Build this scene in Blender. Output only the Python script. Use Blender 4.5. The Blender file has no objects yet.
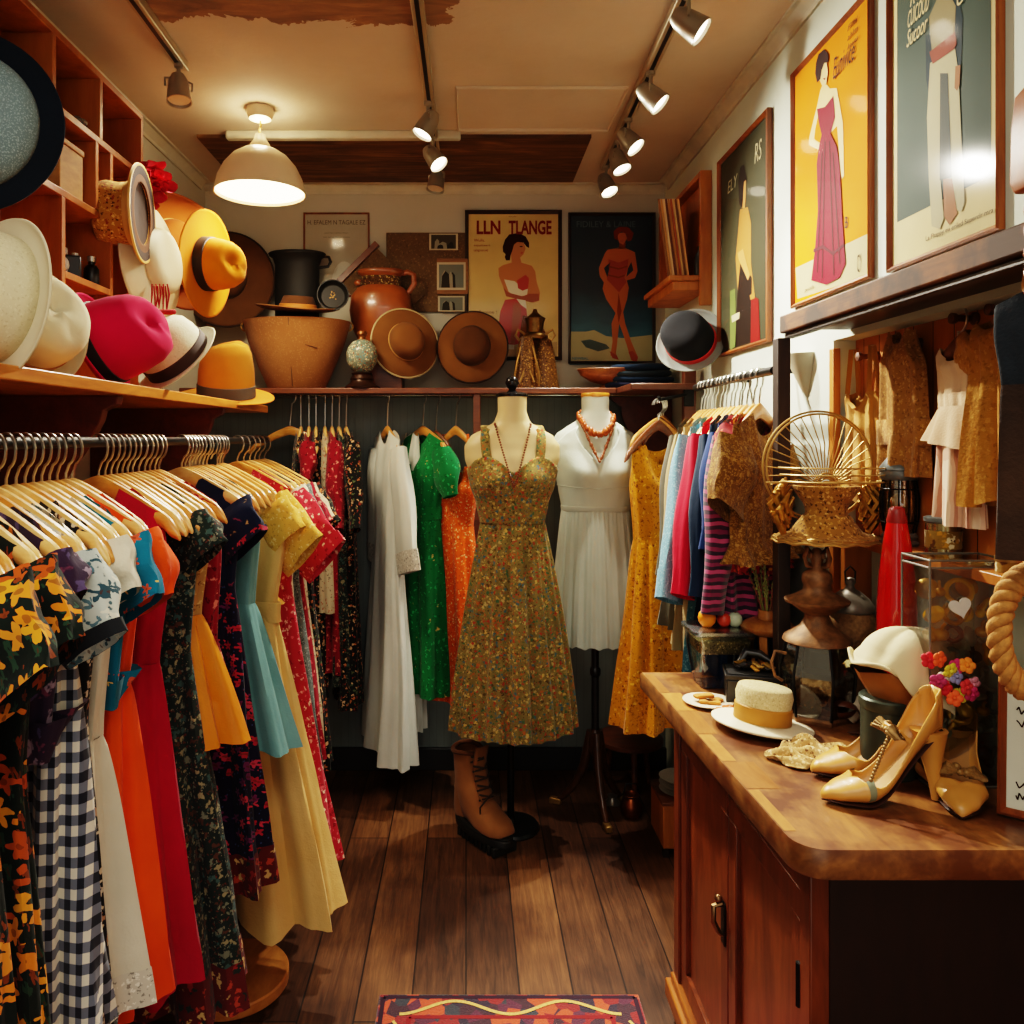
import bpy, bmesh, math, random
from mathutils import Vector, Matrix, Euler, noise
R = math.radians
PI = math.pi
rnd = random.Random(7)
scene = bpy.context.scene
COL = scene.collection
# camera model of the photograph: level camera at eye height 1.5 m looking along +Y
F, CX, CY, EYE = 800.0, 466.0, 438.0, 1.5
def at(px, py, Y):
    return Vector(((px - CX) * Y / F, Y, EYE - (py - CY) * Y / F))

cam_d = bpy.data.cameras.new('camera')
cam = bpy.data.objects.new('camera', cam_d)
COL.objects.link(cam)
cam.location = (0, 0, EYE)
cam.rotation_euler = (R(90), 0, 0)
cam_d.sensor_width = 36
cam_d.lens = 36 * F / 1024
cam_d.shift_x = (512 - CX) / 1024
cam_d.shift_y = -(512 - CY) / 1024
cam_d.clip_start = 0.05
scene.camera = cam

# ------------------------------------------------------------------ materials
def lin(c):
    if isinstance(c, str):
        c = c.lstrip('#')
        c = tuple(int(c[i:i + 2], 16) / 255 for i in (0, 2, 4))
    return tuple(x / 12.92 if x <= .04045 else ((x + .055) / 1.055) ** 2.4 for x in c[:3]) + (1.0,)

class NT:
    def __init__(s, name):
        s.m = bpy.data.materials.new(name)
        s.m.use_nodes = True
        s.t = s.m.node_tree
        s.b = s.t.nodes['Principled BSDF']
        s.out = s.t.nodes['Material Output']
    def n(s, typ, **kw):
        nd = s.t.nodes.new(typ)
        for k, v in kw.items():
            if k.startswith('i_'):
                nd.inputs[k[2:].replace('_', ' ')].default_value = v
            else:
                setattr(nd, k, v)
        return nd
    def l(s, a, b):
        s.t.links.new(a, b)
    def set(s, **kw):
        for k, v in kw.items():
            s.b.inputs[k.replace('_', ' ')].default_value = v
    def coord(s, scale=(1, 1, 1), rot=(0, 0, 0), loc=(0, 0, 0), kind='Object'):
        tc = s.n('ShaderNodeTexCoord')
        mp = s.n('ShaderNodeMapping')
        mp.inputs['Scale'].default_value = scale
        mp.inputs['Rotation'].default_value = rot
        mp.inputs['Location'].default_value = loc
        s.l(tc.outputs[kind], mp.inputs['Vector'])
        return mp.outputs['Vector']
    def noise(s, vec, scale=5, detail=3, rough=.5, dist=0):
        nd = s.n('ShaderNodeTexNoise')
        nd.inputs['Scale'].default_value = scale
        nd.inputs['Detail'].default_value = detail
        nd.inputs['Roughness'].default_value = rough
        nd.inputs['Distortion'].default_value = dist
        s.l(vec, nd.inputs['Vector'])
        return nd.outputs['Fac']
    def ramp(s, fac, stops, interp='LINEAR'):
        nd = s.n('ShaderNodeValToRGB')
        nd.color_ramp.interpolation = interp
        e = nd.color_ramp.elements
        while len(e) < len(stops):
            e.new(.5)
        for i, (p, c) in enumerate(stops):
            e[i].position = p
            e[i].color = lin(c)
        s.l(fac, nd.inputs['Fac'])
        return nd.outputs['Color']
    def math(s, op, a, b=None, clamp=False):
        nd = s.n('ShaderNodeMath', operation=op)
        nd.use_clamp = clamp
        for i, v in enumerate((a, b)):
            if v is None: continue
            if hasattr(v, 'node'): s.l(v, nd.inputs[i])
            else: nd.inputs[i].default_value = v
        return nd.outputs[0]
    def mix(s, fac, a, b, blend='MIX'):
        nd = s.n('ShaderNodeMix', data_type='RGBA', blend_type=blend)
        for sock, v in ((nd.inputs[0], fac), (nd.inputs[6], a), (nd.inputs[7], b)):
            if hasattr(v, 'node'): s.l(v, sock)
            elif isinstance(v, (int, float)): sock.default_value = v
            else: sock.default_value = lin(v)
        return nd.outputs[2]
    def bump(s, h, strength=.3, dist=.01):
        nd = s.n('ShaderNodeBump')
        nd.inputs['Strength'].default_value = strength
        nd.inputs['Distance'].default_value = dist
        s.l(h, nd.inputs['Height'])
        s.l(nd.outputs['Normal'], s.b.inputs['Normal'])
    def color(s, c):
        if hasattr(c, 'node'): s.l(c, s.b.inputs['Base Color'])
        else: s.b.inputs['Base Color'].default_value = lin(c)

_mc = {}
def plain(name, col, rough=.6, metal=0.0, var=.12, scale=14, bump=0.0, spec=.5, coat=0.0, sheen=0.0):
    """one colour broken up by soft noise"""
    if name in _mc: return _mc[name]
    t = NT(name)
    v = t.coord()
    f = t.noise(v, scale, 4)
    c = lin(col)
    d = t.n('ShaderNodeHueSaturation')
    d.inputs['Color'].default_value = c
    val = t.n('ShaderNodeMapRange')
    t.l(f, val.inputs['Value'])
    val.inputs['From Min'].default_value = .25
    val.inputs['From Max'].default_value = .75
    val.inputs['To Min'].default_value = 1 - var
    val.inputs['To Max'].default_value = 1 + var
    t.l(val.outputs[0], d.inputs['Value'])
    t.color(d.outputs['Color'])
    t.set(Roughness=rough, Metallic=metal, Coat_Weight=coat, Sheen_Weight=sheen)
    t.b.inputs['Specular IOR Level'].default_value = spec
    if bump:
        t.bump(t.noise(v, scale * 6, 4), bump, .004)
    _mc[name] = t.m
    return t.m

def wood(name, dark, light, scale=(1, 12, 12), rough=.45, coat=.1, stain=0.0, blotch=None):
    if name in _mc: return _mc[name]
    t = NT(name)
    v = t.coord(scale)
    f = t.noise(v, 3.0, 6, .6, 1.2)
    f2 = t.noise(t.coord(tuple(a * 6 for a in scale)), 3.0, 3, .6)
    ff = t.math('ADD', t.math('MULTIPLY', f, .75), t.math('MULTIPLY', f2, .25))
    c = t.ramp(ff, [(.32, dark), (.68, light)])
    if blotch:
        b = t.ramp(t.noise(t.coord(), 9, 4, .6), [(.45, '#000000'), (.6, '#ffffff')])
        c = t.mix(b, c, blotch, 'MIX')
    t.color(c)
    t.set(Roughness=rough, Coat_Weight=coat, Coat_Roughness=.25)
    t.bump(ff, .15, .003)
    _mc[name] = t.m
    return t.m

def fab(name, base, flowers=None, scale=40, size=.36, base2=None, scale2=None, size2=.3, flowers2=None, rough=.9, sheen=.08, weave=900, distort=.25, bump=.08, warp=0.0, petals=False):
    """cloth: plain or printed with scattered blobs"""
    if name in _mc: return _mc[name]
    t = NT(name)
    v = t.coord()
    n = t.noise(v, 7, 3)
    c = t.ramp(n, [(.3, base), (.7, base2 or base)])
    def spots(c, scale, size, cols, off):
        vv = t.coord((1, 1, 1), (off, off * .7, off * .3), (off, off, off))
        nz = t.n('ShaderNodeTexNoise'); nz.inputs['Scale'].default_value = scale * 1.6; nz.inputs['Detail'].default_value = 2
        t.l(vv, nz.inputs['Vector'])
        mx = t.n('ShaderNodeMix', data_type='VECTOR')
        mx.inputs[0].default_value = distort * 6 / scale
        t.l(vv, mx.inputs[4]); t.l(nz.outputs['Color'], mx.inputs[5])
        vo = t.n('ShaderNodeTexVoronoi', voronoi_dimensions='3D', feature='F1')
        vo.inputs['Scale'].default_value = scale
        t.l(mx.outputs[1], vo.inputs['Vector'])
        if petals and scale < 60:
            df = t.n('ShaderNodeVectorMath', operation='SUBTRACT'); t.l(mx.outputs[1], df.inputs[0]); t.l(vo.outputs['Position'], df.inputs[1])
            sx = t.n('ShaderNodeSeparateXYZ'); t.l(df.outputs[0], sx.inputs[0])
            sc0 = t.n('ShaderNodeSeparateColor'); t.l(vo.outputs['Color'], sc0.inputs[0])
            an = t.math('ARCTAN2', sx.outputs[2], sx.outputs[0])
            r_ = t.math('MULTIPLY', t.math('SQRT', t.math('ADD', t.math('POWER', sx.outputs[0], 2), t.math('POWER', sx.outputs[2], 2))), scale)
            lim = t.math('MULTIPLY', t.math('ADD', t.math('MULTIPLY', t.math('COSINE', t.math('ADD', t.math('MULTIPLY', an, 5), t.math('MULTIPLY', sc0.outputs[1], 6.28))), .3), .74), size * 1.15)
            m = t.math('MULTIPLY', t.math('LESS_THAN', r_, lim), t.math('LESS_THAN', vo.outputs['Distance'], .62))
            core = t.math('LESS_THAN', r_, size * .26)
        else:
            core = None
            m = t.ramp(vo.outputs['Distance'], [(max(size - .08, 0.01), '#ffffff'), (size + .02, '#000000')])
        sep = t.n('ShaderNodeSeparateColor'); t.l(vo.outputs['Color'], sep.inputs[0])
        k = len(cols)
        fc = t.ramp(sep.outputs[0], [(i / k, cols[i]) for i in range(k)], 'CONSTANT') if k > 1 else None
        fcol = fc if fc is not None else cols[0]
        if core is not None: fcol = t.mix(t.math('MULTIPLY', core, .6), fcol, '#5a2a10')
        return t.mix(m, c, fcol)
    if flowers2: c = spots(c, scale2 or scale * 2.2, size2, flowers2, 1.7)
    if flowers: c = spots(c, scale, size, flowers, .4)
    t.color(c)
    t.set(Roughness=rough, Sheen_Weight=sheen, Sheen_Roughness=.5)
    t.b.inputs['Specular IOR Level'].default_value = .25
    wv = t.noise(v, weave * .25, 2)
    cr = t.noise(v, 26, 3, .5, .6)
    t.bump(t.math('ADD', t.math('MULTIPLY', wv, .35), cr), bump * 2.2, .006)
    _mc[name] = t.m
    return t.m

def gingham(name, a, b, c, k=42):
    if name in _mc: return _mc[name]
    t = NT(name)
    tc = t.n('ShaderNodeTexCoord'); sp = t.n('ShaderNodeSeparateXYZ'); t.l(tc.outputs['Object'], sp.inputs[0])
    u = t.math('ADD', sp.outputs[0], t.math('MULTIPLY', sp.outputs[1], .8))
    s1 = t.math('GREATER_THAN', t.math('FRACT', t.math('MULTIPLY', u, k)), .5)
    s2 = t.math('GREATER_THAN', t.math('FRACT', t.math('MULTIPLY', sp.outputs[2], k * .8)), .5)
    s = t.math('MULTIPLY', t.math('ADD', s1, s2), .5)
    t.color(t.ramp(s, [(0, a), (.34, b), (.8, c)], 'CONSTANT'))
    t.set(Roughness=.9, Sheen_Weight=.2)
    t.bump(t.noise(t.coord(), 30, 3), .15, .005)
    _mc[name] = t.m
    return t.m

def stripes(name, cols, k=60, axis=2, rough=.85):
    if name in _mc: return _mc[name]
    t = NT(name)
    tc = t.n('ShaderNodeTexCoord'); sp = t.n('ShaderNodeSeparateXYZ'); t.l(tc.outputs['Object'], sp.inputs[0])
    w = t.math('FRACT', t.math('MULTIPLY', t.math('ADD', sp.outputs[axis], t.math('MULTIPLY', t.noise(t.coord(), 8), .03)), k))
    n = len(cols)
    t.color(t.ramp(w, [(i / n, cols[i]) for i in range(n)], 'CONSTANT'))
    t.set(Roughness=rough, Sheen_Weight=.2)
    _mc[name] = t.m
    return t.m

def glass(name, tint='#ffffff', rough=.05, alpha=.16):
    """thin clear sheet: mostly see-through with a glossy face"""
    if name in _mc: return _mc[name]
    t = NT(name)
    tr = t.n('ShaderNodeBsdfTransparent'); tr.inputs[0].default_value = lin(tint)
    gl = t.n('ShaderNodeBsdfGlossy'); gl.inputs[0].default_value = lin('#ffffff'); gl.inputs['Roughness'].default_value = rough
    fr = t.n('ShaderNodeFresnel'); fr.inputs[0].default_value = 1.18 if name == 'picture_glass' else 1.45
    f = t.math('ADD', fr.outputs[0], (.012 if name == 'picture_glass' else alpha * .3), True)
    mx = t.n('ShaderNodeMixShader')
    if name == 'picture_glass': f = t.math('MULTIPLY', f, .4)
    t.l(f, mx.inputs[0]); t.l(tr.outputs[0], mx.inputs[1]); t.l(gl.outputs[0], mx.inputs[2])
    t.l(mx.outputs[0], t.out.inputs['Surface'])
    _mc[name] = t.m
    return t.m

def glow(name, col, strength):
    if name in _mc: return _mc[name]
    t = NT(name)
    t.color(col)
    t.b.inputs['Emission Color'].default_value = lin(col)
    t.set(Emission_Strength=strength, Roughness=.5)
    _mc[name] = t.m
    return t.m

# ------------------------------------------------------------------ mesh builder
class MB:
    def __init__(s, M=None):
        s.v, s.f, s.mi = [], [], []
        s.M = M or Matrix()
    def add(s, verts, faces, mi=0):
        o = len(s.v)
        s.v += [s.M @ Vector(p) for p in verts]
        for f in faces:
            s.f.append(tuple(i + o for i in f)); s.mi.append(mi)
        return s
    def box(s, x0, x1, y0, y1, z0, z1, mi=0):
        v = [(x, y, z) for z in (z0, z1) for y in (y0, y1) for x in (x0, x1)]
        return s.add(v, [(0, 2, 3, 1), (4, 5, 7, 6), (0, 1, 5, 4), (2, 6, 7, 3), (0, 4, 6, 2), (1, 3, 7, 5)], mi)
    def loft(s, rings, cap0=False, cap1=False, ring_closed=True, mi=0, closed=False):
        n = len(rings[0]); v = [p for r in rings for p in r]; f = []
        m = len(rings)
        for j in range(m if closed else m - 1):
            a, b = j * n, ((j + 1) % m) * n
            for i in range(n if ring_closed else n - 1):
                k = (i + 1) % n
                f.append((a + i, a + k, b + k, b + i))
        if cap0: f.append(tuple(reversed(range(n))))
        if cap1: f.append(tuple(range((m - 1) * n, m * n)))
        return s.add(v, f, mi)
    def lathe(s, prof, n=32, sx=1, sy=1, c=(0, 0, 0), cap0=True, cap1=True, mi=0):
        rings = [[(c[0] + r * sx * math.cos(2 * PI * i / n), c[1] + r * sy * math.sin(2 * PI * i / n), c[2] + z) for i in range(n)] for r, z in prof]
        return s.loft(rings, cap0, cap1, mi=mi)
    def tube(s, pts, r, n=8, closed=False, mi=0, flat=1.0, cap=True):
        pts = [Vector(p) for p in pts]; m = len(pts)
        rr = r if isinstance(r, (list, tuple)) else [r] * m
        rings = []; up = None
        for i in range(m):
            a = pts[(i - 1) % m] if closed or i > 0 else pts[i]
            b = pts[(i + 1) % m] if closed or i < m - 1 else pts[i]
            t = (b - a)
            if t.length < 1e-9: t = Vector((0, 0, 1))
            t.normalize()
            if up is None:
                up = Vector((0, 0, 1)) if abs(t.z) < .9 else Vector((0, 1, 0))
            x = up - t * up.dot(t)
            if x.length < 1e-6: x = t.orthogonal()
            x.normalize(); y = t.cross(x); up = x
            rings.append([pts[i] + x * (rr[i] * (1 if flat > 0 else -flat) * math.cos(2 * PI * k / n)) + y * (rr[i] * max(flat, 0 if flat > 0 else 1) * math.sin(2 * PI * k / n)) for k in range(n)])
        return s.loft(rings, cap and not closed, cap and not closed, mi=mi, closed=closed)
    def ball(s, c, r, n=16, sc=(1, 1, 1), mi=0):
        m = max(6, n // 2)
        prof = [(max(1e-4, r * math.sin(PI * j / m)), -r * math.cos(PI * j / m)) for j in range(m + 1)]
        rings = [[(c[0] + q * sc[0] * math.cos(2 * PI * i / n), c[1] + q * sc[1] * math.sin(2 * PI * i / n), c[2] + z * sc[2]) for i in range(n)] for q, z in prof]
        return s.loft(rings, True, True, mi=mi)
    def prism(s, pts, y0, y1, mi=0):
        """outline in the x-z plane pushed from y0 to y1"""
        n = len(pts)
        v = [(x, y0, z) for x, z in pts] + [(x, y1, z) for x, z in pts]
        f = [tuple(range(n)), tuple(reversed(range(n, 2 * n)))]
        f += [(i, i + n, (i + 1) % n + n, (i + 1) % n) for i in range(n)]
        return s.add(v, f, mi)
    def flat(s, pts, y=0.0, mi=0):
        return s.add([(x, y, z) for x, z in pts], [tuple(range(len(pts)))], mi)
    def build(s, name, mats, parent=None, smooth=40, bevel=0, solid=0, sub=0, recalc=True, seg=2, weld=0):
        me = bpy.data.meshes.new(name)
        me.from_pydata([tuple(p) for p in s.v], [], s.f)
        if not isinstance(mats, (list, tuple)): mats = [mats]
        for m in mats: me.materials.append(m)
        me.polygons.foreach_set('material_index', s.mi)
        if recalc:
            bm = bmesh.new(); bm.from_mesh(me)
            if weld: bmesh.ops.remove_doubles(bm, verts=bm.verts, dist=weld)
            bmesh.ops.recalc_face_normals(bm, faces=bm.faces)
            bm.to_mesh(me); bm.free()
        if smooth:
            me.polygons.foreach_set('use_smooth', [True] * len(me.polygons))
            me.set_sharp_from_angle(angle=R(smooth))
        o = bpy.data.objects.new(name, me)
        COL.objects.link(o)
        if parent is not None: o.parent = parent
        if solid:
            md = o.modifiers.new('solid', 'SOLIDIFY'); md.thickness = solid; md.offset = 0
        if bevel:
            md = o.modifiers.new('bevel', 'BEVEL'); md.width = bevel; md.segments = seg; md.limit_method = 'ANGLE'; md.angle_limit = R(50)
        if sub:
            md = o.modifiers.new('sub', 'SUBSURF'); md.levels = sub; md.render_levels = sub
        me.update()
        return o

def tag(o, label, cat, group=None, kind=None):
    o['label'] = label; o['category'] = cat
    if group: o['group'] = group
    if kind: o['kind'] = kind
    return o
def thing(name, label, cat, loc=(0, 0, 0), rot=(0, 0, 0), group=None, M=None):
    o = bpy.data.objects.new(name, None); COL.objects.link(o)
    o.empty_display_size = .05
    if M is not None: o.matrix_world = M
    else:
        o.location = loc; o.rotation_euler = rot
    return tag(o, label, cat, group)
def struct(o, label=None):
    o['kind'] = 'structure'
    if label: o['label'] = label
    return o
def part_label(o, s):
    o['label'] = s
    return o
def dup(root, M=None, label=None, group=None):
    r = root.copy(); COL.objects.link(r)
    if M is not None: r.matrix_world = M
    if label: r['label'] = label
    if group: r['group'] = group
    for ch in root.children:
        c = ch.copy(); COL.objects.link(c); c.parent = r
        for g in ch.children:
            d = g.copy(); COL.objects.link(d); d.parent = c
    return r
def axis_M(loc, z, roll=0.0, x=None):
    """matrix whose local +Z points along z"""
    z = Vector(z).normalized()
    q = z.to_track_quat('Z', 'Y')
    return Matrix.Translation(loc) @ q.to_matrix().to_4x4() @ Matrix.Rotation(roll, 4, 'Z')
def interp(tab, t):
    """piecewise-smooth lookup in a table of (t, a, b, ...) rows"""
    if t <= tab[0][0]: return tab[0][1:]
    for a, b in zip(tab, tab[1:]):
        if t <= b[0]:
            k = (t - a[0]) / (b[0] - a[0])
            k = k * k * (3 - 2 * k) * .5 + k * .5
            return tuple(p + (q - p) * k for p, q in zip(a[1:], b[1:]))
    return tab[-1][1:]

_txt = {}
def text_faces(body, size=1.0, shear=0.0, bold=0.0, spacing=1.0):
    """letter outlines as (verts2d, faces), left end at 0, baseline at 0"""
    cu = bpy.data.curves.new('t', 'FONT')
    cu.body = body; cu.size = size; cu.shear = shear; cu.offset = bold; cu.space_character = spacing
    cu.resolution_u = 3
    ob = bpy.data.objects.new('t', cu); COL.objects.link(ob)
    bpy.context.view_layer.update()
    dg = bpy.context.evaluated_depsgraph_get()
    ev = ob.evaluated_get(dg); me = ev.to_mesh()
    vs = [(v.co.x, v.co.y) for v in me.vertices]; fs = [tuple(p.vertices) for p in me.polygons]
    ev.to_mesh_clear()
    bpy.data.objects.remove(ob); bpy.data.curves.remove(cu)
    return vs, fs
def put_text(mb, body, x, z, w=None, h=None, y=0.0, mi=0, shear=0.0, bold=0.0, spacing=1.0, tilt=0.0):
    """write body into mb with its lower-left corner at (x, z), stretched to w x h"""
    vs, fs = text_faces(body, 1.0, shear, bold, spacing)
    if not vs: return
    x0 = min(a for a, b in vs); x1 = max(a for a, b in vs); z0 = min(b for a, b in vs); z1 = max(b for a, b in vs)
    kz = h / (z1 - z0); kx = w / (x1 - x0) if w else kz
    ca, sa = math.cos(tilt), math.sin(tilt)
    out = []
    for a, b in vs:
        u, v = (a - x0) * kx, (b - z0) * kz
        out.append((x + u * ca - v * sa, y, z + u * sa + v * ca))
    mb.add(out, fs, mi)
# ------------------------------------------------------------------ room
XL, XR, YB, H, YF = -1.186, .905, 3.64, 2.65, -1.3
NX, NY, NZ = .96, 1.97, 1.74            # alcove in the right wall: back plane, far jamb, top

def wall_mat(name, col, col2, rough=.75):
    t = NT(name)
    v = t.coord()
    f = t.noise(v, 1.6, 5, .6)
    t.color(t.ramp(f, [(.3, col), (.7, col2)]))
    t.set(Roughness=rough)
    t.bump(t.noise(v, 40, 5, .6), .18, .004)
    return t.m
M_wall = wall_mat('plaster_wall', '#c6ccbc', '#b8bfb0')
M_wall_b = wall_mat('plaster_wall_back', '#b9b3a2', '#aaa594')
def floor_mat():
    t = NT('floor_planks')
    v = t.coord((1, 1, 1), (0, 0, R(90)))
    br = t.n('ShaderNodeTexBrick')
    br.offset = .37; br.squash = 1
    br.inputs['Scale'].default_value = 1
    br.inputs['Brick Width'].default_value = 1.5
    br.inputs['Row Height'].default_value = .145
    br.inputs['Mortar Size'].default_value = .0025
    br.inputs['Mortar Smooth'].default_value = .2
    br.inputs['Color1'].default_value = (0, 0, 0, 1)
    br.inputs['Color2'].default_value = (1, 1, 1, 1)
    br.inputs['Mortar'].default_value = (0, 0, 0, 1)
    t.l(v, br.inputs['Vector'])
    g = t.noise(t.coord((22, 1.6, 1)), 2.4, 7, .65, 1.0)
    g2 = t.noise(t.coord((90, 5, 1)), 2.0, 4, .7)
    tone = t.math('ADD', t.math('MULTIPLY', g, .6), t.math('ADD', t.math('MULTIPLY', g2, .22), t.math('MULTIPLY', br.outputs['Color'], .2)))
    c = t.ramp(tone, [(.28, '#352013'), (.5, '#66442c'), (.75, '#956841')])
    blot = t.ramp(t.noise(t.coord(), 2.2, 4), [(.4, '#8d7a6d'), (.65, '#ffffff')])
    c = t.mix(.8, c, blot, 'MULTIPLY')
    c = t.mix(t.math('MULTIPLY', br.outputs['Fac'], .85), c, '#140b06')
    t.color(c)
    t.set(Roughness=.5)
    t.b.inputs['Specular IOR Level'].default_value = .35
    t.bump(t.math('SUBTRACT', tone, br.outputs['Fac']), .25, .003)
    return t.m
M_floor = floor_mat()
def ceil_mat():
    t = NT('stained_ceiling')
    v = t.coord()
    sp = t.n('ShaderNodeSeparateXYZ'); t.l(v, sp.inputs[0])
    base = t.ramp(t.noise(v, 2.2, 5, .6), [(.3, '#b4a58e'), (.7, '#c3b49e')])
    nz = t.noise(v, 5, 6, .65, .8)
    # old water stain near the front, left of the middle track
    yy = t.math('ADD', sp.outputs[1], t.math('MULTIPLY', t.math('SUBTRACT', nz, .5), .28))
    m1 = t.math('LESS_THAN', yy, 2.215)
    xx = t.math('ADD', sp.outputs[0], t.math('MULTIPLY', t.math('SUBTRACT', nz, .5), .2))
    m2 = t.math('LESS_THAN', xx, -.03)
    m3 = t.math('GREATER_THAN', xx, -.9)
    m = t.math('MULTIPLY', t.math('MULTIPLY', m1, m2), m3)
    st = t.ramp(t.noise(t.coord((1.5, 5, 1)), 3, 6, .65, 1), [(.3, '#4f2f13'), (.55, '#80552a'), (.75, '#a77e4a')])
    t.color(t.mix(t.math('MULTIPLY', m, .85), base, st))
    t.set(Roughness=.85)
    t.bump(t.noise(v, 24, 5, .6), .3, .006)
    return t.m
M_ceil = ceil_mat()
M_trim = plain('painted_trim', '#b9b29c', .6)
M_dark = plain('dark_trim', '#1d1a18', .5)
M_orange_wood = wood('orange_wood', '#8f4d17', '#c17a30', (3, 3, .5), .45, .15)
M_bookcase = wood('bookcase_wood', '#8a4716', '#b96f27', (3, 3, .5), .45, .15)
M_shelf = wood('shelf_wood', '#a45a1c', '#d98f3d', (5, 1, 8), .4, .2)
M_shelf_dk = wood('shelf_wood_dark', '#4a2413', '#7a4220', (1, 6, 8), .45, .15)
M_beam = wood('beam_wood', '#5a3518', '#8a5528', (10, 1, 10), .75, 0, blotch='#442a14')
M_post = wood('post_wood', '#241710', '#3c2a1e', (10, 10, 1), .5, .1)
M_gold_frame = wood('frame_wood', '#5f2d10', '#9a5420', (8, 8, 1), .35, .3)
M_frame_dk = wood('frame_dark', '#1d110b', '#3a2215', (8, 8, 1), .4, .2)
M_steel = plain('steel_wire', '#b9b6ae', .28, 1.0, .05)
M_chrome = plain('chrome', '#cfcfca', .18, 1.0, .03)
M_iron = plain('dark_iron', '#2b2a29', .4, .9, .1)
M_brass = plain('aged_brass', '#9a7640', .38, .6, .25, 30)
M_black = plain('black_enamel', '#141414', .35, 0, .1)

struct(MB().box(XL, 1.05, YF, YB, -.05, 0).build('floor', M_floor))
struct(MB().box(XL - .05, 1.05, YF, YB + .05, H, H + .05).build('ceiling', M_ceil))
struct(MB().box(XL - .05, XL, YF, YB + .05, 0, H).build('wall_left', M_wall_b))
struct(MB().box(XL - .05, 1.05, YB, YB + .05, 0, H).build('wall_back', M_wall_b))
struct(MB().box(XR, 1.05, NY, YB, 0, H).box(XR, 1.05, YF, NY, NZ, H).build('wall_right', M_wall))
def panel_mat(name, dark, light, k, axis, gap='#2a1206'):
    t = NT(name)
    v = t.coord((2.5, 2.5, .5))
    f = t.noise(v, 3, 6, .6, .8)
    c = t.ramp(f, [(.3, dark), (.7, light)])
    sp = t.n('ShaderNodeSeparateXYZ'); t.l(t.coord(), sp.inputs[0])
    g = t.math('LESS_THAN', t.math('FRACT', t.math('MULTIPLY', sp.outputs[axis], k)), .04)
    t.color(t.mix(g, c, gap))
    t.set(Roughness=.5)
    t.bump(t.math('MULTIPLY', g, -1), .4, .003)
    return t.m
struct(MB().box(NX, 1.04, YF, NY, 0, NZ).build('wall_alcove', panel_mat('alcove_boards', '#9a5418', '#c27a2c', 14, 1)))
# grey-blue boarded panel under the back shelf
struct(MB().box(XL + .002, XR - .002, YB - .014, YB - .002, .1, 1.69).build('trim_1', panel_mat('grey_boards', '#77807c', '#666f6d', 30, 0, '#59615f')))
struct(MB().box(XL, XR, YB - .034, YB, 0, .1).build('baseboard_back', M_dark, bevel=.004))
struct(MB().box(XL, XL + .018, YF, YB - .034, 0, .1).build('baseboard_left', M_dark, bevel=.004))
# cornices: a stepped cove profile run along each wall
def cornice(name, a, b, inward):
    a, b, n = Vector(a), Vector(b), Vector(inward)
    prof = [(0, -.042), (.008, -.042), (.009, -.03), (.018, -.018), (.03, -.009), (.042, -.008), (.042, 0), (0, 0)]
    rings = [[p + n * u + Vector((0, 0, w)) for u, w in prof] for p in (a, b)]
    struct(MB().loft(rings, True, True).build(name, M_trim, smooth=30))
cornice('trim_2', (XL + .0, YB, H), (XR, YB, H), (0, -1, 0))
cornice('trim_3', (XL, YF, H), (XL, YB - .07, H), (1, 0, 0))
cornice('trim_4', (XR, YF, H), (XR, YB - .07, H), (-1, 0, 0))
# brown stained board let into the ceiling at the back, with a pale bead in front of it
t = NT('stained_board')
f = t.noise(t.coord((1.2, 9, 1)), 2.5, 6, .65, 1.2)
t.color(t.ramp(f, [(.3, '#3a2410'), (.5, '#5c3c1b'), (.7, '#8a6330')])); t.set(Roughness=.6)
struct(MB().box(-1.02, .475, 3.03, 3.56, H - .012, H + .004).build('trim_5', t.m))
struct(MB().box(-.9, -.02, 2.985, 3.025, H - .03, H + .002).build('trim_6', M_trim, bevel=.008))
# faint rectangular bead on the ceiling plaster
rect = [(-.03, 2.62), (.53, 2.62), (.53, 2.98), (-.03, 2.98)]
struct(MB().tube([(x, y, H) for x, y in rect], .008, 6, closed=True).build('trim_7', M_ceil))

# ------------------------------------------------------------------ lamps
def lamp(name, typ, loc, energy, col, rot=None, **kw):
    d = bpy.data.lights.new(name, typ)
    d.energy = energy; d.color = col
    for k, v in kw.items(): setattr(d, k, v)
    o = bpy.data.objects.new(name, d); COL.objects.link(o)
    o.location = loc
    if rot is not None: o.rotation_euler = rot
    return o
def aim(o, target):
    d = Vector(target) - o.location
    o.rotation_euler = d.to_track_quat('-Z', 'Y').to_euler()
WARM = (1.0, .83, .60)
# pendant
PX, PY = -.718, 2.79
pend = thing('pendant_lamp', 'cream enamel dome pendant lamp glowing below the ceiling above the hats', 'lamp', (PX, PY, 0))
M_cream_en = plain('cream_enamel', '#dccbac', .35, 0, .05)
MB().lathe([(.0, 2.65), (.045, 2.65), (.046, 2.63), (.038, 2.612), (.012, 2.606), (0, 2.606)], 32, cap0=False, cap1=False).build('ceiling_rose', M_cream_en, pend)
MB().tube([(0, 0, 2.61), (.002, 0, 2.59), (-.002, 0, 2.57), (0, 0, 2.545)], .004, 8).build('cord', M_brass, pend)
MB().lathe([(.0, 2.56), (.018, 2.558), (.022, 2.54), (.034, 2.522), (.036, 2.505)], 32, cap0=False).build('lamp_holder', M_cream_en, pend)
MB().lathe([(.034, 2.508), (.06, 2.502), (.095, 2.48), (.125, 2.445), (.145, 2.405), (.155, 2.36), (.157, 2.352), (.153, 2.352), (.142, 2.403), (.122, 2.441), (.092, 2.475), (.058, 2.497), (.034, 2.502)], 48, cap0=False, cap1=False).build('lamp_shade', M_cream_en, pend)
MB().lathe([(.0, 2.37), (.05, 2.366), (.152, 2.362)], 40, cap0=False, cap1=False).build('diffuser', glow('pendant_glow', '#ffe2ae', 9), pend)
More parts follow.
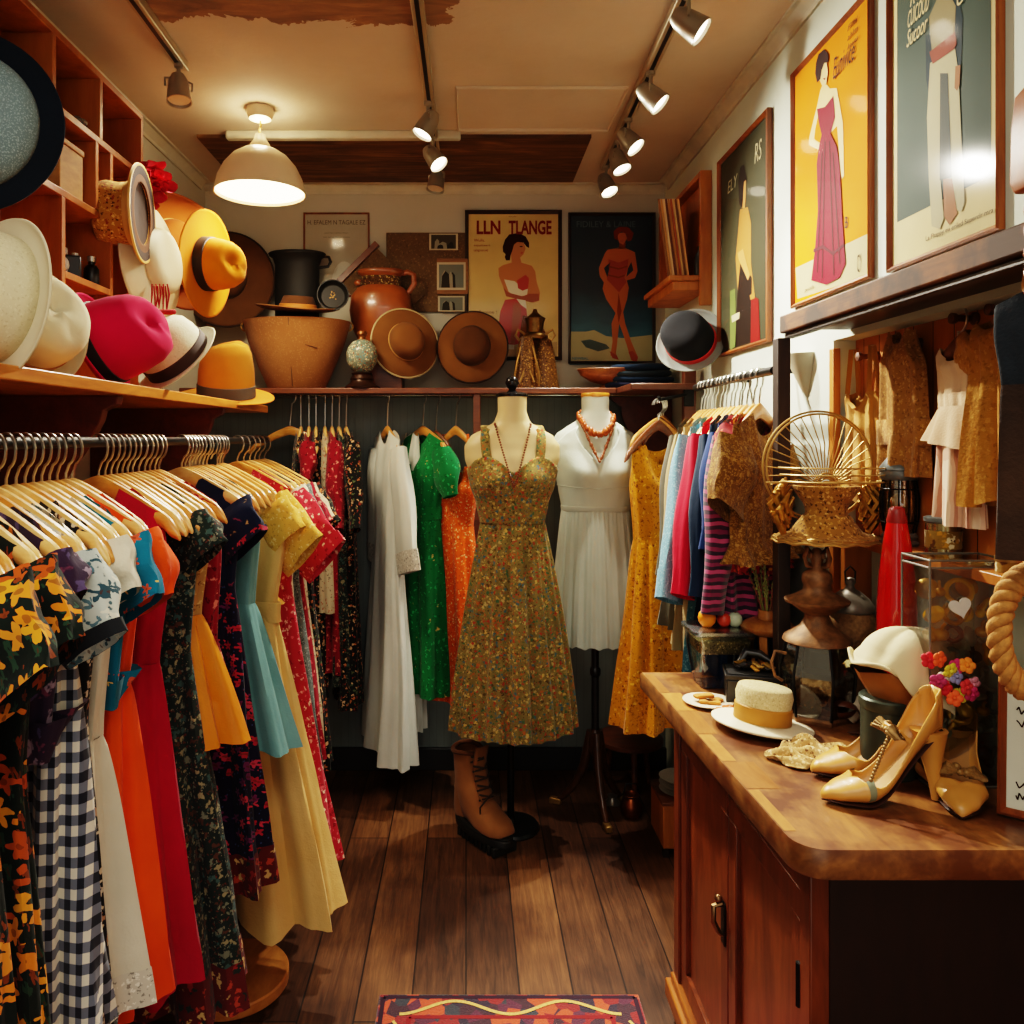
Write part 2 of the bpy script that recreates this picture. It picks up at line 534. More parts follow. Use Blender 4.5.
lamp('pendant_light', 'AREA', (PX, PY, 2.345), 7.5, WARM, (0, 0, 0), shape='DISK', size=.29)
lamp('pendant_up', 'POINT', (PX, PY, 2.585), 2.2, (1, .8, .52), shadow_soft_size=.03)

# track lighting: rail things, and each spotlight clipped to a rail a thing of its own
M_rail = plain('rail_cream', '#a8997c', .4, .3, .06)
M_can = plain('can_cream', '#9b9484', .35, .5, .06)
M_lens = glow('lens_glow', '#fff0d8', 7)
def rail(label, x0, y0, x1, y1):
    r_ = thing('track_rail', label, 'track rail', (0, 0, 0))
    d = Vector((x1 - x0, y1 - y0, 0)); L = d.length; a = math.atan2(d.y, d.x)
    M = Matrix.Translation((x0, y0, H)) @ Matrix.Rotation(a, 4, 'Z')
    MB(M).box(0, L, -.017, .017, -.028, 0).build('rail', M_rail, r_, bevel=.003)
    MB(M).box(.02, L - .02, -.006, .006, -.0295, -.0275).build('slot', M_black, r_)
    return r_
rail('long pale track rail on the ceiling above the mannequins', -.135, .9, -.119, 3.30)
rail('pale track rail on the ceiling carrying five spotlights, beside the right-hand wall', .545, 1.2, .58, 3.36)
rail('short pale track rail on the ceiling near the bookcase', -.835, .9, -.865, 2.45)
def spot(label, x, y, direction, energy, target=None, lit=True, L=.085, rr=.036):
    p = thing('spotlight', label, 'spotlight', (x, y, H - .028))
    d = Vector(direction).normalized()
    c = Vector((0, 0, -.075))
    MB().lathe([(.014, 0), (.014, -.012), (.006, -.016), (.006, -.045)], 12).build('stem', M_can, p)
    MM = axis_M(c, d)
    side = MM.to_3x3() @ Vector((1, 0, 0))
    up = Vector((0, 0, -.04))
    MB().tube([c + side * (rr + .003), c + side * (rr + .004) - Vector((0, 0, -.024)), up, c - side * (rr + .004) - Vector((0, 0, -.024)), c - side * (rr + .003)], .0035, 6).build('yoke', M_can, p)
    MB(MM).lathe([(.0, -L * .55), (rr * .55, -L * .52), (rr * .8, -L * .3), (rr * .92, L * .1), (rr, L * .45), (rr * 1.05, L * .5), (rr * .95, L * .5), (rr * .9, L * .4)], 28, cap0=False, cap1=False).build('can', M_can, p)
    MB(MM).lathe([(0, L * .4), (rr * .92, L * .4)], 28, cap0=False, cap1=False).build('lens', M_lens if lit else plain('lens_dull', '#c9bfa6', .2), p)
    if energy:
        lo = p.location + c + d * (L * .56)
        o = lamp('spot_beam', 'SPOT', lo, energy * 1.5, (1, .92, .77), spot_size=R(64 if x > .3 else 92), spot_blend=.8, shadow_soft_size=.03)
        aim(o, target if target is not None else lo + d)
    return p
def tX(px, py, z=2.56):
    Y = (z - EYE) * F / (CY - py)
    return (px - CX) * Y / F, Y
spot('spotlight on the middle rail, the nearest of its three', -.127, 2.67, (-.45, -.1, -.85), 60, (-.55, 1.5, .9))
spot('spotlight on the middle rail shining brightest, second of its three', -.122, 2.98, (.5, -.3, -.75), 140, (.94, 1.62, 1.3))
spot('unlit crumpled-looking spotlight at the far end of the middle rail', -.119, 3.25, (-.15, -.2, -.95), 0, lit=False)
spot('spotlight on the wall-side rail, cut by the top edge of the view', .562, 2.02, (.7, -.2, -.6), 4, (.9, 1.5, 1.7))
spot('spotlight on the wall-side rail, second from the front', .566, 2.45, (.65, -.2, -.7), 75, (.74, 1.62, .98))
spot('spotlight on the wall-side rail, middle one of its five', .571, 2.81, (.55, -.3, -.75), 12, (.8, 2.1, 1.2))
spot('spotlight on the wall-side rail, second from the back', .575, 3.02, (.3, -.25, -.9), 34, (.35, 2.9, .9))
spot('spotlight at the far end of the wall-side rail', .578, 3.3, (.3, -.35, -.9), 55, (.12, 2.8, .5))
spot('dark grey spotlight at the end of the short rail near the bookcase', -.862, 2.4, (.1, -.15, -.95), 12, (-.72, 2.0, 1.6), lit=False)
# added unseen fill lamp above the camera, and world fill through the open front
lamp('front_fill_light', 'AREA', (-.05, .1, 2.6), 18, (1, .92, .80), (0, 0, 0), shape='RECTANGLE', size=1.5, size_y=1.3)
w = bpy.data.worlds.new('world'); scene.world = w
w.use_nodes = True
w.node_tree.nodes['Background'].inputs[0].default_value = (.98, .96, .87, 1)
w.node_tree.nodes['Background'].inputs[1].default_value = .75
scene.view_settings.view_transform = 'Filmic'
try: scene.cycles.transparent_max_bounces = 32
except Exception: pass
try: scene.view_settings.look = 'High Contrast'
except Exception: pass
scene.view_settings.exposure = .46

# ------------------------------------------------------------------ framed pictures
def picture(name, label, cat, M, w, h, fw, depth, mframe, build_print, mats, group=None, glaze=True):
    """frame + print in local x-z, facing local -y, centred on its origin"""
    p = thing(name, label, cat, M=M)
    fr = MB()
    prof = [(0, 0), (0, -depth), (fw * .35, -depth - .003), (fw * .75, -depth * .8), (fw, -depth * .55), (fw, 0)]
    corners = [(-w / 2, -h / 2, 1, 1), (w / 2, -h / 2, -1, 1), (w / 2, h / 2, -1, -1), (-w / 2, h / 2, 1, -1)]
    rings = [[(cx + sx * u, y, cz + sz * u) for u, y in prof] for cx, cz, sx, sz in corners]
    fr.loft(rings, closed=True)
    fr.build('picture_frame', mframe, p, smooth=30)
    mb = MB(Matrix.Translation((0, -depth * .35, 0)))
    mb.flat([(-w / 2 + .002, -h / 2 + .002), (w / 2 - .002, -h / 2 + .002), (w / 2 - .002, h / 2 - .002), (-w / 2 + .002, h / 2 - .002)], .0, 0)
    build_print(mb)
    mb.build('print', mats, p, smooth=0, recalc=False)
    if glaze:
        MB().flat([(-w / 2 + fw * .8, -h / 2 + fw * .8), (w / 2 - fw * .8, -h / 2 + fw * .8), (w / 2 - fw * .8, h / 2 - fw * .8), (-w / 2 + fw * .8, h / 2 - fw * .8)], -depth * .62).build('glazing', glass('picture_glass', '#ffffff', .08), p, smooth=0, recalc=False)
    return p
def P_(name, c, r=.6): return plain('ink_' + name, c, r, 0, .05, spec=.08)
SB = F / (YB - .02)
# seated woman poster on the back wall
def zA(pts): return [((455 + x / 4.876 - 513.5) / SB, (285 - (200 + y / 4.876)) / SB) for x, y in pts]
def fill(mb, pts, k, mi): mb.flat(pts, -.0004 * k, mi)
def printA(mb):
    fill(mb, zA([(58, 58), (518, 58), (518, 770), (58, 770)]), 1, 0)
    fill(mb, zA([(230, 700), (500, 690), (500, 765), (230, 765)]), 2, 7)
    fill(mb, zA([(212, 330), (235, 315), (275, 303), (325, 303), (375, 318), (392, 345), (400, 400), (416, 450), (410, 490), (380, 499), (300, 480), (250, 466), (235, 420), (215, 370)]), 3, 2)
    fill(mb, zA([(285, 205), (310, 196), (338, 208), (345, 235), (335, 262), (318, 278), (326, 306), (278, 310), (275, 280), (270, 250)]), 4, 2)
    fill(mb, zA([(245, 190), (265, 165), (310, 158), (345, 175), (362, 205), (362, 232), (350, 225), (335, 205), (305, 202), (288, 215), (280, 245), (272, 265), (268, 292), (250, 292), (243, 275), (248, 262), (235, 250), (233, 225), (240, 205)]), 5, 3)
    fill(mb, zA([(240, 385), (290, 393), (330, 425), (358, 420), (352, 462), (300, 470), (262, 445)]), 4, 5)
    fill(mb, zA([(303, 390), (345, 362), (362, 380), (357, 430), (330, 440), (308, 428)]), 5, 4)
    fill(mb, zA([(262, 352), (268, 390), (300, 395), (345, 368), (366, 380), (372, 330), (362, 352), (340, 360), (300, 375)]), 4, 2)
    fill(mb, zA([(236, 425), (262, 450), (330, 468), (362, 455), (410, 455), (412, 488), (375, 498), (300, 480), (250, 468)]), 6, 6)
    fill(mb, zA([(245, 485), (300, 478), (345, 495), (352, 560), (330, 620), (312, 700), (290, 705), (228, 700), (212, 620), (222, 540)]), 6, 4)
    fill(mb, zA([(285, 500), (318, 500), (325, 560), (305, 640), (292, 700), (270, 700), (278, 600)]), 7, 6)
    fill(mb, zA([(300, 480), (345, 488), (350, 530), (322, 510)]), 8, 5)
    fill(mb, zA([(228, 700), (290, 705), (288, 728), (240, 725)]), 8, 5)
    fill(mb, zA([(330, 560), (400, 575), (440, 640), (470, 690), (480, 765), (300, 765)]), 7, 8)
    fill(mb, zA([(316, 222), (330, 222), (330, 227), (316, 227)]), 6, 3)
    fill(mb, zA([(318, 254), (334, 252), (326, 260)]), 6, 4)
    # title and small print
    x, z = zA([(106, 164)])[0]; x1, z1 = zA([(222, 97)])[0]
    put_text(mb, 'LLN', x, z, x1 - x, z1 - z, -.0016, 1, bold=.03)
    x, z = zA([(262, 166)])[0]; x1, z1 = zA([(472, 97)])[0]
    put_text(mb, 'TLANGE', x, z, x1 - x, z1 - z, -.0032, 1, bold=.03)
    x, z = zA([(262, 82)])[0]; put_text(mb, 'wcyla', x, z, .035, .007, -.0016, 1)
    for i, s in enumerate(('Wulls.', 'esppbeert', 'uspuue')):
        x, z = zA([(92, 200 + i * 26)])[0]
        put_text(mb, s, x, z, (.05, .075, .065)[i], .012, -.0016, 1)
    x, z = zA([(118, 552)])[0]; put_text(mb, 'Bamne !', x, z, .08, .014, -.0016, 3)
posterA_mats = [P_('cream', '#c2a86e'), P_('red_letters', '#7a1d12'), P_('skin', '#b0764c'), P_('hair', '#35180f'), P_('coral', '#a8453c'), P_('white', '#cfc5ab'), P_('skin_dark', '#94543a'), P_('sand', '#a98f63'), P_('stump', '#6b3e22')]
picture('film_poster', 'cream film poster of a seated woman in a coral skirt, dark frame', 'poster', Matrix.Translation(((513.5 - CX) / SB, YB - .001, EYE + (CY - 285) / SB)), 97 / SB, 150 / SB, .016, .02, M_frame_dk, printA, posterA_mats)
# bathing suit poster
def zB(pts): return [((455 + x / 4.876 - 612) / SB, (288 - (200 + y / 4.876)) / SB) for x, y in pts]
def printB(mb):
    fill(mb, zB([(560, 640), (640, 640), (680, 632), (740, 662), (820, 672), (970, 655), (972, 800), (560, 800)]), 2, 1)
    fill(mb, zB([(615, 685), (660, 678), (740, 703), (757, 722), (700, 737), (640, 717)]), 3, 2)
    fill(mb, zB([(745, 240), (800, 230), (830, 230), (880, 252), (893, 345), (880, 378), (840, 390), (850, 425), (842, 480), (822, 545), (832, 600), (862, 690), (893, 762), (880, 787), (858, 768), (838, 700), (803, 600), (792, 700), (787, 750), (796, 776), (760, 757), (770, 690), (765, 600), (785, 550), (738, 480), (721, 430), (728, 400), (708, 370), (703, 330), (732, 258)]), 4, 3)
    fill(mb, zB([(760, 300), (728, 330), (745, 375), (752, 345)]), 5, 0)
    fill(mb, zB([(862, 300), (872, 340), (838, 372), (846, 330)]), 5, 0)
    fill(mb, zB([(750, 285), (800, 303), (848, 285), (842, 340), (828, 375), (838, 398), (802, 448), (768, 412), (742, 385), (752, 340)]), 5, 4)
    fill(mb, zB([(750, 318), (800, 330), (845, 318), (844, 324), (800, 338), (750, 325)]), 6, 5)
    fill(mb, zB([(748, 360), (800, 372), (830, 362), (830, 368), (800, 380), (746, 367)]), 6, 5)
    fill(mb, zB([(800, 450), (815, 540), (800, 600), (792, 540)]), 5, 5)
    fill(mb, zB([(805, 205), (835, 205), (832, 236), (800, 236)]), 4, 5)
    fill(mb, zB([(790, 160), (832, 155), (842, 185), (822, 216), (802, 205)]), 6, 3)
    fill(mb, zB([(775, 150), (800, 128), (845, 128), (874, 160), (862, 195), (842, 200), (840, 165), (812, 150), (796, 168), (796, 196), (778, 185)]), 7, 6)
    fill(mb, zB([(808, 196), (822, 196), (815, 202)]), 8, 4)
    fill(mb, zB([(755, 735), (790, 755), (800, 778), (770, 770)]), 6, 4)
    fill(mb, zB([(848, 740), (868, 735), (895, 765), (888, 790), (862, 780)]), 6, 4)
    fill(mb, zB([(560, 792), (972, 792), (972, 803), (560, 803)]), 3, 7)
    x, z = zB([(595, 130)])[0]; put_text(mb, 'FIDILEY & LAINE', x, z, 1.47 * 200 / 220 * .2, .028, -.0016, 7)
    x, z = zB([(572, 778)])[0]; put_text(mb, 'NEWBAL', x, z, .075, .012, -.0024, 0, bold=.01)
    x, z = zB([(572, 790)])[0]; put_text(mb, 'Sneclivetr Banoslew', x, z, .115, .007, -.0024, 0)
tn = NT('night_sky'); sp = tn.n('ShaderNodeSeparateXYZ'); tn.l(tn.coord(), sp.inputs[0])
zz = tn.math('ADD', sp.outputs[2], tn.math('MULTIPLY', tn.noise(tn.coord((1, 1, 3)), 9, 4), .12))
mr = tn.n('ShaderNodeMapRange'); tn.l(zz, mr.inputs[0]); mr.inputs[1].default_value = -.2; mr.inputs[2].default_value = .12
tn.color(tn.ramp(mr.outputs[0], [(0, '#3c7080'), (.35, '#234c5c'), (.8, '#13242e')])); tn.set(Roughness=.6)
posterB_mats = [tn.m, P_('beach', '#a8a078'), P_('shade', '#4c5d5a'), P_('skin2', '#b0683a'), P_('suit', '#9c4a35'), P_('skin2_dark', '#84421f'), P_('curl', '#7b2f14'), P_('grey_title', '#5f6c6c')]
picture('film_poster', 'dark blue film poster of a woman in a swimsuit on sand', 'poster', Matrix.Translation(((612 - CX) / SB, YB - .001, EYE + (CY - 288) / SB)), 87 / SB, 151 / SB, .012, .02, M_frame_dk, printB, posterB_mats)
# faded pale print
def printC(mb):
    w_, h_ = 66 / SB, 84 / SB
    put_text(mb, 'H. EFALEM N TAGALE EZ', -w_ * .44, h_ * .36, w_ * .88, .02, -.0012, 1)
    put_text(mb, 'peortes uerlise muto', -w_ * .18, h_ * .25, w_ * .36, .007, -.0012, 1)
    put_text(mb, 'nte esrve tapue leuest', -w_ * .2, h_ * .2, w_ * .4, .007, -.0012, 1)
    a = [(.5 * w_, -.1 * h_)] + [(w_ * (.12 + .2 * math.cos(R(g))), h_ * (-.38 + .3 * math.sin(R(g)))) for g in range(30, 181, 15)]
    mb.flat([(w_ * .45, -h_ * .45)] + [(min(w_ * .45, x), z) for x, z in a[1:]], -.0008, 2)
picture('faded_print', 'faded pale printed notice in a thin frame above the clay pots', 'print', Matrix.Translation(((336 - CX) / SB, YB - .001, EYE + (CY - 254) / SB)), 66 / SB, 84 / SB, .007, .012, M_gold_frame, printC, [P_('pale_grey', '#a39c8a'), P_('grey_text', '#5b5042'), P_('pale_grey2', '#b7b3a4')])
# right wall posters: traced on the wall plane X = 0.885
XW = XR - .006
def wallpt(zx, zy, ox=724, oy=0, sc=3.4133):
    px, py = ox + zx / sc, oy + zy / sc
    Y = XW * F / (px - CX)
    return Y, EYE - (py - CY) * Y / F
class WallPic:
    def __init__(s, px0, px1, z0, z1):
        s.Y0, s.Y1 = XR * F / (px0 - CX), XR * F / (px1 - CX)
        s.z0, s.z1 = z0, z1; s.cy = (s.Y0 + s.Y1) / 2; s.cz = (z0 + z1) / 2
        s.w = s.Y0 - s.Y1; s.h = z1 - z0
        s.M = Matrix.Translation((XR - .001, s.cy, s.cz)) @ Matrix.Rotation(R(-90), 4, 'Z')
    def p(s, pts, **k):
        return [(-(Y - s.cy), z - s.cz) for Y, z in (wallpt(a, b, **k) for a, b in pts)]
W1 = WallPic(795, 875, 1.855, 2.50)
def print1(mb):
    p = W1.p
    fill(mb, p([(243, 915), (495, 795), (500, 940), (250, 1020)]), 1, 1)
    fill(mb, p([(338, 285), (352, 290), (362, 302), (385, 300), (393, 345), (406, 420), (410, 600), (402, 612), (396, 560), (386, 430), (365, 452), (348, 490), (330, 515), (290, 495), (291, 470), (308, 400), (318, 360), (328, 310)]), 3, 2)
    fill(mb, p([(322, 395), (334, 455), (345, 480), (330, 490), (308, 475), (312, 440)]), 4, 0)
    fill(mb, p([(318, 372), (345, 365), (374, 328), (380, 400), (364, 457), (335, 462), (325, 420)]), 5, 3)
    fill(mb, p([(335, 460), (364, 455), (386, 500), (396, 560), (406, 760), (416, 900), (396, 947), (350, 972), (299, 957), (312, 850), (322, 720), (318, 560), (325, 500)]), 6, 3)
    for a, b in (((345, 480), (335, 950)), ((360, 480), (375, 940)), ((372, 520), (395, 900)), ((335, 520), (318, 930))):
        fill(mb, p([a, (a[0] + 4, a[1]), (b[0] + 5, b[1]), b]), 7, 4)
    fill(mb, p([(308, 850), (340, 835), (375, 860), (412, 830), (412, 840), (375, 872), (340, 848), (308, 862)]), 8, 4)
    fill(mb, p([(333, 215), (352, 210), (357, 245), (351, 285), (338, 295), (327, 270)]), 7, 2)
    fill(mb, p([(317, 215), (325, 185), (345, 168), (358, 185), (358, 212), (345, 215), (336, 240), (332, 270), (320, 282), (314, 250)]), 8, 5)
    fill(mb, p([(340, 268), (350, 265), (346, 274)]), 8, 3)
    for q, s_, sz in ((((375, 280), (455, 196)), 'Eunivice', .05),):
        (x, z), (x1, z1) = p([q[0]])[0], p([q[1]])[0]
        put_text(mb, s_, x, z + .005, (x1 - x) * .92, sz, -.0032, 5, shear=.3)
    x, z = p([(424, 108)])[0]
    for i, s_ in enumerate(('Fllii', 'ahlm', 'lnuu')):
        put_text(mb, s_, x, z - i * .022, .05, .013, -.0032, 5, shear=.3)
    x, z = p([(277, 1000)])[0]; put_text(mb, 'peuaols', x, z, .055, .012, -.002, 5)
    x, z = p([(455, 930)])[0]; put_text(mb, 'CY', x, z, .02, .04, -.002, 5)
    x, z = p([(413, 780)])[0]; put_text(mb, 'B', x, z, .016, .026, -.002, 5)
ty = NT('golden_yellow_print'); ty.color(ty.ramp(ty.noise(ty.coord(), 3, 3), [(.3, '#cc7000'), (.7, '#dc8604')])); ty.set(Roughness=.7, Specular_IOR_Level=.08)
picture('fashion_poster', 'golden yellow poster of a woman in a long red gown', 'poster', W1.M, W1.w, W1.h, .012, .011, M_gold_frame, print1, [ty.m, P_('putty', '#b5a67c'), P_('ivory', '#d8c08c'), P_('gown', '#7e0a24'), P_('gown_dark', '#4a0614'), P_('ink', '#2c1410')])
W2 = WallPic(892, 1006, 1.85, 2.62)
def print2(mb):
    p = W2.p
    i0, i1 = -W2.w / 2 + .03, W2.w / 2 - .03
    mb.flat([(i0, -W2.h / 2 + .1), (i1, -W2.h / 2 + .1), (i1, W2.h / 2 - .03), (i0, W2.h / 2 - .03)], -.0004, 1)
    fill(mb, p([(778, -60), (800, -10), (815, 60), (810, 220), (795, 232), (785, 110)]), 3, 4)
    fill(mb, p([(688, 120), (712, 120), (712, 200), (700, 330), (690, 270)]), 3, 4)
    fill(mb, p([(700, 60), (735, -20), (765, -30), (792, 20), (787, 120), (712, 195)]), 4, 5)
    fill(mb, p([(748, 590), (778, 590), (796, 730), (770, 768), (752, 740)]), 4, 6)
    fill(mb, p([(705, 215), (790, 165), (802, 250), (812, 480), (823, 690), (812, 722), (798, 720), (780, 608), (740, 612), (752, 745), (738, 782), (710, 772), (700, 600), (694, 400)]), 5, 2)
    fill(mb, p([(740, 250), (766, 250), (780, 605), (738, 615)]), 6, 3)
    fill(mb, p([(704, 178), (790, 108), (797, 150), (785, 170), (715, 218)]), 7, 7)
    fill(mb, p([(792, 226), (809, 222), (806, 290), (798, 310), (789, 300)]), 6, 6)
    fill(mb, p([(735, -45), (760, -55), (765, -30), (745, -15)]), 7, 6)
    for (a, b, c, d), s_ in (((640, 25, 690, -8), 'RO-'), ((632, 98, 705, 30), 'CUICOOD'), ((628, 165, 700, 105), 'Sucoor')):
        (x, z), (x1, z1) = p([(a, b)])[0], p([(c, d)])[0]
        put_text(mb, s_, x, z, (x1 - x) * 1.0, .034, -.004, 0, shear=.35, bold=.008)
    x, z = p([(800, 25)])[0]; put_text(mb, 'UP', x, z, .05, .03, -.004, 0, shear=.3)
    x, z = p([(690, 828)])[0]; put_text(mb, 'La Fhappy eu eriled Superclr mra', x, z, .2, .012, -.002, 8)
picture('fashion_poster', 'grey-green poster of a figure in wide pale trousers with cream border', 'poster', W2.M, W2.w, W2.h, .012, .011, M_gold_frame, print2, [P_('cream_mat', '#cdbd8e'), P_('sage', '#44524a'), P_('bone', '#b0a888'), P_('slate_ink', '#4b4f4a'), P_('navy_ink', '#26363d'), P_('khaki_ink', '#8d8160'), P_('flesh_ink', '#9a6a4a'), P_('rust_ink', '#8a4434'), P_('ink', '#2c1410')])
W3 = WallPic(722, 773, 1.785, 2.475)
def print3(mb):
    p = lambda q: W3.p(q, ox=700, oy=100, sc=3.66)
    fill(mb, p([(148, 400), (176, 392), (188, 450), (188, 600), (200, 700), (180, 885), (148, 890), (140, 700), (132, 580), (142, 470)]), 2, 1)
    fill(mb, p([(150, 590), (192, 650), (190, 885), (130, 905), (138, 720)]), 3, 2)
    fill(mb, p([(190, 715), (216, 728), (222, 882), (188, 900)]), 4, 3)
    fill(mb, p([(112, 700), (130, 690), (135, 900), (112, 915)]), 3, 5)
    fill(mb, p([(118, 790), (148, 775), (146, 800), (120, 815)]), 5, 6)
    fill(mb, p([(185, 715), (203, 705), (203, 725), (188, 732)]), 5, 1)
    fill(mb, p([(140, 560), (160, 545), (185, 640), (178, 660), (145, 585)]), 5, 4)
    fill(mb, p([(155, 295), (170, 292), (170, 350), (166, 395), (155, 395)]), 4, 4)
    fill(mb, p([(150, 245), (164, 235), (174, 290), (164, 300), (158, 395), (146, 380), (143, 300)]), 5, 2)
    (x, z) = p([(204, 235)])[0]; put_text(mb, 'RS', x, z, .06, .06, -.003, 6, shear=.2)
    (x, z) = p([(105, 345)])[0]; put_text(mb, 'ELY', x, z, .1, .04, -.003, 6, shear=.2)
picture('painted_poster', 'dark olive painted poster of a robed woman above the clothes rail', 'poster', W3.M, W3.w, W3.h, .013, .016, M_gold_frame, print3, [P_('olive', '#3f3d2c'), P_('tan_ink', '#a0703a'), P_('umber', '#231812'), P_('red_ink', '#7a1c18'), P_('tan_ink2', '#b9854e'), P_('green_ink', '#5f6a3a'), P_('bone', '#b0a888')])
# ------------------------------------------------------------------ hangers and clothes
M_hang = wood('hanger_wood', '#b9742c', '#e3ab5c', (2, 8, 8), .35, .3)
M_hang_pale = wood('hanger_wood_pale', '#d29a52', '#f0cd8c', (2, 8, 8), .35, .3)
M_hang_dk = wood('hanger_wood_dark', '#5a2c12', '#8a4b20', (2, 8, 8), .35, .3)
def hang_z(x, hw=.21, pk=-.082, drop=.075):
    u = abs(x) / hw
    return pk - drop * (u ** 1.25) - (.012 * max(0, u - .85) / .15)
def hanger_meshes(hw=.21, mat=None, pk=-.082, drop=.075):
    rings = []
    N = 26
    for i in range(N + 1):
        x = hw * (2 * i / N - 1); u = abs(x) / hw
        hz = (.020 - .007 * u) * (1 if u < .93 else math.sqrt(max(.02, 1 - ((u - .93) / .075) ** 2)))
        hy = .009 * (1 if u < .93 else math.sqrt(max(.03, 1 - ((u - .93) / .075) ** 2)))
        z = hang_z(x, hw, pk, drop) - .012
        rings.append([(x, hy * math.cos(2 * PI * k / 10), z + hz * math.sin(2 * PI * k / 10)) for k in range(10)])
    bar = MB().loft(rings, True, True)
    pts = [(0, 0, pk - .01), (0, 0, pk + .016)]
    for a in range(-70, 171, 16):
        pts.append((.027 * math.cos(R(a)), 0, -.012 + .027 * math.sin(R(a))))
    hook = MB().tube(pts, .0025, 6)
    return bar, hook
_hproto = {}
def hanger(label, M, mat, hw=.21, pk=-.082, drop=.075, group=None):
    k = (mat.name, hw, pk, drop)
    if k not in _hproto:
        bar, hook = hanger_meshes(hw, mat, pk, drop)
        h = bar.build('clothes_hanger', mat)
        hook.build('hook', M_steel, h)
        tag(h, label, 'clothes hanger', group)
        h.matrix_world = M
        _hproto[k] = h
        return h
    return dup(_hproto[k], M, label, group)

def garment(name, label, cat, M, top, skirt=None, ws=.2, zs=-.09, slope=.36, nw=.075, dip=.06, dip_b=.015,
            zw=-.42, ww=.15, bust=.19, hem=-1.0, wh=.26, dh=.075, amp=.016, nf=9, lean=0.0, sleeve=None, belt=None,
            border=None, collar=None, seed=0, flare=1.0, fringe=None, group=None, db=.034, closed_top=True, straps=None, hemwave=.0, openfront=False):
    """a garment on a hanger: bodice (neck to waist), skirt (waist to hem), sleeves, belt, trims"""
    rr = random.Random(seed + 11)
    p = thing(name, label, cat, M=M, group=group)
    N = 84
    ph, ph2 = rr.uniform(0, 6.28), rr.uniform(0, 6.28)
    def fold(th, t, z):
        return (math.sin(nf * th + ph + .7 * math.sin(z * 5 + ph2)) * .62 + math.sin((nf * 2 + 1) * th + ph2 + 1.1 * math.sin(z * 7)) * .25
                + math.sin(3 * th + ph2) * .35) * t
    def ztop(x, front):
        a = abs(x)
        if a < nw:
            k = 1 - (a / nw) ** 2
            return zs - (dip if front else dip_b) * k ** .7
        return zs - slope * (a - nw) - .35 * max(0, a - nw) ** 2
    def ring(w, d, z, a, zf=None, xo=0.0):
        out = []
        for i in range(N):
            th = 2 * PI * i / N
            c, s_ = math.cos(th), math.sin(th)
            cx = math.copysign(abs(c) ** .85, c)
            f = fold(th, a, z)
            x = (w + f * .8) * cx + xo
            y = (d + f) * math.copysign(abs(s_) ** .8, s_)
            zz = z if zf is None else zf(w * cx, s_ < 0)
            out.append((x, y, zz))
        return out
    amp *= 1.55
    full = skirt is None
    # bodice
    rows = 14
    rings = []
    for j in range(rows + 1):
        t = j / rows
        e = t ** .9
        w = interp([(0, ws), (.12, ws * 1.005), (.35, bust), (1, ww)], t)[0]
        d = interp([(0, .013), (.15, .024), (.4, db), (1, db * .9)], t)[0]
        zc = lambda x, fr, t=t: (1 - t) * ztop(min(abs(x), ws), fr) + t * zw
        rings.append(ring(w, d, zw * t, .0035 + .004 * t, zc))
    if full:
        tail = []
        for j in range(1, 25):
            t = j / 24
            z = zw + (hem - zw) * t
            w = ww + (wh - ww) * (t ** flare); d = db * .9 + (dh - db * .9) * t
            tail.append(ring(w, d, z, .004 + amp * t, None if not hemwave else (lambda x, fr, z=z, t=t: z + hemwave * t * math.sin(x * 30 + ph)), lean * t))
        b = MB().loft(rings + tail)
        b.build('body', top, p, smooth=60)
    else:
        MB().loft(rings).build('bodice', top, p, smooth=60)
        rs = []
        for j in range(27):
            t = j / 26
            z = zw + (hem - zw) * t
            w = ww + (wh - ww) * (t ** flare); d = db * .9 + (dh - db * .9) * (t ** .8)
            rs.append(ring(w + .001, d + .001, z, .005 + amp * (t ** .6), None if not hemwave else (lambda x, fr, z=z, t=t: z + hemwave * t * math.sin(x * 30 + ph)), lean * t))
        MB().loft(rs).build('skirt', skirt, p, smooth=60)
    if border:
        bm_, bh = border
        rs = []
        for j in range(5):
            t = 1 - bh * (1 - j / 4) / abs(hem - zw)
            z = zw + (hem - zw) * t
            w = ww + (wh - ww) * (t ** flare) + .003; d = db * .9 + (dh - db * .9) * (t ** (1 if full else .8)) + .003
            rs.append(ring(w, d, z - .002, (.004 + amp * t) if full else (.005 + amp * t ** .6), None if not hemwave else (lambda x, fr, z=z, t=t: z + hemwave * t * math.sin(x * 30 + ph)), lean * t))
        MB().loft(rs).build('hem_border', bm_, p, smooth=60)
    if fringe:
        fm, fl = fringe
        mb = MB(); base = ring(wh, dh, hem, .005 + amp, None, lean)
        for i in range(0, N):
            a = Vector(base[i])
            for q in range(2):
                b_ = a.lerp(Vector(base[(i + 1) % N]), q * .5)
                mb.tube([b_ + Vector((0, 0, .006)), b_ + Vector((rr.uniform(-.006, .006), rr.uniform(-.006, .006), -fl * rr.uniform(.7, 1)))], .0016, 4)
        mb.build('fringe', fm, p)
    if belt:
        MB().loft([ring(ww * s_, db * .9 * s_ + .002, z, .003) for s_, z in ((1.03, zw + .03), (1.07, zw + .028), (1.06, zw), (1.07, zw - .024), (1.03, zw - .026))]).build('waistband', belt, p, smooth=50)
    if collar:
        pts = []
        for i in range(25):
            x = nw * (1 - 2 * i / 24)
            pts.append((x, -.016, ztop(x, True) + .002))
        pts += [(-nw + 2 * nw * i / 8, .014, ztop(-nw + 2 * nw * i / 8, False) + .002) for i in range(1, 8)]
        MB().tube(pts, .006, 6, closed=True, flat=.7).build('collar', collar, p)
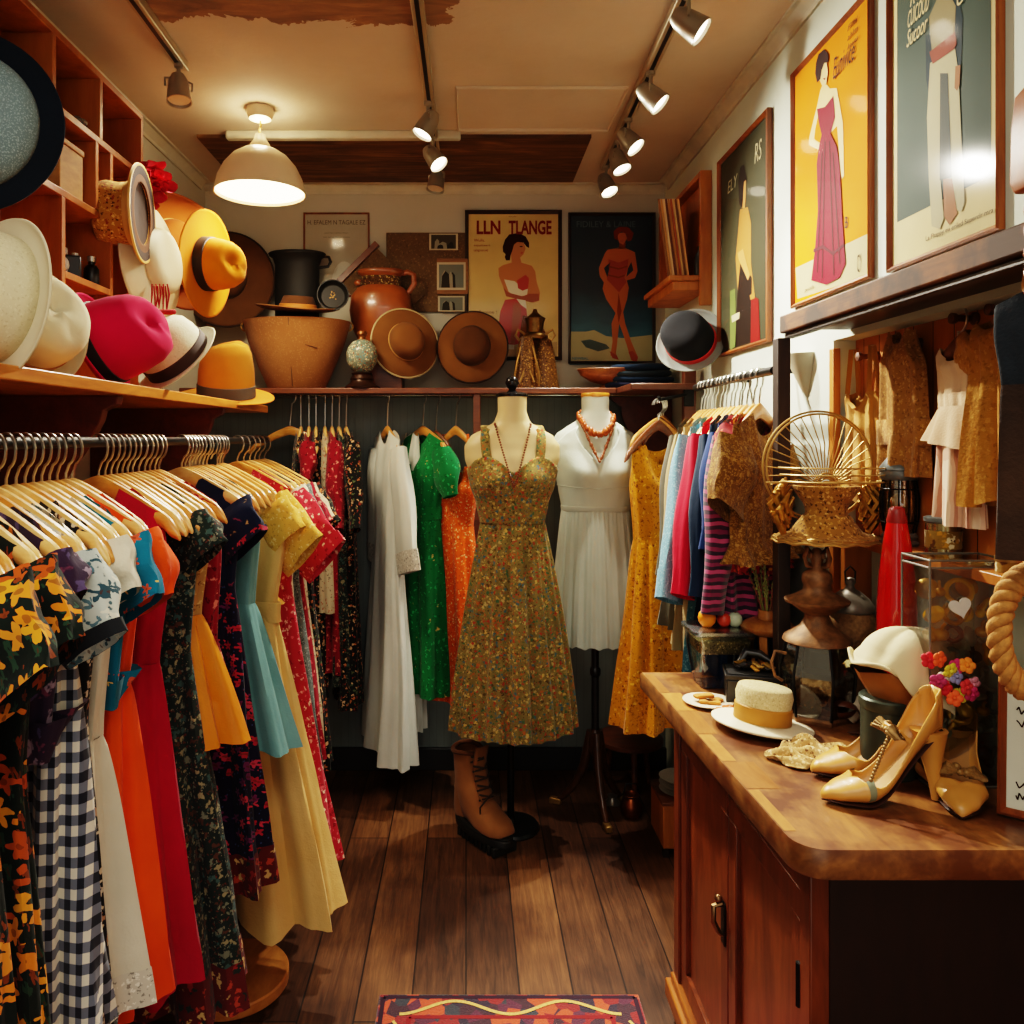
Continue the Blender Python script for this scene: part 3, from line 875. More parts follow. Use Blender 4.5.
    if straps:
        mb = MB()
        for sx in (-1, 1):
            mb = MB()
            mb.tube([(sx * ws * .8, -.012, ztop(ws * .8, True) - .004), (sx * ws * .7, -.006, straps[1]), (sx * ws * .62, .004, straps[1] + .002), (sx * ws * .75, .014, ztop(ws * .75, False) - .004)], .006, 6, flat=.4)
            mb.build('strap', straps[0], p)
    if sleeve:
        L = sleeve.get('len', .15); dr0 = R(sleeve.get('drop', 40)); r0 = sleeve.get('r0', .075); r1 = sleeve.get('r1', .065)
        puff = sleeve.get('puff', 0); dep = sleeve.get('dep', .032); sm = sleeve.get('mat', top); cuff = sleeve.get('cuff')
        bend = R(sleeve.get('bend', 0))
        for sx in ((-1, 1) if not sleeve.get('one') else (1,)):
            def sl(i, n, ex=0.0):
                t = i / n
                a = dr + bend * t
                return a
            dr = R(88) if sleeve.get('tuck') == sx else dr0
            x, z = ws * (.86 if sleeve.get('tuck') == sx else .93), ztop(ws * .93, True) - r0 * .72
            n = 12; rs = []; pts = []
            for i in range(n + 1):
                t = i / n
                a = dr + bend * t
                rr_ = r0 + (r1 - r0) * t + puff * math.sin(PI * min(1, t * 1.05)) - (puff * .0)
                dd = (dep * (.7 + .5 * math.sin(PI * min(1, .15 + t))) + puff * .35 * math.sin(PI * t))
                nx, nz = math.sin(a), math.cos(a)
                ring_ = []
                for k in range(28):
                    g = 2 * PI * k / 28
                    wob = 1 + .06 * math.sin(4 * g + seed + t * 3) + .05 * math.sin(7 * g + t * 5)
                    ring_.append((sx * (x + nx * rr_ * math.cos(g) * wob), dd * math.sin(g) * wob + .004 * math.sin(t * 9 + seed), z + nz * rr_ * math.cos(g) * wob))
                rs.append(ring_)
                x += math.cos(a) * L / n; z -= math.sin(a) * L / n
            MB().loft(rs).build('sleeve', sm, p, smooth=60)
            if cuff:
                last = [Vector(q) for q in rs[-1]]; prev = [Vector(q) for q in rs[-3]]
                cen = sum(last, Vector()) / len(last)
                o = [cen + (q - cen) * 1.05 for q in last]; cp = sum(prev, Vector()) / len(prev)
                i_ = [cp + (q - cp) * 1.07 for q in prev]
                MB().loft([i_, o]).build('cuff', cuff, p, smooth=60)
    return p

def RM(x, y, z, deg): return Matrix.Translation((x, y, z)) @ Matrix.Rotation(R(deg), 4, 'Z')

# fabrics
FL = dict
f_darkfloral = fab('teal_black_floral', '#132019', ['#d9821c', '#e39a2b', '#b8541a', '#d98a2a'], 25, .36, '#0d1613', 52, .26, ['#274232', '#7a3a14'], distort=.05, petals=True)
f_plum = fab('plum_print', '#3a2740', ['#6d3a52', '#8a7b8d', '#54486b'], 45, .36, '#2a2036')
f_paleprint = fab('pale_blue_print', '#aebcba', ['#5a7a86', '#34525f', '#d5d6c8'], 40, .36, '#c4cbc2', 85, .3, ['#45606a'], petals=True, distort=.1)
f_gingham = gingham('navy_gingham', '#e2dfcf', '#6d7584', '#171d2c', 44)
f_bwfloral = fab('black_cream_floral', '#1c1b1c', ['#d3c5a9', '#b08a6d', '#cfc3b0'], 60, .38)
f_white = fab('cream_white_cloth', '#dcd8c6', base2='#cfcab6', bump=.12)
f_teal = fab('peacock_blue', '#0f7794', ['#d9c06a', '#cf5a3a'], 22, .16, '#0b6580', petals=True, distort=.02)
f_orange = fab('bright_orange', '#ee5a0c', base2='#e04a08', bump=.12)
f_crimson = fab('crimson_cloth', '#a80a32', base2='#94082a', bump=.12)
f_greyprint = fab('grey_green_print', '#22302c', ['#6e7565', '#8f8a6a', '#54382c', '#3e5a58'], 62, .40, '#1b2624', 120, .32, ['#7d7e6a', '#5d2f24'])
f_redborder = fab('red_border_print', '#5a1d1d', ['#a8442f', '#c0a26a', '#23302e', '#8a2a2a'], 55, .42)
f_mustard = fab('mustard_satin', '#dd8a10', base2='#cc7a0c', rough=.5, bump=.12)
f_tanlace = fab('tan_lace', '#b98f55', ['#d8b77b', '#8a6436'], 90, .36)
f_redprint = fab('crimson_print', '#8a1226', ['#d34a54', '#5a0a18', '#e08a7a'], 60, .36)
f_navy = fab('navy_cloth', '#151f3c', ['#7a3450', '#b49a62'], 26, .16, '#101830')
f_navyfloral = fab('navy_red_floral', '#1a1630', ['#a8263c', '#c04058', '#6d2a5c'], 38, .34, '#14132a', 80, .2, ['#3a4a7a'], petals=True, distort=.04)
f_aqua = fab('pale_teal_cotton', '#74a3a4', base2='#639394', bump=.12)
f_butter = fab('butter_yellow', '#dcb978', base2='#d0a964', bump=.14, rough=.7)
f_butterlace = fab('yellow_lace', '#d8a648', ['#e8c884', '#b98a3a'], 100, .36)
f_pinkfloral = fab('red_pink_floral', '#b52a3a', ['#e8a09a', '#f0c9b0', '#8a1424', '#d8606a'], 70, .36)
f_creamsheer = fab('cream_muslin', '#d8cdb0', ['#efe6cc', '#b8a880'], 70, .3)
f_tweed = fab('grey_tweed', '#5d6461', ['#8d918a', '#3a3f40'], 150, .4)
f_blackfloral = fab('black_ditsy_floral', '#191a19', ['#c07a4a', '#d6b48a', '#8a3a2a', '#5a6a4a'], 64, .38, '#141413')
f_robe = fab('white_robe_cotton', '#dde0d6', base2='#d2d6cc', bump=.12)
f_green = fab('emerald_cloth', '#117a41', ['#2fae66', '#0c5a30'], 60, .3, '#0e6a38', 20, .12, ['#d8c06a'])
f_orangefloral = fab('orange_ditsy', '#e8640f', ['#f0a050', '#e8c890', '#b84808'], 95, .36, '#de580c')
f_yellowprint = fab('marigold_print', '#dd9410', ['#f0b93a', '#a8660a', '#8a4a10'], 70, .36, '#cf860c', 120, .3, ['#b8720a'])
f_lilac = fab('dusty_cream_print', '#c9b99a', ['#8a7a66', '#b06a50'], 70, .34)
f_lace = fab('white_lace', '#cfcabb', ['#efece0', '#8e8b80'], 110, .38)
f_cuffdark = fab('dark_cuff', '#22262b')

# ---- the rail along the left wall
RX, RZ, RA = -.70, 1.492, -30
rk = thing('clothes_rail', 'steel clothes rail on a round wooden foot in front of the hat shelf', 'clothes rail', (0, 0, 0))
M_base = wood('round_base_wood', '#b0662a', '#e09a50', (4, 1.5, 4), .4, .25)
MB().tube([(RX, .75, RZ), (RX, 2.82, RZ)], .010, 14).build('rail', M_iron, rk)
bx_, by_ = -.64, 2.2
MB().tube([(RX, 2.2, RZ), (RX, 2.2, .35), (RX + .02, 2.2, .2), (bx_, by_, .03)], .014, 12).build('post', M_iron, rk)
MB().lathe([(0, 0), (.146, 0), (.15, .004), (.15, .028), (.146, .033), (0, .033)], 64, c=(bx_, by_, 0), cap0=False, cap1=False).build('foot', M_base, rk, smooth=30)
MB().tube([(RX, .95, RZ), (RX, .95, .03)], .014, 12).lathe([(0, 0), (.15, 0), (.15, .03), (0, .03)], 40, c=(RX, .95, 0), cap0=False, cap1=False).build('post', M_iron, rk)

# (y, short description, name, label, kwargs)
S = dict
left = [
 (1.00, 'orange-flowered dress', 'dress', 'near-black dress with big orange flowers, nearest on the rail', S(top=f_darkfloral, hem=-1.33, wh=.265, ww=.18, ws=.185, sleeve=S(len=.12, drop=54, r0=.08, r1=.08), seed=1, amp=.02, lean=.02)),
 (1.075, 'second orange-flowered dress', 'dress', 'second near-black dress with orange flowers, behind the nearest one on the rail', S(top=f_darkfloral, hem=-1.33, wh=.275, ww=.17, ws=.185, sleeve=S(len=.11, drop=54, r0=.07, r1=.07), seed=2, amp=.02, lean=.02)),
 (1.135, 'plum print blouse', 'blouse', 'plum printed blouse squeezed behind the orange-flowered dresses', S(top=f_plum, hem=-.36, wh=.19, ww=.17, ws=.185, sleeve=S(len=.06, drop=56, r0=.055, r1=.05), seed=3)),
 (1.19, 'gingham dress', 'dress', 'dress with pale blue print top, dark cuffs and fringed navy gingham skirt', S(top=f_paleprint, skirt=f_gingham, zw=-.28, hem=-.84, wh=.2, ww=.17, ws=.185, sleeve=S(len=.12, drop=60, r0=.07, r1=.06, cuff=f_cuffdark), fringe=(f_tweed, .035), seed=4, amp=.02)),
 (1.245, 'black and cream print dress', 'dress', 'narrow black and cream flower print dress beside the gingham one', S(top=f_bwfloral, hem=-.92, wh=.205, ww=.17, ws=.185, seed=5, amp=.015)),
 (1.295, 'ivory dress', 'dress', 'plain ivory dress with a lace edge at its hem', S(top=f_white, skirt=f_white, hem=-.86, wh=.215, ww=.16, zw=-.45, ws=.18, sleeve=S(len=.08, drop=62, r0=.06, r1=.055, mat=f_white), border=(f_lace, .055), seed=6, amp=.022, lean=.0)),
 (1.345, 'peacock blue blouse', 'blouse', 'peacock blue short-sleeved blouse with tiny embroidered flowers', S(top=f_teal, hem=-.37, wh=.18, ww=.17, ws=.185, sleeve=S(len=.10, drop=58, r0=.07, r1=.065), seed=7)),
 (1.40, 'orange dress', 'dress', 'bright orange dress with puffed sleeves and long gathered skirt', S(top=f_orange, skirt=f_orange, hem=-.92, wh=.215, ww=.16, zw=-.4, ws=.185, sleeve=S(len=.11, drop=60, r0=.06, r1=.05, puff=.018, mat=f_orange), seed=8, amp=.024, nf=8, lean=-.005)),
 (1.525, 'crimson dress', 'dress', 'sleeveless crimson dress with a long smooth skirt', S(top=f_crimson, skirt=f_crimson, hem=-.96, wh=.235, ww=.16, zw=-.4, ws=.18, seed=9, amp=.02, nf=7, lean=.01)),
 (1.68, 'grey-green print dress', 'dress', 'long dark grey-green print dress with a red patterned hem', S(top=f_greyprint, skirt=f_greyprint, hem=-1.10, wh=.27, ww=.17, zw=-.42, bust=.185, ws=.178, sleeve=S(len=.08, drop=54, r0=.065, r1=.07, mat=f_greyprint), border=(f_redborder, .085), seed=10, amp=.026, nf=8, lean=.03, hemwave=.012)),
 (1.745, 'mustard dress', 'dress', 'short dress with tan lace top and mustard satin skirt', S(top=f_tanlace, skirt=f_mustard, hem=-.61, wh=.25, ww=.165, zw=-.36, ws=.18, seed=12, amp=.02, lean=.02)),
 (1.80, 'raspberry print dress', 'dress', 'raspberry print dress mostly hidden beside the mustard skirt', S(top=f_redprint, hem=-.60, wh=.225, ww=.19, bust=.205, seed=13)),
 (1.97, 'navy dress', 'dress', 'navy dress with wide short sleeves and purple-red floral skirt', S(top=f_navy, skirt=f_navyfloral, hem=-1.04, wh=.27, ww=.175, zw=-.34, bust=.19, ws=.172, sleeve=S(len=.10, drop=52, r0=.07, r1=.075, cuff=f_navyfloral), border=(f_redborder, .09), seed=14, amp=.02, lean=-.01)),
 (2.07, 'pale teal dress', 'dress', 'sleeveless pale teal cotton dress with fitted waist', S(top=f_aqua, skirt=f_aqua, hem=-.74, wh=.30, ww=.20, zw=-.40, ws=.2, bust=.22, seed=15, amp=.016, lean=.02)),
 (2.25, 'butter yellow dress', 'dress', 'butter yellow dress with gathered waistband and lace cap sleeves', S(top=f_butter, skirt=f_butter, hem=-1.24, wh=.37, ww=.22, zw=-.46, bust=.255, ws=.22, sleeve=S(len=.10, drop=50, r0=.07, r1=.065, mat=f_butterlace), belt=f_butter, seed=16, amp=.030, nf=8, lean=.05, hemwave=.014, dh=.1)),
 (2.30, 'yellow lace blouse', 'blouse', 'yellow lace blouse behind the butter yellow dress', S(top=f_butterlace, hem=-.45, wh=.2, ww=.19, bust=.215, sleeve=S(len=.17, drop=44, r0=.085, r1=.08), seed=17)),
 (2.45, 'red floral dress', 'dress', 'red and pink floral dress with flared short sleeves', S(top=f_pinkfloral, hem=-1.2, wh=.33, ww=.215, bust=.23, ws=.215, sleeve=S(len=.21, drop=44, r0=.085, r1=.085, cuff=f_pinkfloral), seed=18, amp=.022, lean=.05)),
 (2.52, 'cream muslin blouse', 'blouse', 'cream muslin blouse just behind the red floral dress', S(top=f_creamsheer, hem=-.75, wh=.22, ww=.2, bust=.22, sleeve=S(len=.1, drop=48, r0=.07), seed=19)),
 (2.59, 'grey tweed dress', 'dress', 'grey speckled tweed dress near the far end of the rail', S(top=f_tweed, hem=-1.0, wh=.27, ww=.2, bust=.22, sleeve=S(len=.12, drop=50, r0=.07), seed=20)),
 (2.65, 'scarlet print dress', 'dress', 'scarlet print dress, third from the far end of the rail', S(top=f_redprint, hem=-1.0, wh=.27, ww=.2, bust=.22, sleeve=S(len=.14, drop=48, r0=.075), seed=21)),
 (2.71, 'ivory print dress', 'dress', 'ivory print dress, second from the far end of the rail', S(top=f_lilac, hem=-1.05, wh=.28, ww=.2, bust=.22, sleeve=S(len=.13, drop=50, r0=.075), seed=22)),
 (2.78, 'dark ditsy dress', 'dress', 'black ditsy floral dress, last on the rail', S(top=f_blackfloral, hem=-1.08, wh=.29, ww=.21, bust=.23, sleeve=S(len=.15, drop=52, r0=.075), seed=23)),
]
HPK, ZSL = -.07, -.085
for i, (y, short, nm, label, kw) in enumerate(left):
    M = RM(RX, y, RZ, RA)
    garment(nm, label, nm, M, zs=ZSL, **kw)
    pale = .8 < y < 1.46
    hanger('wooden hanger with steel hook holding the ' + short, M, M_hang_pale if pale or i % 3 == 0 else M_hang, hw=.225, pk=HPK)
# bare hangers pushed in between, bunched in three groups along the rail
bare = [1.035, 1.105, 1.162, 1.218, 1.27, 1.32, 1.37, 1.425, 1.552, 1.578, 1.604, 1.63, 1.655, 1.712, 1.772, 1.825, 1.995, 2.02, 2.045, 2.10, 2.13, 2.16, 2.19, 2.22, 2.275]
for i, y in enumerate(bare):
    lo = [g for g in left if g[0] < y][-1][1]; hi = [g for g in left if g[0] > y][0][1]
    hanger('bare wooden hanger between the %s and the %s' % (lo, hi), RM(RX, y, RZ, RA + rnd.uniform(-3, 3)), M_hang_pale if i % 2 else M_hang, hw=.215, pk=HPK, group='bare hangers between the %s and the %s' % (lo, hi))

# ---- back rail under the shelf
BY, BZ = 3.42, 1.685
rb = thing('clothes_rail', 'thin chrome clothes rail fixed under the back shelf', 'clothes rail', (0, 0, 0))
MB().tube([(-1.12, BY, BZ), (.80, BY, BZ)], .008, 10).build('rail', M_chrome, rb)
for x in (-.9, -.1, .7):
    MB().tube([(x, BY, BZ), (x, BY, BZ + .014)], .006, 8).build('bracket', M_chrome, rb)
def bx(px, Y=BY): return (px - CX) * Y / F
# a lone bare hanger facing the room, then seven end-on
hanger('bare wooden hanger facing the room at the end of the back rail', RM(bx(290), BY, BZ, -12), M_hang, hw=.19, pk=-.14, drop=.085)
ends = [(301, 'black print dress nearest the corner', f_blackfloral, -1.1), (309, 'crimson print dress', f_redprint, -1.0), (316, 'dark floral dress', f_blackfloral, -1.25), (325, 'ivory speckled dress', f_lilac, -.9),
        (332, 'scarlet flowered dress', f_redprint, -1.15), (339, 'grey-green speckled dress', f_greyprint, -1.2), (346, 'black flowered long-sleeved dress', f_blackfloral, -1.3)]
for i, (px, short, m, hem) in enumerate(ends):
    M = RM(bx(px), BY, BZ, -82 + i * 1.5)
    hanger('pale hanger seen end-on holding the ' + short, M, M_hang_pale, hw=.165, pk=-.14, drop=.08)
    garment('dress', short + ' hanging end-on from the back rail', 'dress', M, m, ws=.155, zs=-.15, ww=.14, wh=.17, bust=.155, zw=-.55, hem=hem, seed=40 + i, amp=.012, nf=6, dh=.045,
            sleeve=S(len=.36 if i in (4, 6) else .16, drop=70, r0=.05, r1=.045, tuck=-1) if i in (1, 4, 6) else None)
# white robe with wide sleeves
M = RM(bx(388), BY - .03, BZ, -66)
hanger('wooden hanger holding the long white robe', M, M_hang, hw=.165, pk=-.14, drop=.08)
garment('robe', 'long white robe with wide lace-edged sleeves on the back rail', 'robe', M, f_robe, ws=.155, zs=-.15, nw=.05, ww=.15, wh=.22, bust=.165, zw=-.6, hem=-1.50, seed=60, amp=.02, nf=7, dh=.075,
        sleeve=S(len=.5, drop=76, tuck=-1, r0=.06, r1=.11, dep=.03, cuff=f_lace), lean=.03)
M = RM(bx(423), BY, BZ, -55)
hanger('wooden hanger holding the green dress', M, M_hang, hw=.19, pk=-.14, drop=.08)
garment('dress', 'emerald green dress with puffed sleeves and gold specks', 'dress', M, f_green, f_green, ws=.16, zs=-.16, nw=.06, dip=.05, ww=.11, wh=.17, bust=.15, zw=-.5, hem=-1.25, seed=61, amp=.014, nf=7, dh=.09, db=.06, belt=f_green,
        sleeve=S(len=.2, drop=74, r0=.05, r1=.045, puff=.025, mat=f_green))
hanger('bare dark hanger beside the green dress', RM(bx(436), BY, BZ, -48), M_hang_dk, hw=.1, pk=-.16, drop=.06)
M = RM(bx(456), BY - .05, BZ, -50)
hanger('wooden hanger holding the orange floral strappy dress', M, M_hang, hw=.15, pk=-.14, drop=.1)
garment('dress', 'orange ditsy floral strappy dress hanging beside the front mannequin', 'dress', M, f_orangefloral, f_orangefloral, ws=.12, zs=-.3, nw=.07, dip=.05, dip_b=.03, ww=.1, wh=.2, bust=.125, zw=-.55, hem=-1.28, seed=62, amp=.016, nf=7, dh=.09, db=.06,
        straps=(f_orangefloral, -.17))
garment('dress', 'pale grey slip dress hanging low behind the white robe', 'dress', RM(bx(412, 3.5), 3.5, BZ, -75), f_robe, ws=.12, zs=-.16, ww=.12, wh=.15, bust=.13, zw=-.55, hem=-1.42, seed=63, amp=.012, dh=.04)

# ---- marigold dress on an arm from the shelf upright, turned half towards the room
MGX, MGY, MGZ = .715, 2.97, 1.63
ph_ = thing('wall_hook', 'dark metal arm holding a bunch of hooks above the marigold dress', 'hook', (0, 0, 0))
MB().tube([(.835, 3.035, 1.665), (MGX + .02, 2.99, 1.645), (MGX, 2.95, 1.642), (MGX - .01, 2.93, 1.65)], .006, 8).build('arm', M_iron, ph_)
MB().box(.825, .865, 3.03, 3.039, 1.62, 1.70).build('mount', M_iron, ph_, bevel=.003)
MGM = RM(MGX, MGY, MGZ, 38)
hanger('brown wooden hanger holding the marigold dress', MGM, M_hang_dk, hw=.19, pk=-.07, drop=.12)
for i in range(4):
    hanger('empty wooden hanger in the bunch above the marigold dress', RM(MGX + .010 * i, MGY + .014 + .012 * i, MGZ + .003 * i, 28 + 5 * i), M_hang_dk if i % 2 else M_hang, hw=.13, pk=-.06, drop=.075, group='empty hangers above the marigold dress')
garment('dress', 'marigold yellow print dress with a dark inner neck, between mannequin and counter', 'dress', MGM, f_yellowprint, f_yellowprint, ws=.15, zs=-.15, slope=.55, nw=.085, dip=.08, dip_b=.03, ww=.115, wh=.205, bust=.14, zw=-.50, hem=-1.17, seed=70, amp=.018, nf=9, dh=.11, db=.06)

# ---- rail on the right wall
QX, QZ = .752, 1.665
rq = thing('clothes_rail', 'dark clothes rail with wrapped bar on the right-hand wall', 'clothes rail', (0, 0, 0))
MB().tube([(QX, 1.95, QZ), (QX, 2.62, QZ)], .011, 12).build('rail', M_iron, rq)
for y in (2.2, 2.56):
    MB().tube([(QX, y, QZ), (.82, y, QZ + .02), (XR, y, QZ + .02)], .008, 8).build('bracket', M_iron, rq)
f_denim = fab('light_denim', '#6f9cab', ['#8fb6c0', '#5d8796'], 170, .4, '#6590a0')
f_tealskirt = fab('washed_teal_denim', '#4a8391', ['#79a9ae', '#3a6f80'], 120, .4, '#3f7888')
f_beige = fab('beige_linen', '#a08a60', base2='#8f7a54')
f_grey = fab('grey_olive_wool', '#5a5646', base2='#4d4a3d')
f_brightred = fab('cherry_red', '#c50f33', base2='#b40b2c')
f_darknavy = fab('deep_navy', '#17304a', base2='#12263c')
f_royal = fab('royal_blue', '#1f3f78', base2='#1a3566')
f_brocade = fab('bronze_brocade', '#7a5220', ['#8f6428', '#5f3e16', '#a07c40'], 85, .42, '#6b4518', 200, .4, ['#9a7434'])
f_stripe = stripes('plum_pink_stripes', ['#7a1f4a', '#3a1430', '#a8406a', '#2a1028'], 26)
f_redflower = fab('red_pansy_print', '#8a1a20', ['#d8563a', '#e0a040', '#3a0c10'], 50, .4)
f_brownskirt = fab('brown_corduroy', '#6a4420', base2='#54361a')
right = [
 (2.56, 'grey olive coat', 'coat', 'grey olive coat, farthest on the right-hand rail', S(top=f_grey, hem=-.75, wh=.17, ww=.16, bust=.165, ws=.16, sleeve=S(len=.42, drop=76, r0=.055, r1=.045), seed=80)),
 (2.50, 'beige linen jacket', 'jacket', 'beige linen jacket beside the grey olive coat', S(top=f_beige, hem=-.8, wh=.17, ww=.16, bust=.165, ws=.16, sleeve=S(len=.46, drop=74, r0=.055, r1=.05), seed=81)),
 (2.42, 'pale blue denim jacket', 'jacket', 'pale blue denim jacket with long cuffed sleeve', S(top=f_denim, hem=-.62, wh=.165, ww=.16, bust=.165, ws=.165, sleeve=S(len=.46, drop=70, r0=.065, r1=.055, dep=.04, cuff=f_denim), seed=82)),
 (2.37, 'washed teal skirt dress', 'dress', 'long washed teal denim dress reaching down behind the counter', S(top=f_tealskirt, hem=-1.02, wh=.16, ww=.135, bust=.145, ws=.13, seed=83, amp=.02, lean=.0)),
 (2.31, 'cherry red cardigan', 'cardigan', 'cherry red cardigan with a long plain sleeve', S(top=f_brightred, hem=-.6, wh=.15, ww=.15, bust=.16, ws=.165, sleeve=S(len=.43, drop=70, r0=.06, r1=.045, dep=.036), seed=84)),
 (2.24, 'deep navy jacket', 'jacket', 'deep navy jacket next to the red cardigan', S(top=f_darknavy, hem=-.72, wh=.16, ww=.155, bust=.16, ws=.155, sleeve=S(len=.42, drop=77, r0=.055, r1=.045), seed=85)),
 (2.18, 'royal blue tunic', 'tunic', 'royal blue tunic on the right-hand rail', S(top=f_royal, hem=-.9, wh=.17, ww=.15, bust=.16, ws=.15, sleeve=S(len=.3, drop=76, r0=.05, r1=.045), seed=86)),
 (2.14, 'plum striped jumper', 'jumper', 'plum and pink striped jumper with its sleeve hanging low', S(top=f_stripe, hem=-.62, wh=.16, ww=.155, bust=.16, ws=.155, sleeve=S(len=.44, drop=80, r0=.055, r1=.05), seed=87)),
 (2.09, 'red flower print tunic', 'tunic', 'red flower print tunic beside the dark wooden post', S(top=f_redflower, hem=-.5, wh=.15, ww=.15, bust=.155, ws=.15, sleeve=S(len=.08, drop=50, r0=.05), seed=88)),
 (2.05, 'bronze brocade blouse', 'blouse', 'bronze brocade blouse with wide sleeve, nearest on the right-hand rail', S(top=f_brocade, hem=-.47, wh=.175, ww=.165, bust=.17, ws=.165, sleeve=S(len=.17, drop=64, r0=.075, r1=.085, dep=.04), seed=89, db=.04)),
]
for i, (y, short, nm, label, kw) in enumerate(right):
    M = RM(QX, y, QZ, 50)
    if kw.get('sleeve'): kw['sleeve']['tuck'] = 1
    garment(nm, label, nm, M, zs=-.1, **kw)
    hanger('yellowish wooden hanger holding the ' + short, M, M_hang, hw=.17)
for y in (2.20, 2.27, 2.34, 2.46, 2.53):
    lo = [g for g in right if g[0] > y][-1][1]; hi = [g for g in right if g[0] < y][0][1]
    hanger('bare yellowish hanger between the %s and the %s' % (lo, hi), RM(QX, y, QZ, 50), M_hang, hw=.165, group='bare hangers on the right-hand rail')

# ---- small clothes pinned up in the alcove (they hang flat against the boards)
f_tan = fab('tan_cotton', '#b07f3a', base2='#a07030', bump=.16)
f_tan2 = fab('brown_speckled_linen', '#96682f', ['#b08446', '#7d5424'], 130, .4, bump=.16)
f_pinkstripe = stripes('pink_cream_stripes', ['#d9b49a', '#e6cdb0', '#d9b49a', '#b9836a'], 40, 1)
f_pinkpale = fab('pale_pink_cotton', '#dcc0a0', base2='#cfae8c', bump=.16)
f_goldlace = fab('gold_ruffle_lace', '#a8742a', ['#b9873c', '#94641f', '#b27c32'], 110, .4, bump=.25)
def AM(Y, Z): return Matrix.Translation((NX - .034, Y, Z)) @ Matrix.Rotation(R(-90), 4, 'Z')
M_peg = plain('peg_wood', '#5a2f14', .5)
def peg(label, Y, Z):
    g = MB(axis_M((NX, Y, Z), (-1, 0, 0))).lathe([(.012, 0), (.012, .006), (.006, .01), (.006, .035), (.01, .04), (.01, .048), (0, .05)], 14).build('coat_peg', M_peg)
    return tag(g, label, 'peg')
garment('slip_blouse', 'tan cotton slip blouse with one shoulder strap, pinned to the alcove boards', 'top', AM(1.865, 1.71), f_tan, ws=.065, zs=-.10, nw=.05, dip=.04, dip_b=.02, ww=.07, wh=.095, bust=.075, zw=-.15, hem=-.36, dh=.018, db=.016, amp=.007, nf=9, seed=101, straps=(f_tan, 0.0), hemwave=.01)
peg('wooden peg holding the tan cotton slip blouse', 1.865, 1.69)
garment('romper', 'brown speckled romper with a gathered front, hung beside the tan slip top', 'romper', AM(1.70, 1.75), f_tan2, f_tan2, ws=.045, zs=-.02, nw=.03, dip=.03, ww=.09, wh=.085, bust=.08, zw=-.24, hem=-.33, dh=.02, db=.018, amp=.008, nf=7, seed=102, belt=f_tan2)
peg('wooden peg holding the brown speckled romper', 1.69, 1.70)
hanger('small child-sized hanger holding the pink pinafore', AM(1.505, 1.735), M_hang_dk, hw=.055, pk=-.05, drop=.03)
garment('pinafore', 'pale pink pinafore dress with peplum over a striped skirt', 'pinafore', AM(1.505, 1.735), f_pinkpale, f_pinkstripe, ws=.05, zs=-.06, nw=.04, dip=.03, ww=.05, wh=.06, bust=.055, zw=-.18, hem=-.40, dh=.018, db=.016, amp=.006, nf=8, seed=103, belt=f_pinkpale)
pf = [o for o in COL.objects if o.name.startswith('pinafore')][0]
rs = []
for j in range(9):
    t_ = j / 8
    rs.append([((.052 + .05 * t_ + .006 * t_ * math.sin(9 * a)) * math.cos(a), (.02 + .012 * t_ + .006 * t_ * math.sin(9 * a)) * math.sin(a), -.175 - .075 * t_ - .012 * t_ * math.cos(a)) for a in (2 * PI * k / 60 for k in range(60))])
MB().loft(rs).build('peplum', f_pinkpale, pf, smooth=60)
peg('wooden peg holding the pink pinafore', 1.505, 1.725)
garment('ruffle_dress', 'gold lace ruffled child dress hanging at the end of the alcove', 'dress', AM(1.40, 1.76), f_goldlace, f_goldlace, ws=.045, zs=-.05, nw=.03, dip=.02, ww=.06, wh=.075, bust=.055, zw=-.16, hem=-.37, dh=.024, db=.02, amp=.009, nf=11, seed=104, hemwave=.014, sleeve=S(len=.07, drop=60, r0=.03, r1=.035, dep=.018, puff=.012, mat=f_goldlace))
peg('wooden peg holding the gold lace dress', 1.40, 1.725)
# ------------------------------------------------------------------ shelves
SZ = 1.62      # top of the left hat shelf
ls = thing('hat_shelf', 'long wooden hat shelf over the left clothes rail', 'shelf', (0, 0, 0))
MB().box(XL + .001, -.742, .7, 3.0, SZ - .026, SZ).build('board', M_shelf, ls, bevel=.003)
M_brk = wood('bracket_wood', '#4a1a0e', '#6e2c18', (5, 5, 5), .5, .1)
for y in (1.0, 1.76, 2.52):
    pts = [(XL + .002, SZ - .027), (-.765, SZ - .027), (-.77, SZ - .045)]
    for k in range(9):
        a = R(90 - 90 * k / 8)
        pts.append((-.80 - .30 * (1 - math.sin(a)) * 1.0, SZ - .06 - .26 * (1 - math.cos(R(90) - a)) - .14 * k / 8))
    pts.append((XL + .002, SZ - .47))
    MB().prism(pts, y, y + .03).build('bracket', M_brk, ls, bevel=.002)
tag(MB().box(XL + .002, XL + .07, .7, 1.74, .9, SZ - .03).box(XL + .07, XL + .085, 1.70, 1.74, .9, SZ - .03).build('wall_board', M_orange_wood, bevel=.002), 'orange wooden wall board below the hat shelf at its near end', 'board')
BSZ = 1.707
bs = thing('back_shelf', 'wooden shelf across the back wall carrying hats and pots', 'shelf', (0, 0, 0))
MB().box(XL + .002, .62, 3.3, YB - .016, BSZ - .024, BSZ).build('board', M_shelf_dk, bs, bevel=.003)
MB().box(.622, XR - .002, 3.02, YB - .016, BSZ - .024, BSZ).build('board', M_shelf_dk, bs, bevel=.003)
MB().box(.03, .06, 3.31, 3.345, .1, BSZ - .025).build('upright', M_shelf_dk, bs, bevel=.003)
MB().box(.83, .875, 3.04, 3.08, .0, BSZ + .06).build('upright', M_shelf_dk, bs, bevel=.003)
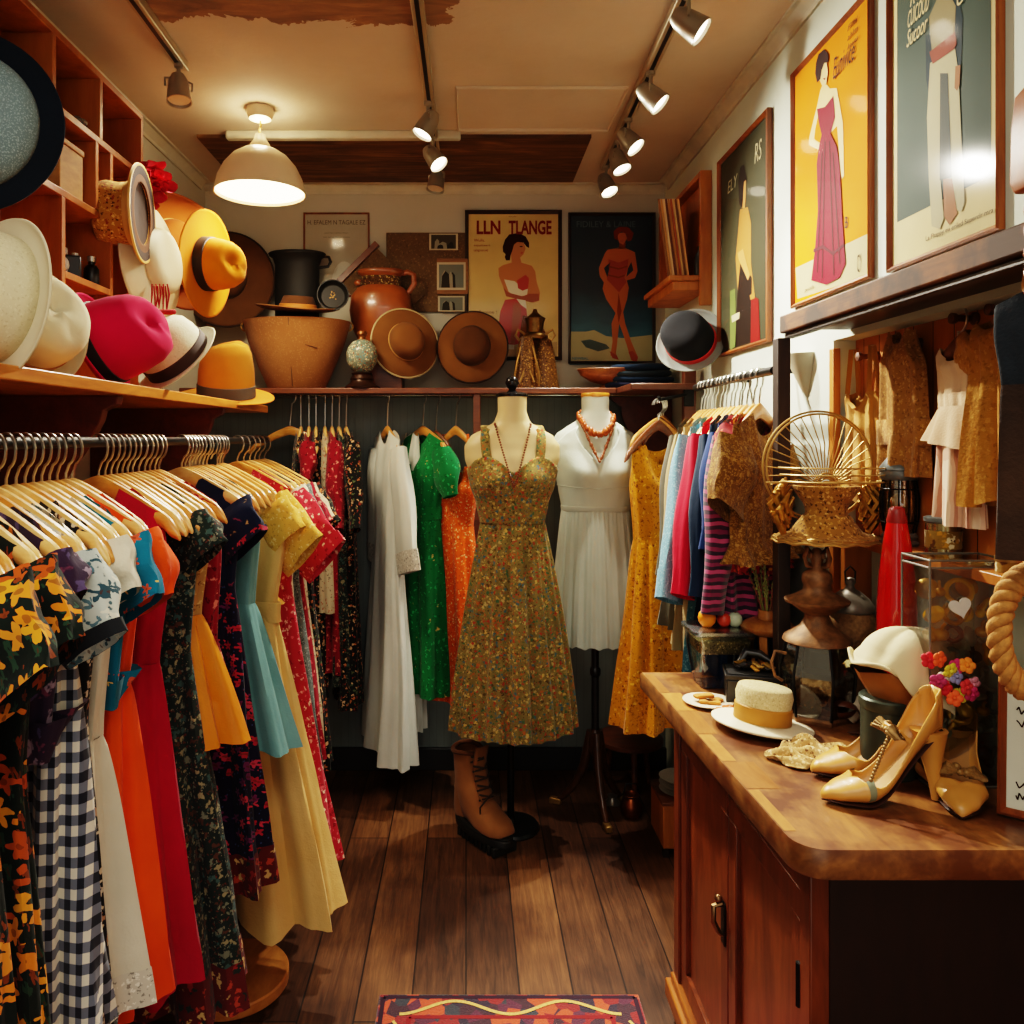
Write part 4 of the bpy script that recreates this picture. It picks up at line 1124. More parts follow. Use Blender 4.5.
pts = [(.62, BSZ - .026), (XR - .004, BSZ - .026), (XR - .004, BSZ - .3)] + [(.9 - .22 * math.sin(R(a)), BSZ - .28 + .21 * (1 - math.cos(R(a)))) for a in range(0, 91, 15)]
MB().prism(pts, 3.5, 3.53).build('bracket', M_brk, bs)

# bookcase of open cubbies above the hat shelf
bc = thing('bookcase', 'orange-brown open cubby bookcase on the wall above the hat shelf', 'bookcase', (0, 0, 0))
x0, x1, t_ = XL + .002, -1.0, .018
MB().box(x0, x0 + .01, .7, 2.48, SZ, 2.5).build('back_panel', M_bookcase, bc)
MB().box(x0, x1, .7, 2.48, 2.482, 2.5).build('top_board', M_bookcase, bc, bevel=.0015)
for y, z0, z1 in ((2.462, SZ, 2.482), (2.185, 2.32, 2.482), (1.935, 2.32, 2.482), (2.25, SZ, 2.302), (1.70, SZ, 2.482), (2.16, 2.12, 2.302), (1.98, SZ, 2.10)):
    MB().box(x0 + .01, x1, y, y + t_, z0, z1).build('divider', M_bookcase, bc, bevel=.0015)
for y0, y1, z in ((.7, 2.462, 2.302), (1.718, 2.25, 2.10), (1.998, 2.25, 1.90), (.7, 1.70, 2.0)):
    MB().box(x0 + .01, x1, y0, y1, z, z + t_).build('shelf_board', M_bookcase, bc, bevel=.0015)
MB().box(x0 + .012, x0 + .03, 2.0, 2.15, 2.12, 2.295).build('dark_panel', plain('navy_panel', '#161c24', .7), bc)

# ------------------------------------------------------------------ hats
def felt(name, c, c2=None): return fab(name, c, base2=c2, rough=.95, sheen=.03, bump=.05, weave=500)
f_straw = fab('cream_straw', '#d8cfae', ['#e0d8ba', '#cabf9c'], 190, .36, bump=.12)
f_cream = felt('cream_felt', '#d6ccb0', '#cabf9f')
f_magenta = felt('magenta_felt', '#c20a45', '#b0083c')
f_tanfelt = felt('tan_felt', '#cf8a34', '#c47c28')
f_yel = felt('golden_felt', '#cf7e06', '#c27204')
f_brownfelt = felt('brown_felt', '#7a522c', '#6a4423')
f_brown2 = felt('umber_felt', '#5a3a20', '#4a2f1a')
f_caramel = felt('caramel_felt', '#8f4c18', '#804214')
f_black = felt('black_felt', '#1a1b1f', '#15161a')
f_grey = felt('grey_felt', '#8f9490', '#7f8580')
f_bandblk = plain('black_band', '#17181a', .6)
f_bandbrn = plain('brown_band', '#3a2820', .7)
f_bandgry = plain('grey_band', '#5a5650', .7)
M_dots = fab('blue_grey_mesh', '#71868a', ['#93a8aa', '#849a9c'], 280, .4, '#65797d')
f_navyfelt = felt('navy_felt', '#101a26', '#0c141e')

def hat(name, label, M, rb=.16, rc=.09, hc=.11, crown=None, brim=None, band=None, curl=.02, droop=0.0, oval=1.18, dent=.02, flat=.0, pinch=.0, taper=.82, band_h=.028, group=None, wave=0.0, under=None, edge=None, bow=False, lining=None):
    """hat with its brim plane at local z = 0, crown up local +z, front local -y"""
    p = thing(name, label, 'hat', M=M, group=group)
    N = 64
    ov = lambda a, r: (r * math.cos(a), r * oval * math.sin(a))
    rings = []
    prof = [(rc * 1.02, .0), (rc * 1.0, hc * .2), (rc * .97, hc * .5), (rc * (taper + .06), hc * .78)]
    if flat: prof += [(rc * taper, hc * .96), (rc * (taper - .03), hc), (rc * .4, hc), (.001, hc)]
    else: prof += [(rc * (taper - .08), hc * .93), (rc * .55, hc * 1.0), (rc * .3, hc * (1.0)), (.001, hc * 1.0)]
    rings = []
    for r, z in prof:
        ring = []
        k = (z / hc)
        for i in range(N):
            a = 2 * PI * i / N
            x, y = ov(a, r)
            zz = z
            if dent and not flat:
                # long crease along y on the top, pinched at the front
                zz -= dent * max(0, k - .6) / .4 * math.exp(-(x / (rc * .28)) ** 2) * (1.0 if r < rc * .7 else .35)
                zz += .012 * k * k * math.sin(a) * -1
            if pinch:
                fr = max(0, -math.sin(a)) ** 2 * max(0, k - .3)
                x *= 1 - pinch * fr
            ring.append((x, y, zz))
        rings.append(ring)
    MB().loft(rings, False, True).build('crown', crown, p, smooth=70, solid=.003)
    nb = 12; rings = []
    for j in range(nb + 1):
        t = j / nb; r = rc * 1.0 + (rb - rc) * t
        ring = []
        for i in range(N):
            a = 2 * PI * i / N
            x, y = ov(a, r)
            o2 = 1 + (1.0 / oval - 1) * t * .6
            y *= o2
            z = -droop * t * t + curl * (t ** 3) * (.35 + .65 * abs(math.cos(a)) ** 1.5) + wave * t * math.sin(3 * a)
            ring.append((x, y, z))
        rings.append(ring)
    br = MB().loft(rings)
    if edge: br.tube(rings[-1], .003, 5, closed=True, mi=1)
    b = br.build('brim', [brim or crown] + ([edge] if edge else []), p, smooth=70)
    md = b.modifiers.new('solid', 'SOLIDIFY'); md.thickness = .004; md.offset = 0
    if under:
        b.data.materials.append(under); md.material_offset = len(b.data.materials) - 1
    if lining:
        MB().lathe([(0, .01), (rc * .9, .006), (rc * 1.3, -.003), (rb * .97, -.0035)], 48, cap0=False, cap1=False).build('lining', lining, p, smooth=70)
    if band:
        rs = [[(ov(2 * PI * i / N, rc * q)[0], ov(2 * PI * i / N, rc * q)[1], z) for i in range(N)] for q, z in ((1.02, .002), (1.055, .004), (1.045, band_h), (1.0, band_h + .002))]
        bb = MB().loft(rs).build('band', band, p, smooth=50)
        if bow:
            MB().ball((rc * 1.05, 0, band_h * .5), .014, 12, (.5, 1.6, .9)).build('bow', band, bb)
    return p
def HM(loc, up, roll=0.0): return axis_M(loc, up, R(roll))

# on the left shelf, front to back
hat('sun_hat', 'big navy-brimmed hat with pale grey mesh crown, hung high on the bookcase', HM(at(-35, 120, 1.5), (.25, -1, .04)), .172, .125, .05, M_dots, f_navyfelt, None, 0, 0, 1.05, 0, taper=.8)
hat('felt_hat', 'large cream felt hat lying on its side, nearest on the hat shelf', HM(at(-2, 300, 1.38), (-.42, -.9, .16), 20), .142, .102, .13, f_straw, f_cream, None, .02, .01, 1.12, .012, pinch=.06)
hat('felt_hat', 'cream felt hat with tan band leaning behind the nearest cream hat', HM(at(27, 326, 1.64), (.86, -.48, .18), 20), .125, .085, .115, f_cream, f_cream, plain('tan_band', '#9a6a3a', .6), .02, .0, 1.12, .01, pinch=.1)
hat('fedora', 'magenta felt fedora with a black band tipped on its side', HM(at(97, 346, 1.86), (.90, .02, .34), 70), .122, .092, .15, f_magenta, f_magenta, f_bandblk, .018, .0, 1.12, .012, pinch=.16, bow=True)
hat('straw_hat', 'cream straw hat with dark brown band, tilted, between the fedora and the tan hat', HM(at(179, 359, 2.12), (-.42, -.60, .68), 20), .118, .085, .11, f_straw, f_straw, f_bandbrn, .012, .0, 1.1, .01, band_h=.032)
hat('fedora', 'tan felt fedora with grey band sitting flat at the end of the hat shelf', HM(Vector((-.815, 2.72, SZ + .022)), (.08, -.24, 1), 70), .155, .086, .18, f_tanfelt, f_tanfelt, f_bandgry, .01, .006, 1.08, .016, pinch=.12, band_h=.04)
# pillbox on its turned stand
f_tapestry = fab('gold_tapestry', '#a8752c', ['#d8b060', '#8a3a1c', '#5a3414', '#c89a48'], 110, .42)
hs = thing('hat_stand', 'turned pale wooden hat stand between the bookcase and the wall hats', 'hat stand', M=Matrix.Translation((at(102, 300, 2.36).x, 2.36, SZ)))
M_turn = wood('turned_wood', '#a87434', '#cf9c56', (6, 6, 1.5), .4, .2)
MB().lathe([(0, 0), (.06, 0), (.062, .012), (.04, .022), (.022, .03), (.02, .06), (.03, .075), (.021, .09), (.018, .15), (.026, .165), (.02, .18), (.017, .27), (.024, .285), (.018, .30), (.017, .40), (0, .40)], 28).build('column', M_turn, hs, smooth=50)
hat('tapestry_hat', 'gold tapestry hat with a brown-lined brim, on the turned stand', HM(at(142, 214, 2.28), (-1, -.13, .0)), .135, .086, .115, f_tapestry, felt('tan_brim', '#5f3612'), plain('gold_band', '#c0924a', .5), 0, 0, 1.0, 0, flat=1, taper=.97, edge=plain('gold_edge', '#d0a45a', .5), band_h=.03, lining=felt('tan_lining', '#2e1608'))
hat('sun_hat', 'cream wide-brimmed hat hung edge-on, with red tassels below', HM(at(160, 262, 2.45), (.93, -.10, .06), 0), .185, .10, .035, f_cream, f_cream, None, 0, .03, 1.0, .0, taper=.85)
tas = MB()
for k in range(9):
    a = at(152 + k * 1.9, 284 + 2 * (k % 2), 2.36); tas.tube([a, a + Vector((.003 * (k % 3), 0, -.03)), a + Vector((.006 * (k % 2) - .003, .002, -.06 - .012 * (k % 3)))], [.0022, .003, .0016], 5)
for k in range(10):
    a = at(160 + 1.5 * k, 312, 2.35); tas.ball(a, .008, 8)
tag(tas.build('tassel', plain('red_tassel', '#a81c1e', .8)), 'red tassel hanging on the cream wide-brimmed hat', 'tassel')
fl = MB()
for k in range(16):
    a = k * 2.4; r_ = .004 + .0026 * k; M_ = HM(at(154, 183, 2.42) + Vector((math.cos(a) * r_, -.02 + .0016 * k, math.sin(a) * r_ * 1.3)), (math.cos(a) * .7, -.7, math.sin(a) * .7))
    pr = MB(M_); rs = [[(rr_ * math.cos(g), rr_ * .7 * math.sin(g), .018 * q * q + .005 * math.sin(3 * g) * q) for g in (2 * PI * i / 12 for i in range(12))] for q, rr_ in ((0, .001), (.5, .017), (1, .028))]
    pr.loft(rs); fl.add(pr.v, pr.f)
tag(fl.build('fabric_flower', plain('red_petal', '#c01424', .7)), 'red fabric flower pinned above the cream wide-brimmed hat', 'flower')
hat('cowboy_hat', 'caramel brown hat hung on the corner behind the golden fedora', HM(at(176, 252, 2.80), (.75, -.6, .2), 0), .2, .095, .05, f_caramel, f_caramel, plain('cord_band', '#c89a5a', .6), .05, 0, 1.2, .0, band_h=.012)
hat('fedora', 'golden yellow fedora with black band hung on the wall, crown outward', HM(at(205, 264, 2.70), (.94, -.16, -.06), 80), .178, .085, .118, f_yel, f_yel, f_bandblk, .015, 0, 1.05, .012, pinch=.15, band_h=.034)
hat('sun_hat', 'dark umber wide-brimmed hat hung on the back wall beside the black pot', HM(at(226, 278, 3.50), (.15, -1, .08)), .205, .085, .06, f_brown2, f_brown2, None, 0, .02, 1.08, .0, edge=plain('dark_edge', '#2a1a10', .6))
# on the back shelf
hat('sun_hat', 'brown wide-brimmed hat with pale band, left of the pair leaning on the back shelf', HM(at(406, 345, 3.44) + Vector((0, 0, .012)), (.3, -1, .12), 30), .145, .072, .085, f_brownfelt, f_brownfelt, plain('tan_cord', '#c09050', .6), 0, .02, 1.12, .0, band_h=.014, edge=plain('pale_edge', '#b8a47a', .6))
hat('sun_hat', 'brown wide-brimmed hat with plain crown, right of the pair leaning on the back shelf', HM(at(472, 348, 3.44) + Vector((0, 0, .008)), (-.1, -1, .12), 0), .152, .078, .07, f_brown2, f_brownfelt, None, 0, .02, 1.08, .0, edge=plain('dark_edge', '#2a1a10', .6))
hat('felt_hat', 'flat brown hat with orange band resting in the wide tan basket', HM(at(298, 311, 3.40), (.05, -.12, 1)), .175, .075, .06, f_brown2, f_brownfelt, plain('orange_band', '#b06a2a', .6), .018, .0, 1.05, .0, flat=1, band_h=.026)
# bowler on the wall end of the shelf
hat('bowler_hat', 'black bowler hat with red band and grey brim hung beside the record cubby', HM(at(691, 342, 2.88), (-.52, -.76, .34), 60), .122, .084, .115, f_black, f_grey, plain('red_band', '#b8231c', .6), .02, 0, 1.1, 0, taper=.86, band_h=.022)

# ------------------------------------------------------------------ things in the bookcase
wb = thing('wooden_box', 'small wooden box with a printed mark inside a bookcase cubby', 'box', M=Matrix.Translation((-1.09, 2.06, 2.118)))
MB().box(-.055, .075, -.06, .06, 0, .125).build('box_body', wood('box_wood', '#9a6a38', '#c89a5c', (2, 2, 6), .6, 0), wb, bevel=.002)
MB().box(-.058, .078, -.063, .063, .126, .14).build('lid', wood('box_wood', '', ''), wb, bevel=.002)
mk = MB(Matrix.Translation((-.02, -.0608, .06))); put_text(mk, 'Cieuwe', 0, 0, .06, .016); mk.build('printed_mark', plain('ink_brown', '#3a2414', .7), wb, smooth=0, recalc=False)
def little_shoe(label, loc, rz, m):
    p = thing('doll_shoe', label, 'shoe', loc, (0, 0, rz))
    MB().loft([[(x, w_ * math.cos(a), z + h * math.sin(a)) for a in (2 * PI * k / 14 for k in range(14))] for x, w_, h, z in ((-.05, .008, .012, .02), (-.03, .02, .02, .022), (0, .022, .014, .016), (.03, .024, .012, .014), (.05, .01, .006, .01))], True, True).build('upper', m, p, smooth=60)
    MB().loft([[(x, w_ * math.cos(a), .003 + .003 * math.sin(a)) for a in (2 * PI * k / 14 for k in range(14))] for x, w_ in ((-.052, .01), (-.03, .021), (0, .02), (.03, .025), (.053, .008))], True, True).build('sole', M_black, p)
    MB().tube([(-.035, .02 * math.cos(a), .045 + .004 * math.sin(a * 2)) for a in (2 * PI * k / 12 for k in range(12))], .004, 6, closed=True).build('cuff', m, p)
little_shoe('small pale leather shoe on the top cubby shelf of the bookcase', (-1.07, 2.06, 2.32), -.9, plain('pale_leather', '#b89a6a', .6))
little_shoe('small grey leather shoe in front of the pale one on the top cubby shelf', (-1.04, 2.13, 2.32), -.9, plain('grey_leather', '#6a6456', .6))
cm = thing('camera', 'old black camera with a silver lens mount on the lower cubby shelf', 'camera', M=Matrix.Translation((-1.06, 2.09, 1.918)) @ Matrix.Rotation(R(25), 4, 'Z'))
MB().box(-.05, .05, -.02, .02, 0, .06).build('camera_body', M_black, cm, bevel=.006)
MB().box(-.018, .018, -.018, .018, .06, .078).build('viewfinder', plain('silver_grey', '#b5b2a8', .35, .6), cm, bevel=.003)
MB(axis_M((0, -.02, .03), (0, -1, 0))).lathe([(.022, 0), (.022, .02), (.018, .022), (.018, .03), (.012, .03), (.01, .022), (0, .022)], 24, cap0=False).build('lens', plain('silver_grey', '', .3), cm)
MB().lathe([(.008, 0), (.008, .008), (0, .008)], 14, c=(.035, 0, .06)).build('dial', plain('silver_grey', '', .3), cm)
dj = thing('ink_bottle', 'small black bottle beside the old camera', 'bottle', M=Matrix.Translation((-1.03, 2.20, 1.918)))
MB().lathe([(0, 0), (.018, 0), (.02, .004), (.02, .045), (.014, .055), (.009, .058), (.009, .066)], 20).build('glass_body', M_black, dj)
MB().lathe([(.011, .066), (.011, .08), (0, .081)], 16).build('cap', plain('silver_grey', '', .3), dj)

# ------------------------------------------------------------------ pots, baskets, ornaments on the back shelf
def onshelf(px, Y): return ((px - CX) * Y / F, Y, BSZ)
f_basket = fab('hide_basket', '#936338', ['#8a5a32', '#976840'], 120, .4, '#86582f', bump=.1)
bk = thing('leather_basket', 'wide flaring tan basket with a stitched seam on the back shelf', 'basket', onshelf(297, 3.44))
MB().lathe([(0, .0), (.115, 0), (.125, .01), (.165, .1), (.205, .2), (.228, .285), (.232, .29), (.222, .288), (.2, .2), (.16, .1), (.12, .02), (0, .02)], 56, sy=.78).build('basket_body', f_basket, bk, smooth=50)
sm = MB(); sm.tube([(.002, -.78 * (.126 + .36 * z), z) for z in (.01, .08, .16, .24, .285)], .0018, 5)
sm.tube([(.02 + .03 * k, -.78 * math.sqrt(max(0, .185 ** 2 - (.02 + .03 * k) ** 2)) - .008, .19 - .008 * k) for k in range(4)], .0022, 5).build('seam', plain('dark_thread', '#4a2c14', .8), bk)
for sx in (-1, 1):
    MB().tube([(sx * (.222 + .018 * math.cos(a)), 0, .272 + .018 * math.sin(a)) for a in (2 * PI * k / 14 for k in range(14))], .004, 6, closed=True).build('ring_handle', M_brass, bk)
pt = thing('iron_pot', 'big black iron pot with a loop handle behind the tan basket', 'pot', ((297 - CX) * 3.55 / F, 3.555, BSZ))
MB().lathe([(0, .0), (.08, 0), (.09, .02), (.098, .3), (.098, .56), (.108, .59), (.124, .60), (.128, .61), (.122, .615), (.104, .60), (.09, .56), (.085, .3), (0, .28)], 44, sy=.6).build('pot_body', plain('matt_black_iron', '#171716', .6, .2), pt, smooth=50)
MB().tube([(.115, 0, .60), (.14, 0, .597), (.148, 0, .575), (.138, 0, .555), (.098, 0, .55)], .007, 8).build('handle', M_black, pt)
pn = thing('black_pan', 'small round black pan with worn gold mark leaning by the iron pot', 'pan', M=axis_M(at(333, 296, 3.36), (.15, -1, .12)))
MB().lathe([(0, -.012), (.05, -.012), (.06, .0), (.064, .016), (.067, .018), (.062, .018), (.056, .0), (.048, -.007), (0, -.007)], 36).build('pan_body', plain('matt_black_iron', '', .6), pn, smooth=40)
g_ = MB()
for k in range(14):
    a = rnd.uniform(0, 6.28); r_ = rnd.uniform(0, .022); g_.ball((r_ * math.cos(a), r_ * math.sin(a), -.006), .003, 6, (1, 1, .3))
g_.build('gold_mark', M_brass, pn)
M_clay = plain('glazed_clay', '#8a4a22', .3, 0, .25, 12, coat=.3)
jg = thing('clay_jug', 'round glazed clay jug with patterned neck band and handle on the back shelf', 'jug', ((381 - CX) * 3.55 / F, 3.545, BSZ + .166))
wbx = tag(MB().box((381 - CX) * 3.55 / F - .1, (381 - CX) * 3.55 / F + .1, 3.47, 3.615, BSZ + .0005, BSZ + .165).build('wooden_block', M_shelf_dk, bevel=.003), 'dark wooden block raising the clay jug on the back shelf', 'block')
MB().lathe([(0, .0), (.07, 0), (.08, .02), (.125, .11), (.14, .19), (.132, .255), (.105, .29), (.085, .3)], 48, cap1=False, sy=.58).build('jug_body', M_clay, jg, smooth=60)
MB().lathe([(.086, .298), (.092, .31), (.09, .335), (.084, .342)], 48, cap0=False, cap1=False, sy=.58).build('neck_band', fab('neck_pattern', '#4a3018', ['#a08a50', '#2a1a10', '#7a5a30'], 110, .42), jg)
MB().lathe([(.084, .34), (.10, .352), (.105, .362), (.10, .37), (.07, .362), (.0, .36)], 48, cap0=False, sy=.58).build('rim', M_clay, jg, smooth=60)
MB().tube([(.088, 0, .355), (.12, 0, .362), (.145, 0, .35), (.148, 0, .31), (.125, 0, .275), (.11, 0, .27)], .012, 10, flat=.6).build('handle', M_clay, jg)
MB().ball((-.10, 0, .315), .02, 14, (1, .5, .7)).build('spout', M_clay, jg)
ob = thing('mosaic_bottle', 'round mosaic glass bottle on a ribbed dark foot on the back shelf', 'bottle', onshelf(362, 3.36))
M_mosaic = fab('mosaic_glass', '#6f7a6a', ['#c8b88a', '#5a8a92', '#8a3a2a', '#d8d0b0', '#3a5a60'], 130, .45, '#8a9080', rough=.25, sheen=0)
MB().lathe([(0, 0), (.07, 0), (.072, .008), (.06, .018), (.05, .024), (.046, .034), (.05, .04), (.044, .05), (.04, .056), (.044, .064), (.03, .07)], 40).build('foot', plain('dark_bronze', '#3a2418', .35, .5), ob, smooth=40)
MB().lathe([(.025, .068), (.045, .08), (.062, .11), (.066, .14), (.06, .17), (.042, .195), (.02, .205)], 40, cap0=False, cap1=False).build('bulb', M_mosaic, ob, smooth=60)
MB().lathe([(.02, .204), (.015, .212), (.016, .222), (.022, .228), (.02, .24), (0, .242)], 24, cap0=False).build('stopper', plain('bronze', '#7a4a24', .35, .6), ob, smooth=50)
# leaning boards and pinned photographs
bd = thing('pin_board', 'rough brown pin board with old photographs on the back wall', 'pin board', M=Matrix.Translation(((427 - CX) / SB, YB - .002, EYE + (CY - 272) / SB)))
f_cork = fab('rough_board', '#6a5238', ['#776040', '#5a4630', '#6f5a3e'], 90, .4, '#5f4a32', bump=.2)
MB().box(-.185, .185, -.012, 0, -.18, .18).build('board', f_cork, bd, bevel=.002)
MB().box(.045, .185, -.022, -.012, -.10, .06).build('wood_panel', wood('pin_wood', '#6a4220', '#9a6a38', (1, 8, 8), .6, 0), bd)
def photo(label, x, z, w_, h_, tone):
    p = MB(); p.flat([(-w_ / 2, -h_ / 2), (w_ / 2, -h_ / 2), (w_ / 2, h_ / 2), (-w_ / 2, h_ / 2)], 0, 0)
    p.flat([(-w_ * .43, -h_ * .42), (w_ * .43, -h_ * .42), (w_ * .43, h_ * .42), (-w_ * .43, h_ * .42)], -.0006, 1)
    r2 = random.Random(int(x * 999))
    for k in range(5):
        cx, wd, ht = r2.uniform(-.3, .3) * w_, r2.uniform(.06, .16) * w_, r2.uniform(.25, .65) * h_
        p.flat([(cx - wd, -h_ * .42), (cx + wd, -h_ * .42), (cx + wd * .8, -h_ * .42 + ht * .8), (cx, -h_ * .42 + ht), (cx - wd * .8, -h_ * .42 + ht * .7)], -.0009 - .0002 * k, 2 + k % 2)
    o = p.build('photograph', [P_('photo_white', '#b9ad92'), P_(tone, {'grey_photo': '#6f746c', 'dark_photo': '#4a4438'}[tone]), P_('photo_shadow', '#35332d'), P_('photo_mid', '#8d8a78')], None, smooth=0, recalc=False)
    o.matrix_world = Matrix.Translation(((427 - CX) / SB + x, YB - .0265, EYE + (CY - 272) / SB + z))
    tag(o, label, 'photograph')
photo('faded grey photograph pinned at the middle of the pin board', .11, -.02, .13, .125, 'grey_photo')
photo('dark photograph at the top of the pin board', .075, .135, .13, .075, 'dark_photo')
photo('half-hidden photograph at the bottom of the pin board', .11, -.145, .12, .07, 'grey_photo')
lb = MB(); lb.box(-.17, .17, -.006, .006, -.13, .13)
lbo = thing('leaning_board', 'brown board with a dark wooden edge leaning tilted behind the clay jug', 'board', M=Matrix.Translation(at(378, 290, 3.6)) @ Matrix.Rotation(R(-45), 4, 'Y') @ Matrix.Rotation(R(0), 4, 'X'))
MB().box(-.10, .13, -.004, .006, -.16, .14).build('board', f_cork, lbo)
MB().box(-.115, .145, -.016, .012, .135, .163).build('edge', M_shelf_dk, lbo, bevel=.002)
# ornate metal figure: a filigree tower
M_fil = fab('filigree_bronze', '#5a3c1c', ['#a07a40', '#2a180c', '#7a5428'], 140, .42, rough=.35, sheen=0)
fg = thing('filigree_ornament', 'tall ornate bronze filigree ornament on the back shelf in front of the seated-woman poster', 'ornament', onshelf(535, 3.46))
for cx_, cy_, k_ in ((-.04, -.03, .62), (.042, .012, .66)):
    MB().lathe([(0, 0), (.095 * k_, 0), (.10 * k_, .012), (.092 * k_, .03), (.085 * k_, .07), (.072 * k_, .13), (.06 * k_, .18), (.04 * k_, .225)], 28, sy=.75, c=(cx_, cy_, 0)).build('bell', M_fil, fg, smooth=50)
MB().lathe([(.05, .22), (.056, .228), (.05, .24), (.034, .25), (.038, .29), (.046, .31), (.03, .32), (.012, .335), (.008, .35), (0, .352)], 28, cap0=False, sy=.7).build('vase_top', plain('dark_gold', '#6a4c24', .3, .8, .3, 60), fg, smooth=50)
for sx in (-1, 1):
    MB().tube([(sx * .045, -.01, .24), (sx * .075, -.012, .26), (sx * .085, -.012, .235), (sx * .07, -.015, .215), (sx * .055, -.018, .225)], .006, 8).build('scroll_handle', M_brass, fg)
for sx in (-1, 1):
    MB().tube([(-.04 + sx * .05, -.06, .012), (-.04 + sx * .052, -.068, .06), (-.04 + sx * .04, -.062, .12), (-.04 + sx * .026, -.05, .18), (-.04 + sx * .012, -.045, .13), (-.04 + sx * .014, -.066, .07), (-.04 + sx * .03, -.072, .03)], .0045, 8).build('scrollwork', M_brass, fg)
bw = thing('wooden_bowl', 'shallow boat-shaped wooden bowl under the blue poster', 'bowl', onshelf(611, 3.42))
MB().lathe([(0, 0), (.045, 0), (.05, .012), (.04, .02), (.09, .035), (.13, .06), (.145, .085), (.142, .088), (.125, .07), (.08, .045), (0, .035)], 44, sy=.6).build('bowl_body', wood('bowl_wood', '#5a3014', '#8a5428', (6, 6, 14), .4, .3), bw, smooth=50)
# folded dark cloths and a leather belt
ck = MB(Matrix.Translation((.79, 3.4, BSZ)))
for k in range(4):
    n_ = 20; z0 = .026 * k
    ring = lambda s_, z, k=k: [((.15 - .008 * k) * s_ * math.copysign(abs(math.cos(a)) ** .6, math.cos(a)) * (1 + .05 * math.sin(3 * a + k)), (.10 - .004 * k) * s_ * math.copysign(abs(math.sin(a)) ** .6, math.sin(a)), z + .004 * math.sin(2 * a + k)) for a in (2 * PI * i / 28 for i in range(28))]
    m_ = MB(Matrix.Translation((.735 + .006 * (k % 2), 3.43, BSZ + .001)) @ Matrix.Rotation(.06 * k, 4, 'Z'))
    m_.loft([ring(.93, z0), ring(1.0, z0 + .006), ring(1.0, z0 + .019), ring(.93, z0 + .025), ring(.3, z0 + .026 + .006 * (k == 3))], True, True)
    tag(m_.build('folded_cloth', (f_navy, f_darknavy)[k % 2] if k != 2 else fab('slate_cloth', '#2a3a44', base2='#22303a'), smooth=60), ('folded navy cloth at the bottom of the stack under the bowler hat', 'folded blue-black cloth second from the bottom of the stack', 'folded slate cloth third up in the stack under the bowler hat', 'folded blue-black cloth on top of the stack under the bowler hat')[k], 'cloth', 'folded cloths beside the wooden bowl')
# record cubby on the right wall
rc = thing('record_cubby', 'orange wooden wall cubby with a ledge holding records', 'wall cubby', (0, 0, 0))
for y0, y1, z0, z1, nm in ((2.94, 2.962, 1.99, 2.485, 'side_board'), (3.56, 3.58, 2.1, 2.485, 'side_board'), (2.962, 3.56, 2.465, 2.485, 'top_board')):
    MB().box(.862, XR - .001, y0, y1, z0, z1).build(nm, M_orange_wood, rc, bevel=.002)
MB().box(XR - .01, XR - .001, 2.962, 3.56, 2.1, 2.465).build('back_board', M_bookcase, rc)
MB().box(.755, XR - .001, 2.97, 3.40, 2.085, 2.105).box(.77, XR - .001, 2.98, 3.39, 2.05, 2.085).build('ledge', M_orange_wood, rc, bevel=.003)
rec_c = ['#8a5a2a', '#c08a4a', '#d8b888', '#6a3a1c', '#b07a3a', '#a8552a', '#c9a468', '#7a4a24', '#d0a060']
for k in range(9):
    m_ = MB(Matrix.Translation((.772 + .0092 * k, 3.04, 2.1065)) @ Matrix.Rotation(R(-7.5), 4, 'Y') @ Matrix.Rotation(R(-15), 4, 'Z'))
    m_.box(-.0036, .0036, 0, .2, 0, .305)
    tag(m_.build('record_sleeve', plain('sleeve_%d' % k, rec_c[k], .7), smooth=0), 'worn cardboard record sleeve leaning in the wall cubby row', 'record', 'record sleeves leaning in the wall cubby')
tag(MB(Matrix.Translation((.876, 2.995, 2.1065))).lathe([(0, 0), (.02, 0), (.022, .01), (.022, .07), (.014, .085), (.009, .095), (.009, .11), (0, .11)], 20).build('dark_bottle', M_black), 'dark bottle at the end of the record row', 'bottle')

# ------------------------------------------------------------------ mannequins
M_skin = plain('mannequin_cream', '#d3bd8c', .45, 0, .05)
M_skinw = plain('mannequin_white', '#c3cabb', .5, 0, .04)
def torso_fn(tab):
    def f(z, th, off=0.0):
        hw, hd, yo = interp(tab, -z)
        c, s_ = math.cos(th), math.sin(th)
        return ((hw + off) * math.copysign(abs(c) ** .9, c), yo + (hd + off) * math.copysign(abs(s_) ** .9, s_), z)
    return f
def bust(z, th, f, off, zb=1.33, amt=.035, hw=.075):
    x, y, zz = f(z, th, off)
    if math.sin(th) < 0:
        for sx in (-1, 1):
            y -= amt * math.exp(-((x - sx * hw) / .05) ** 2 - ((z - zb) / .055) ** 2)
    return (x, y, zz)
N_ = 96
TH = [2 * PI * i / N_ for i in range(N_)]
def mann(name, label, x, y, tab, skin, zb, zlo):
    p = thing('mannequin', label, 'mannequin', (x, y, 0))
    f = torso_fn(tab)
    ztop_ = -tab[0][0]
    zs_ = [ztop_ - (ztop_ - zlo) * j / 60 for j in range(61)]
    MB().loft([[bust(z, th, f, 0, zb) for th in TH] for z in zs_], True, True).build('torso', skin, p, smooth=70)
    return p, f
t1 = [(-1.655, .054, .056, 0), (-1.60, .053, .055, 0), (-1.56, .066, .06, .004), (-1.535, .105, .066, .006), (-1.51, .152, .072, .006), (-1.47, .178, .08, .004), (-1.42, .176, .09, 0), (-1.38, .162, .094, 0), (-1.33, .152, .095, 0), (-1.26, .128, .088, 0), (-1.18, .112, .08, 0), (-1.12, .10, .07, 0), (-.95, .06, .05, 0)]
mx1, my1 = .172, 2.98
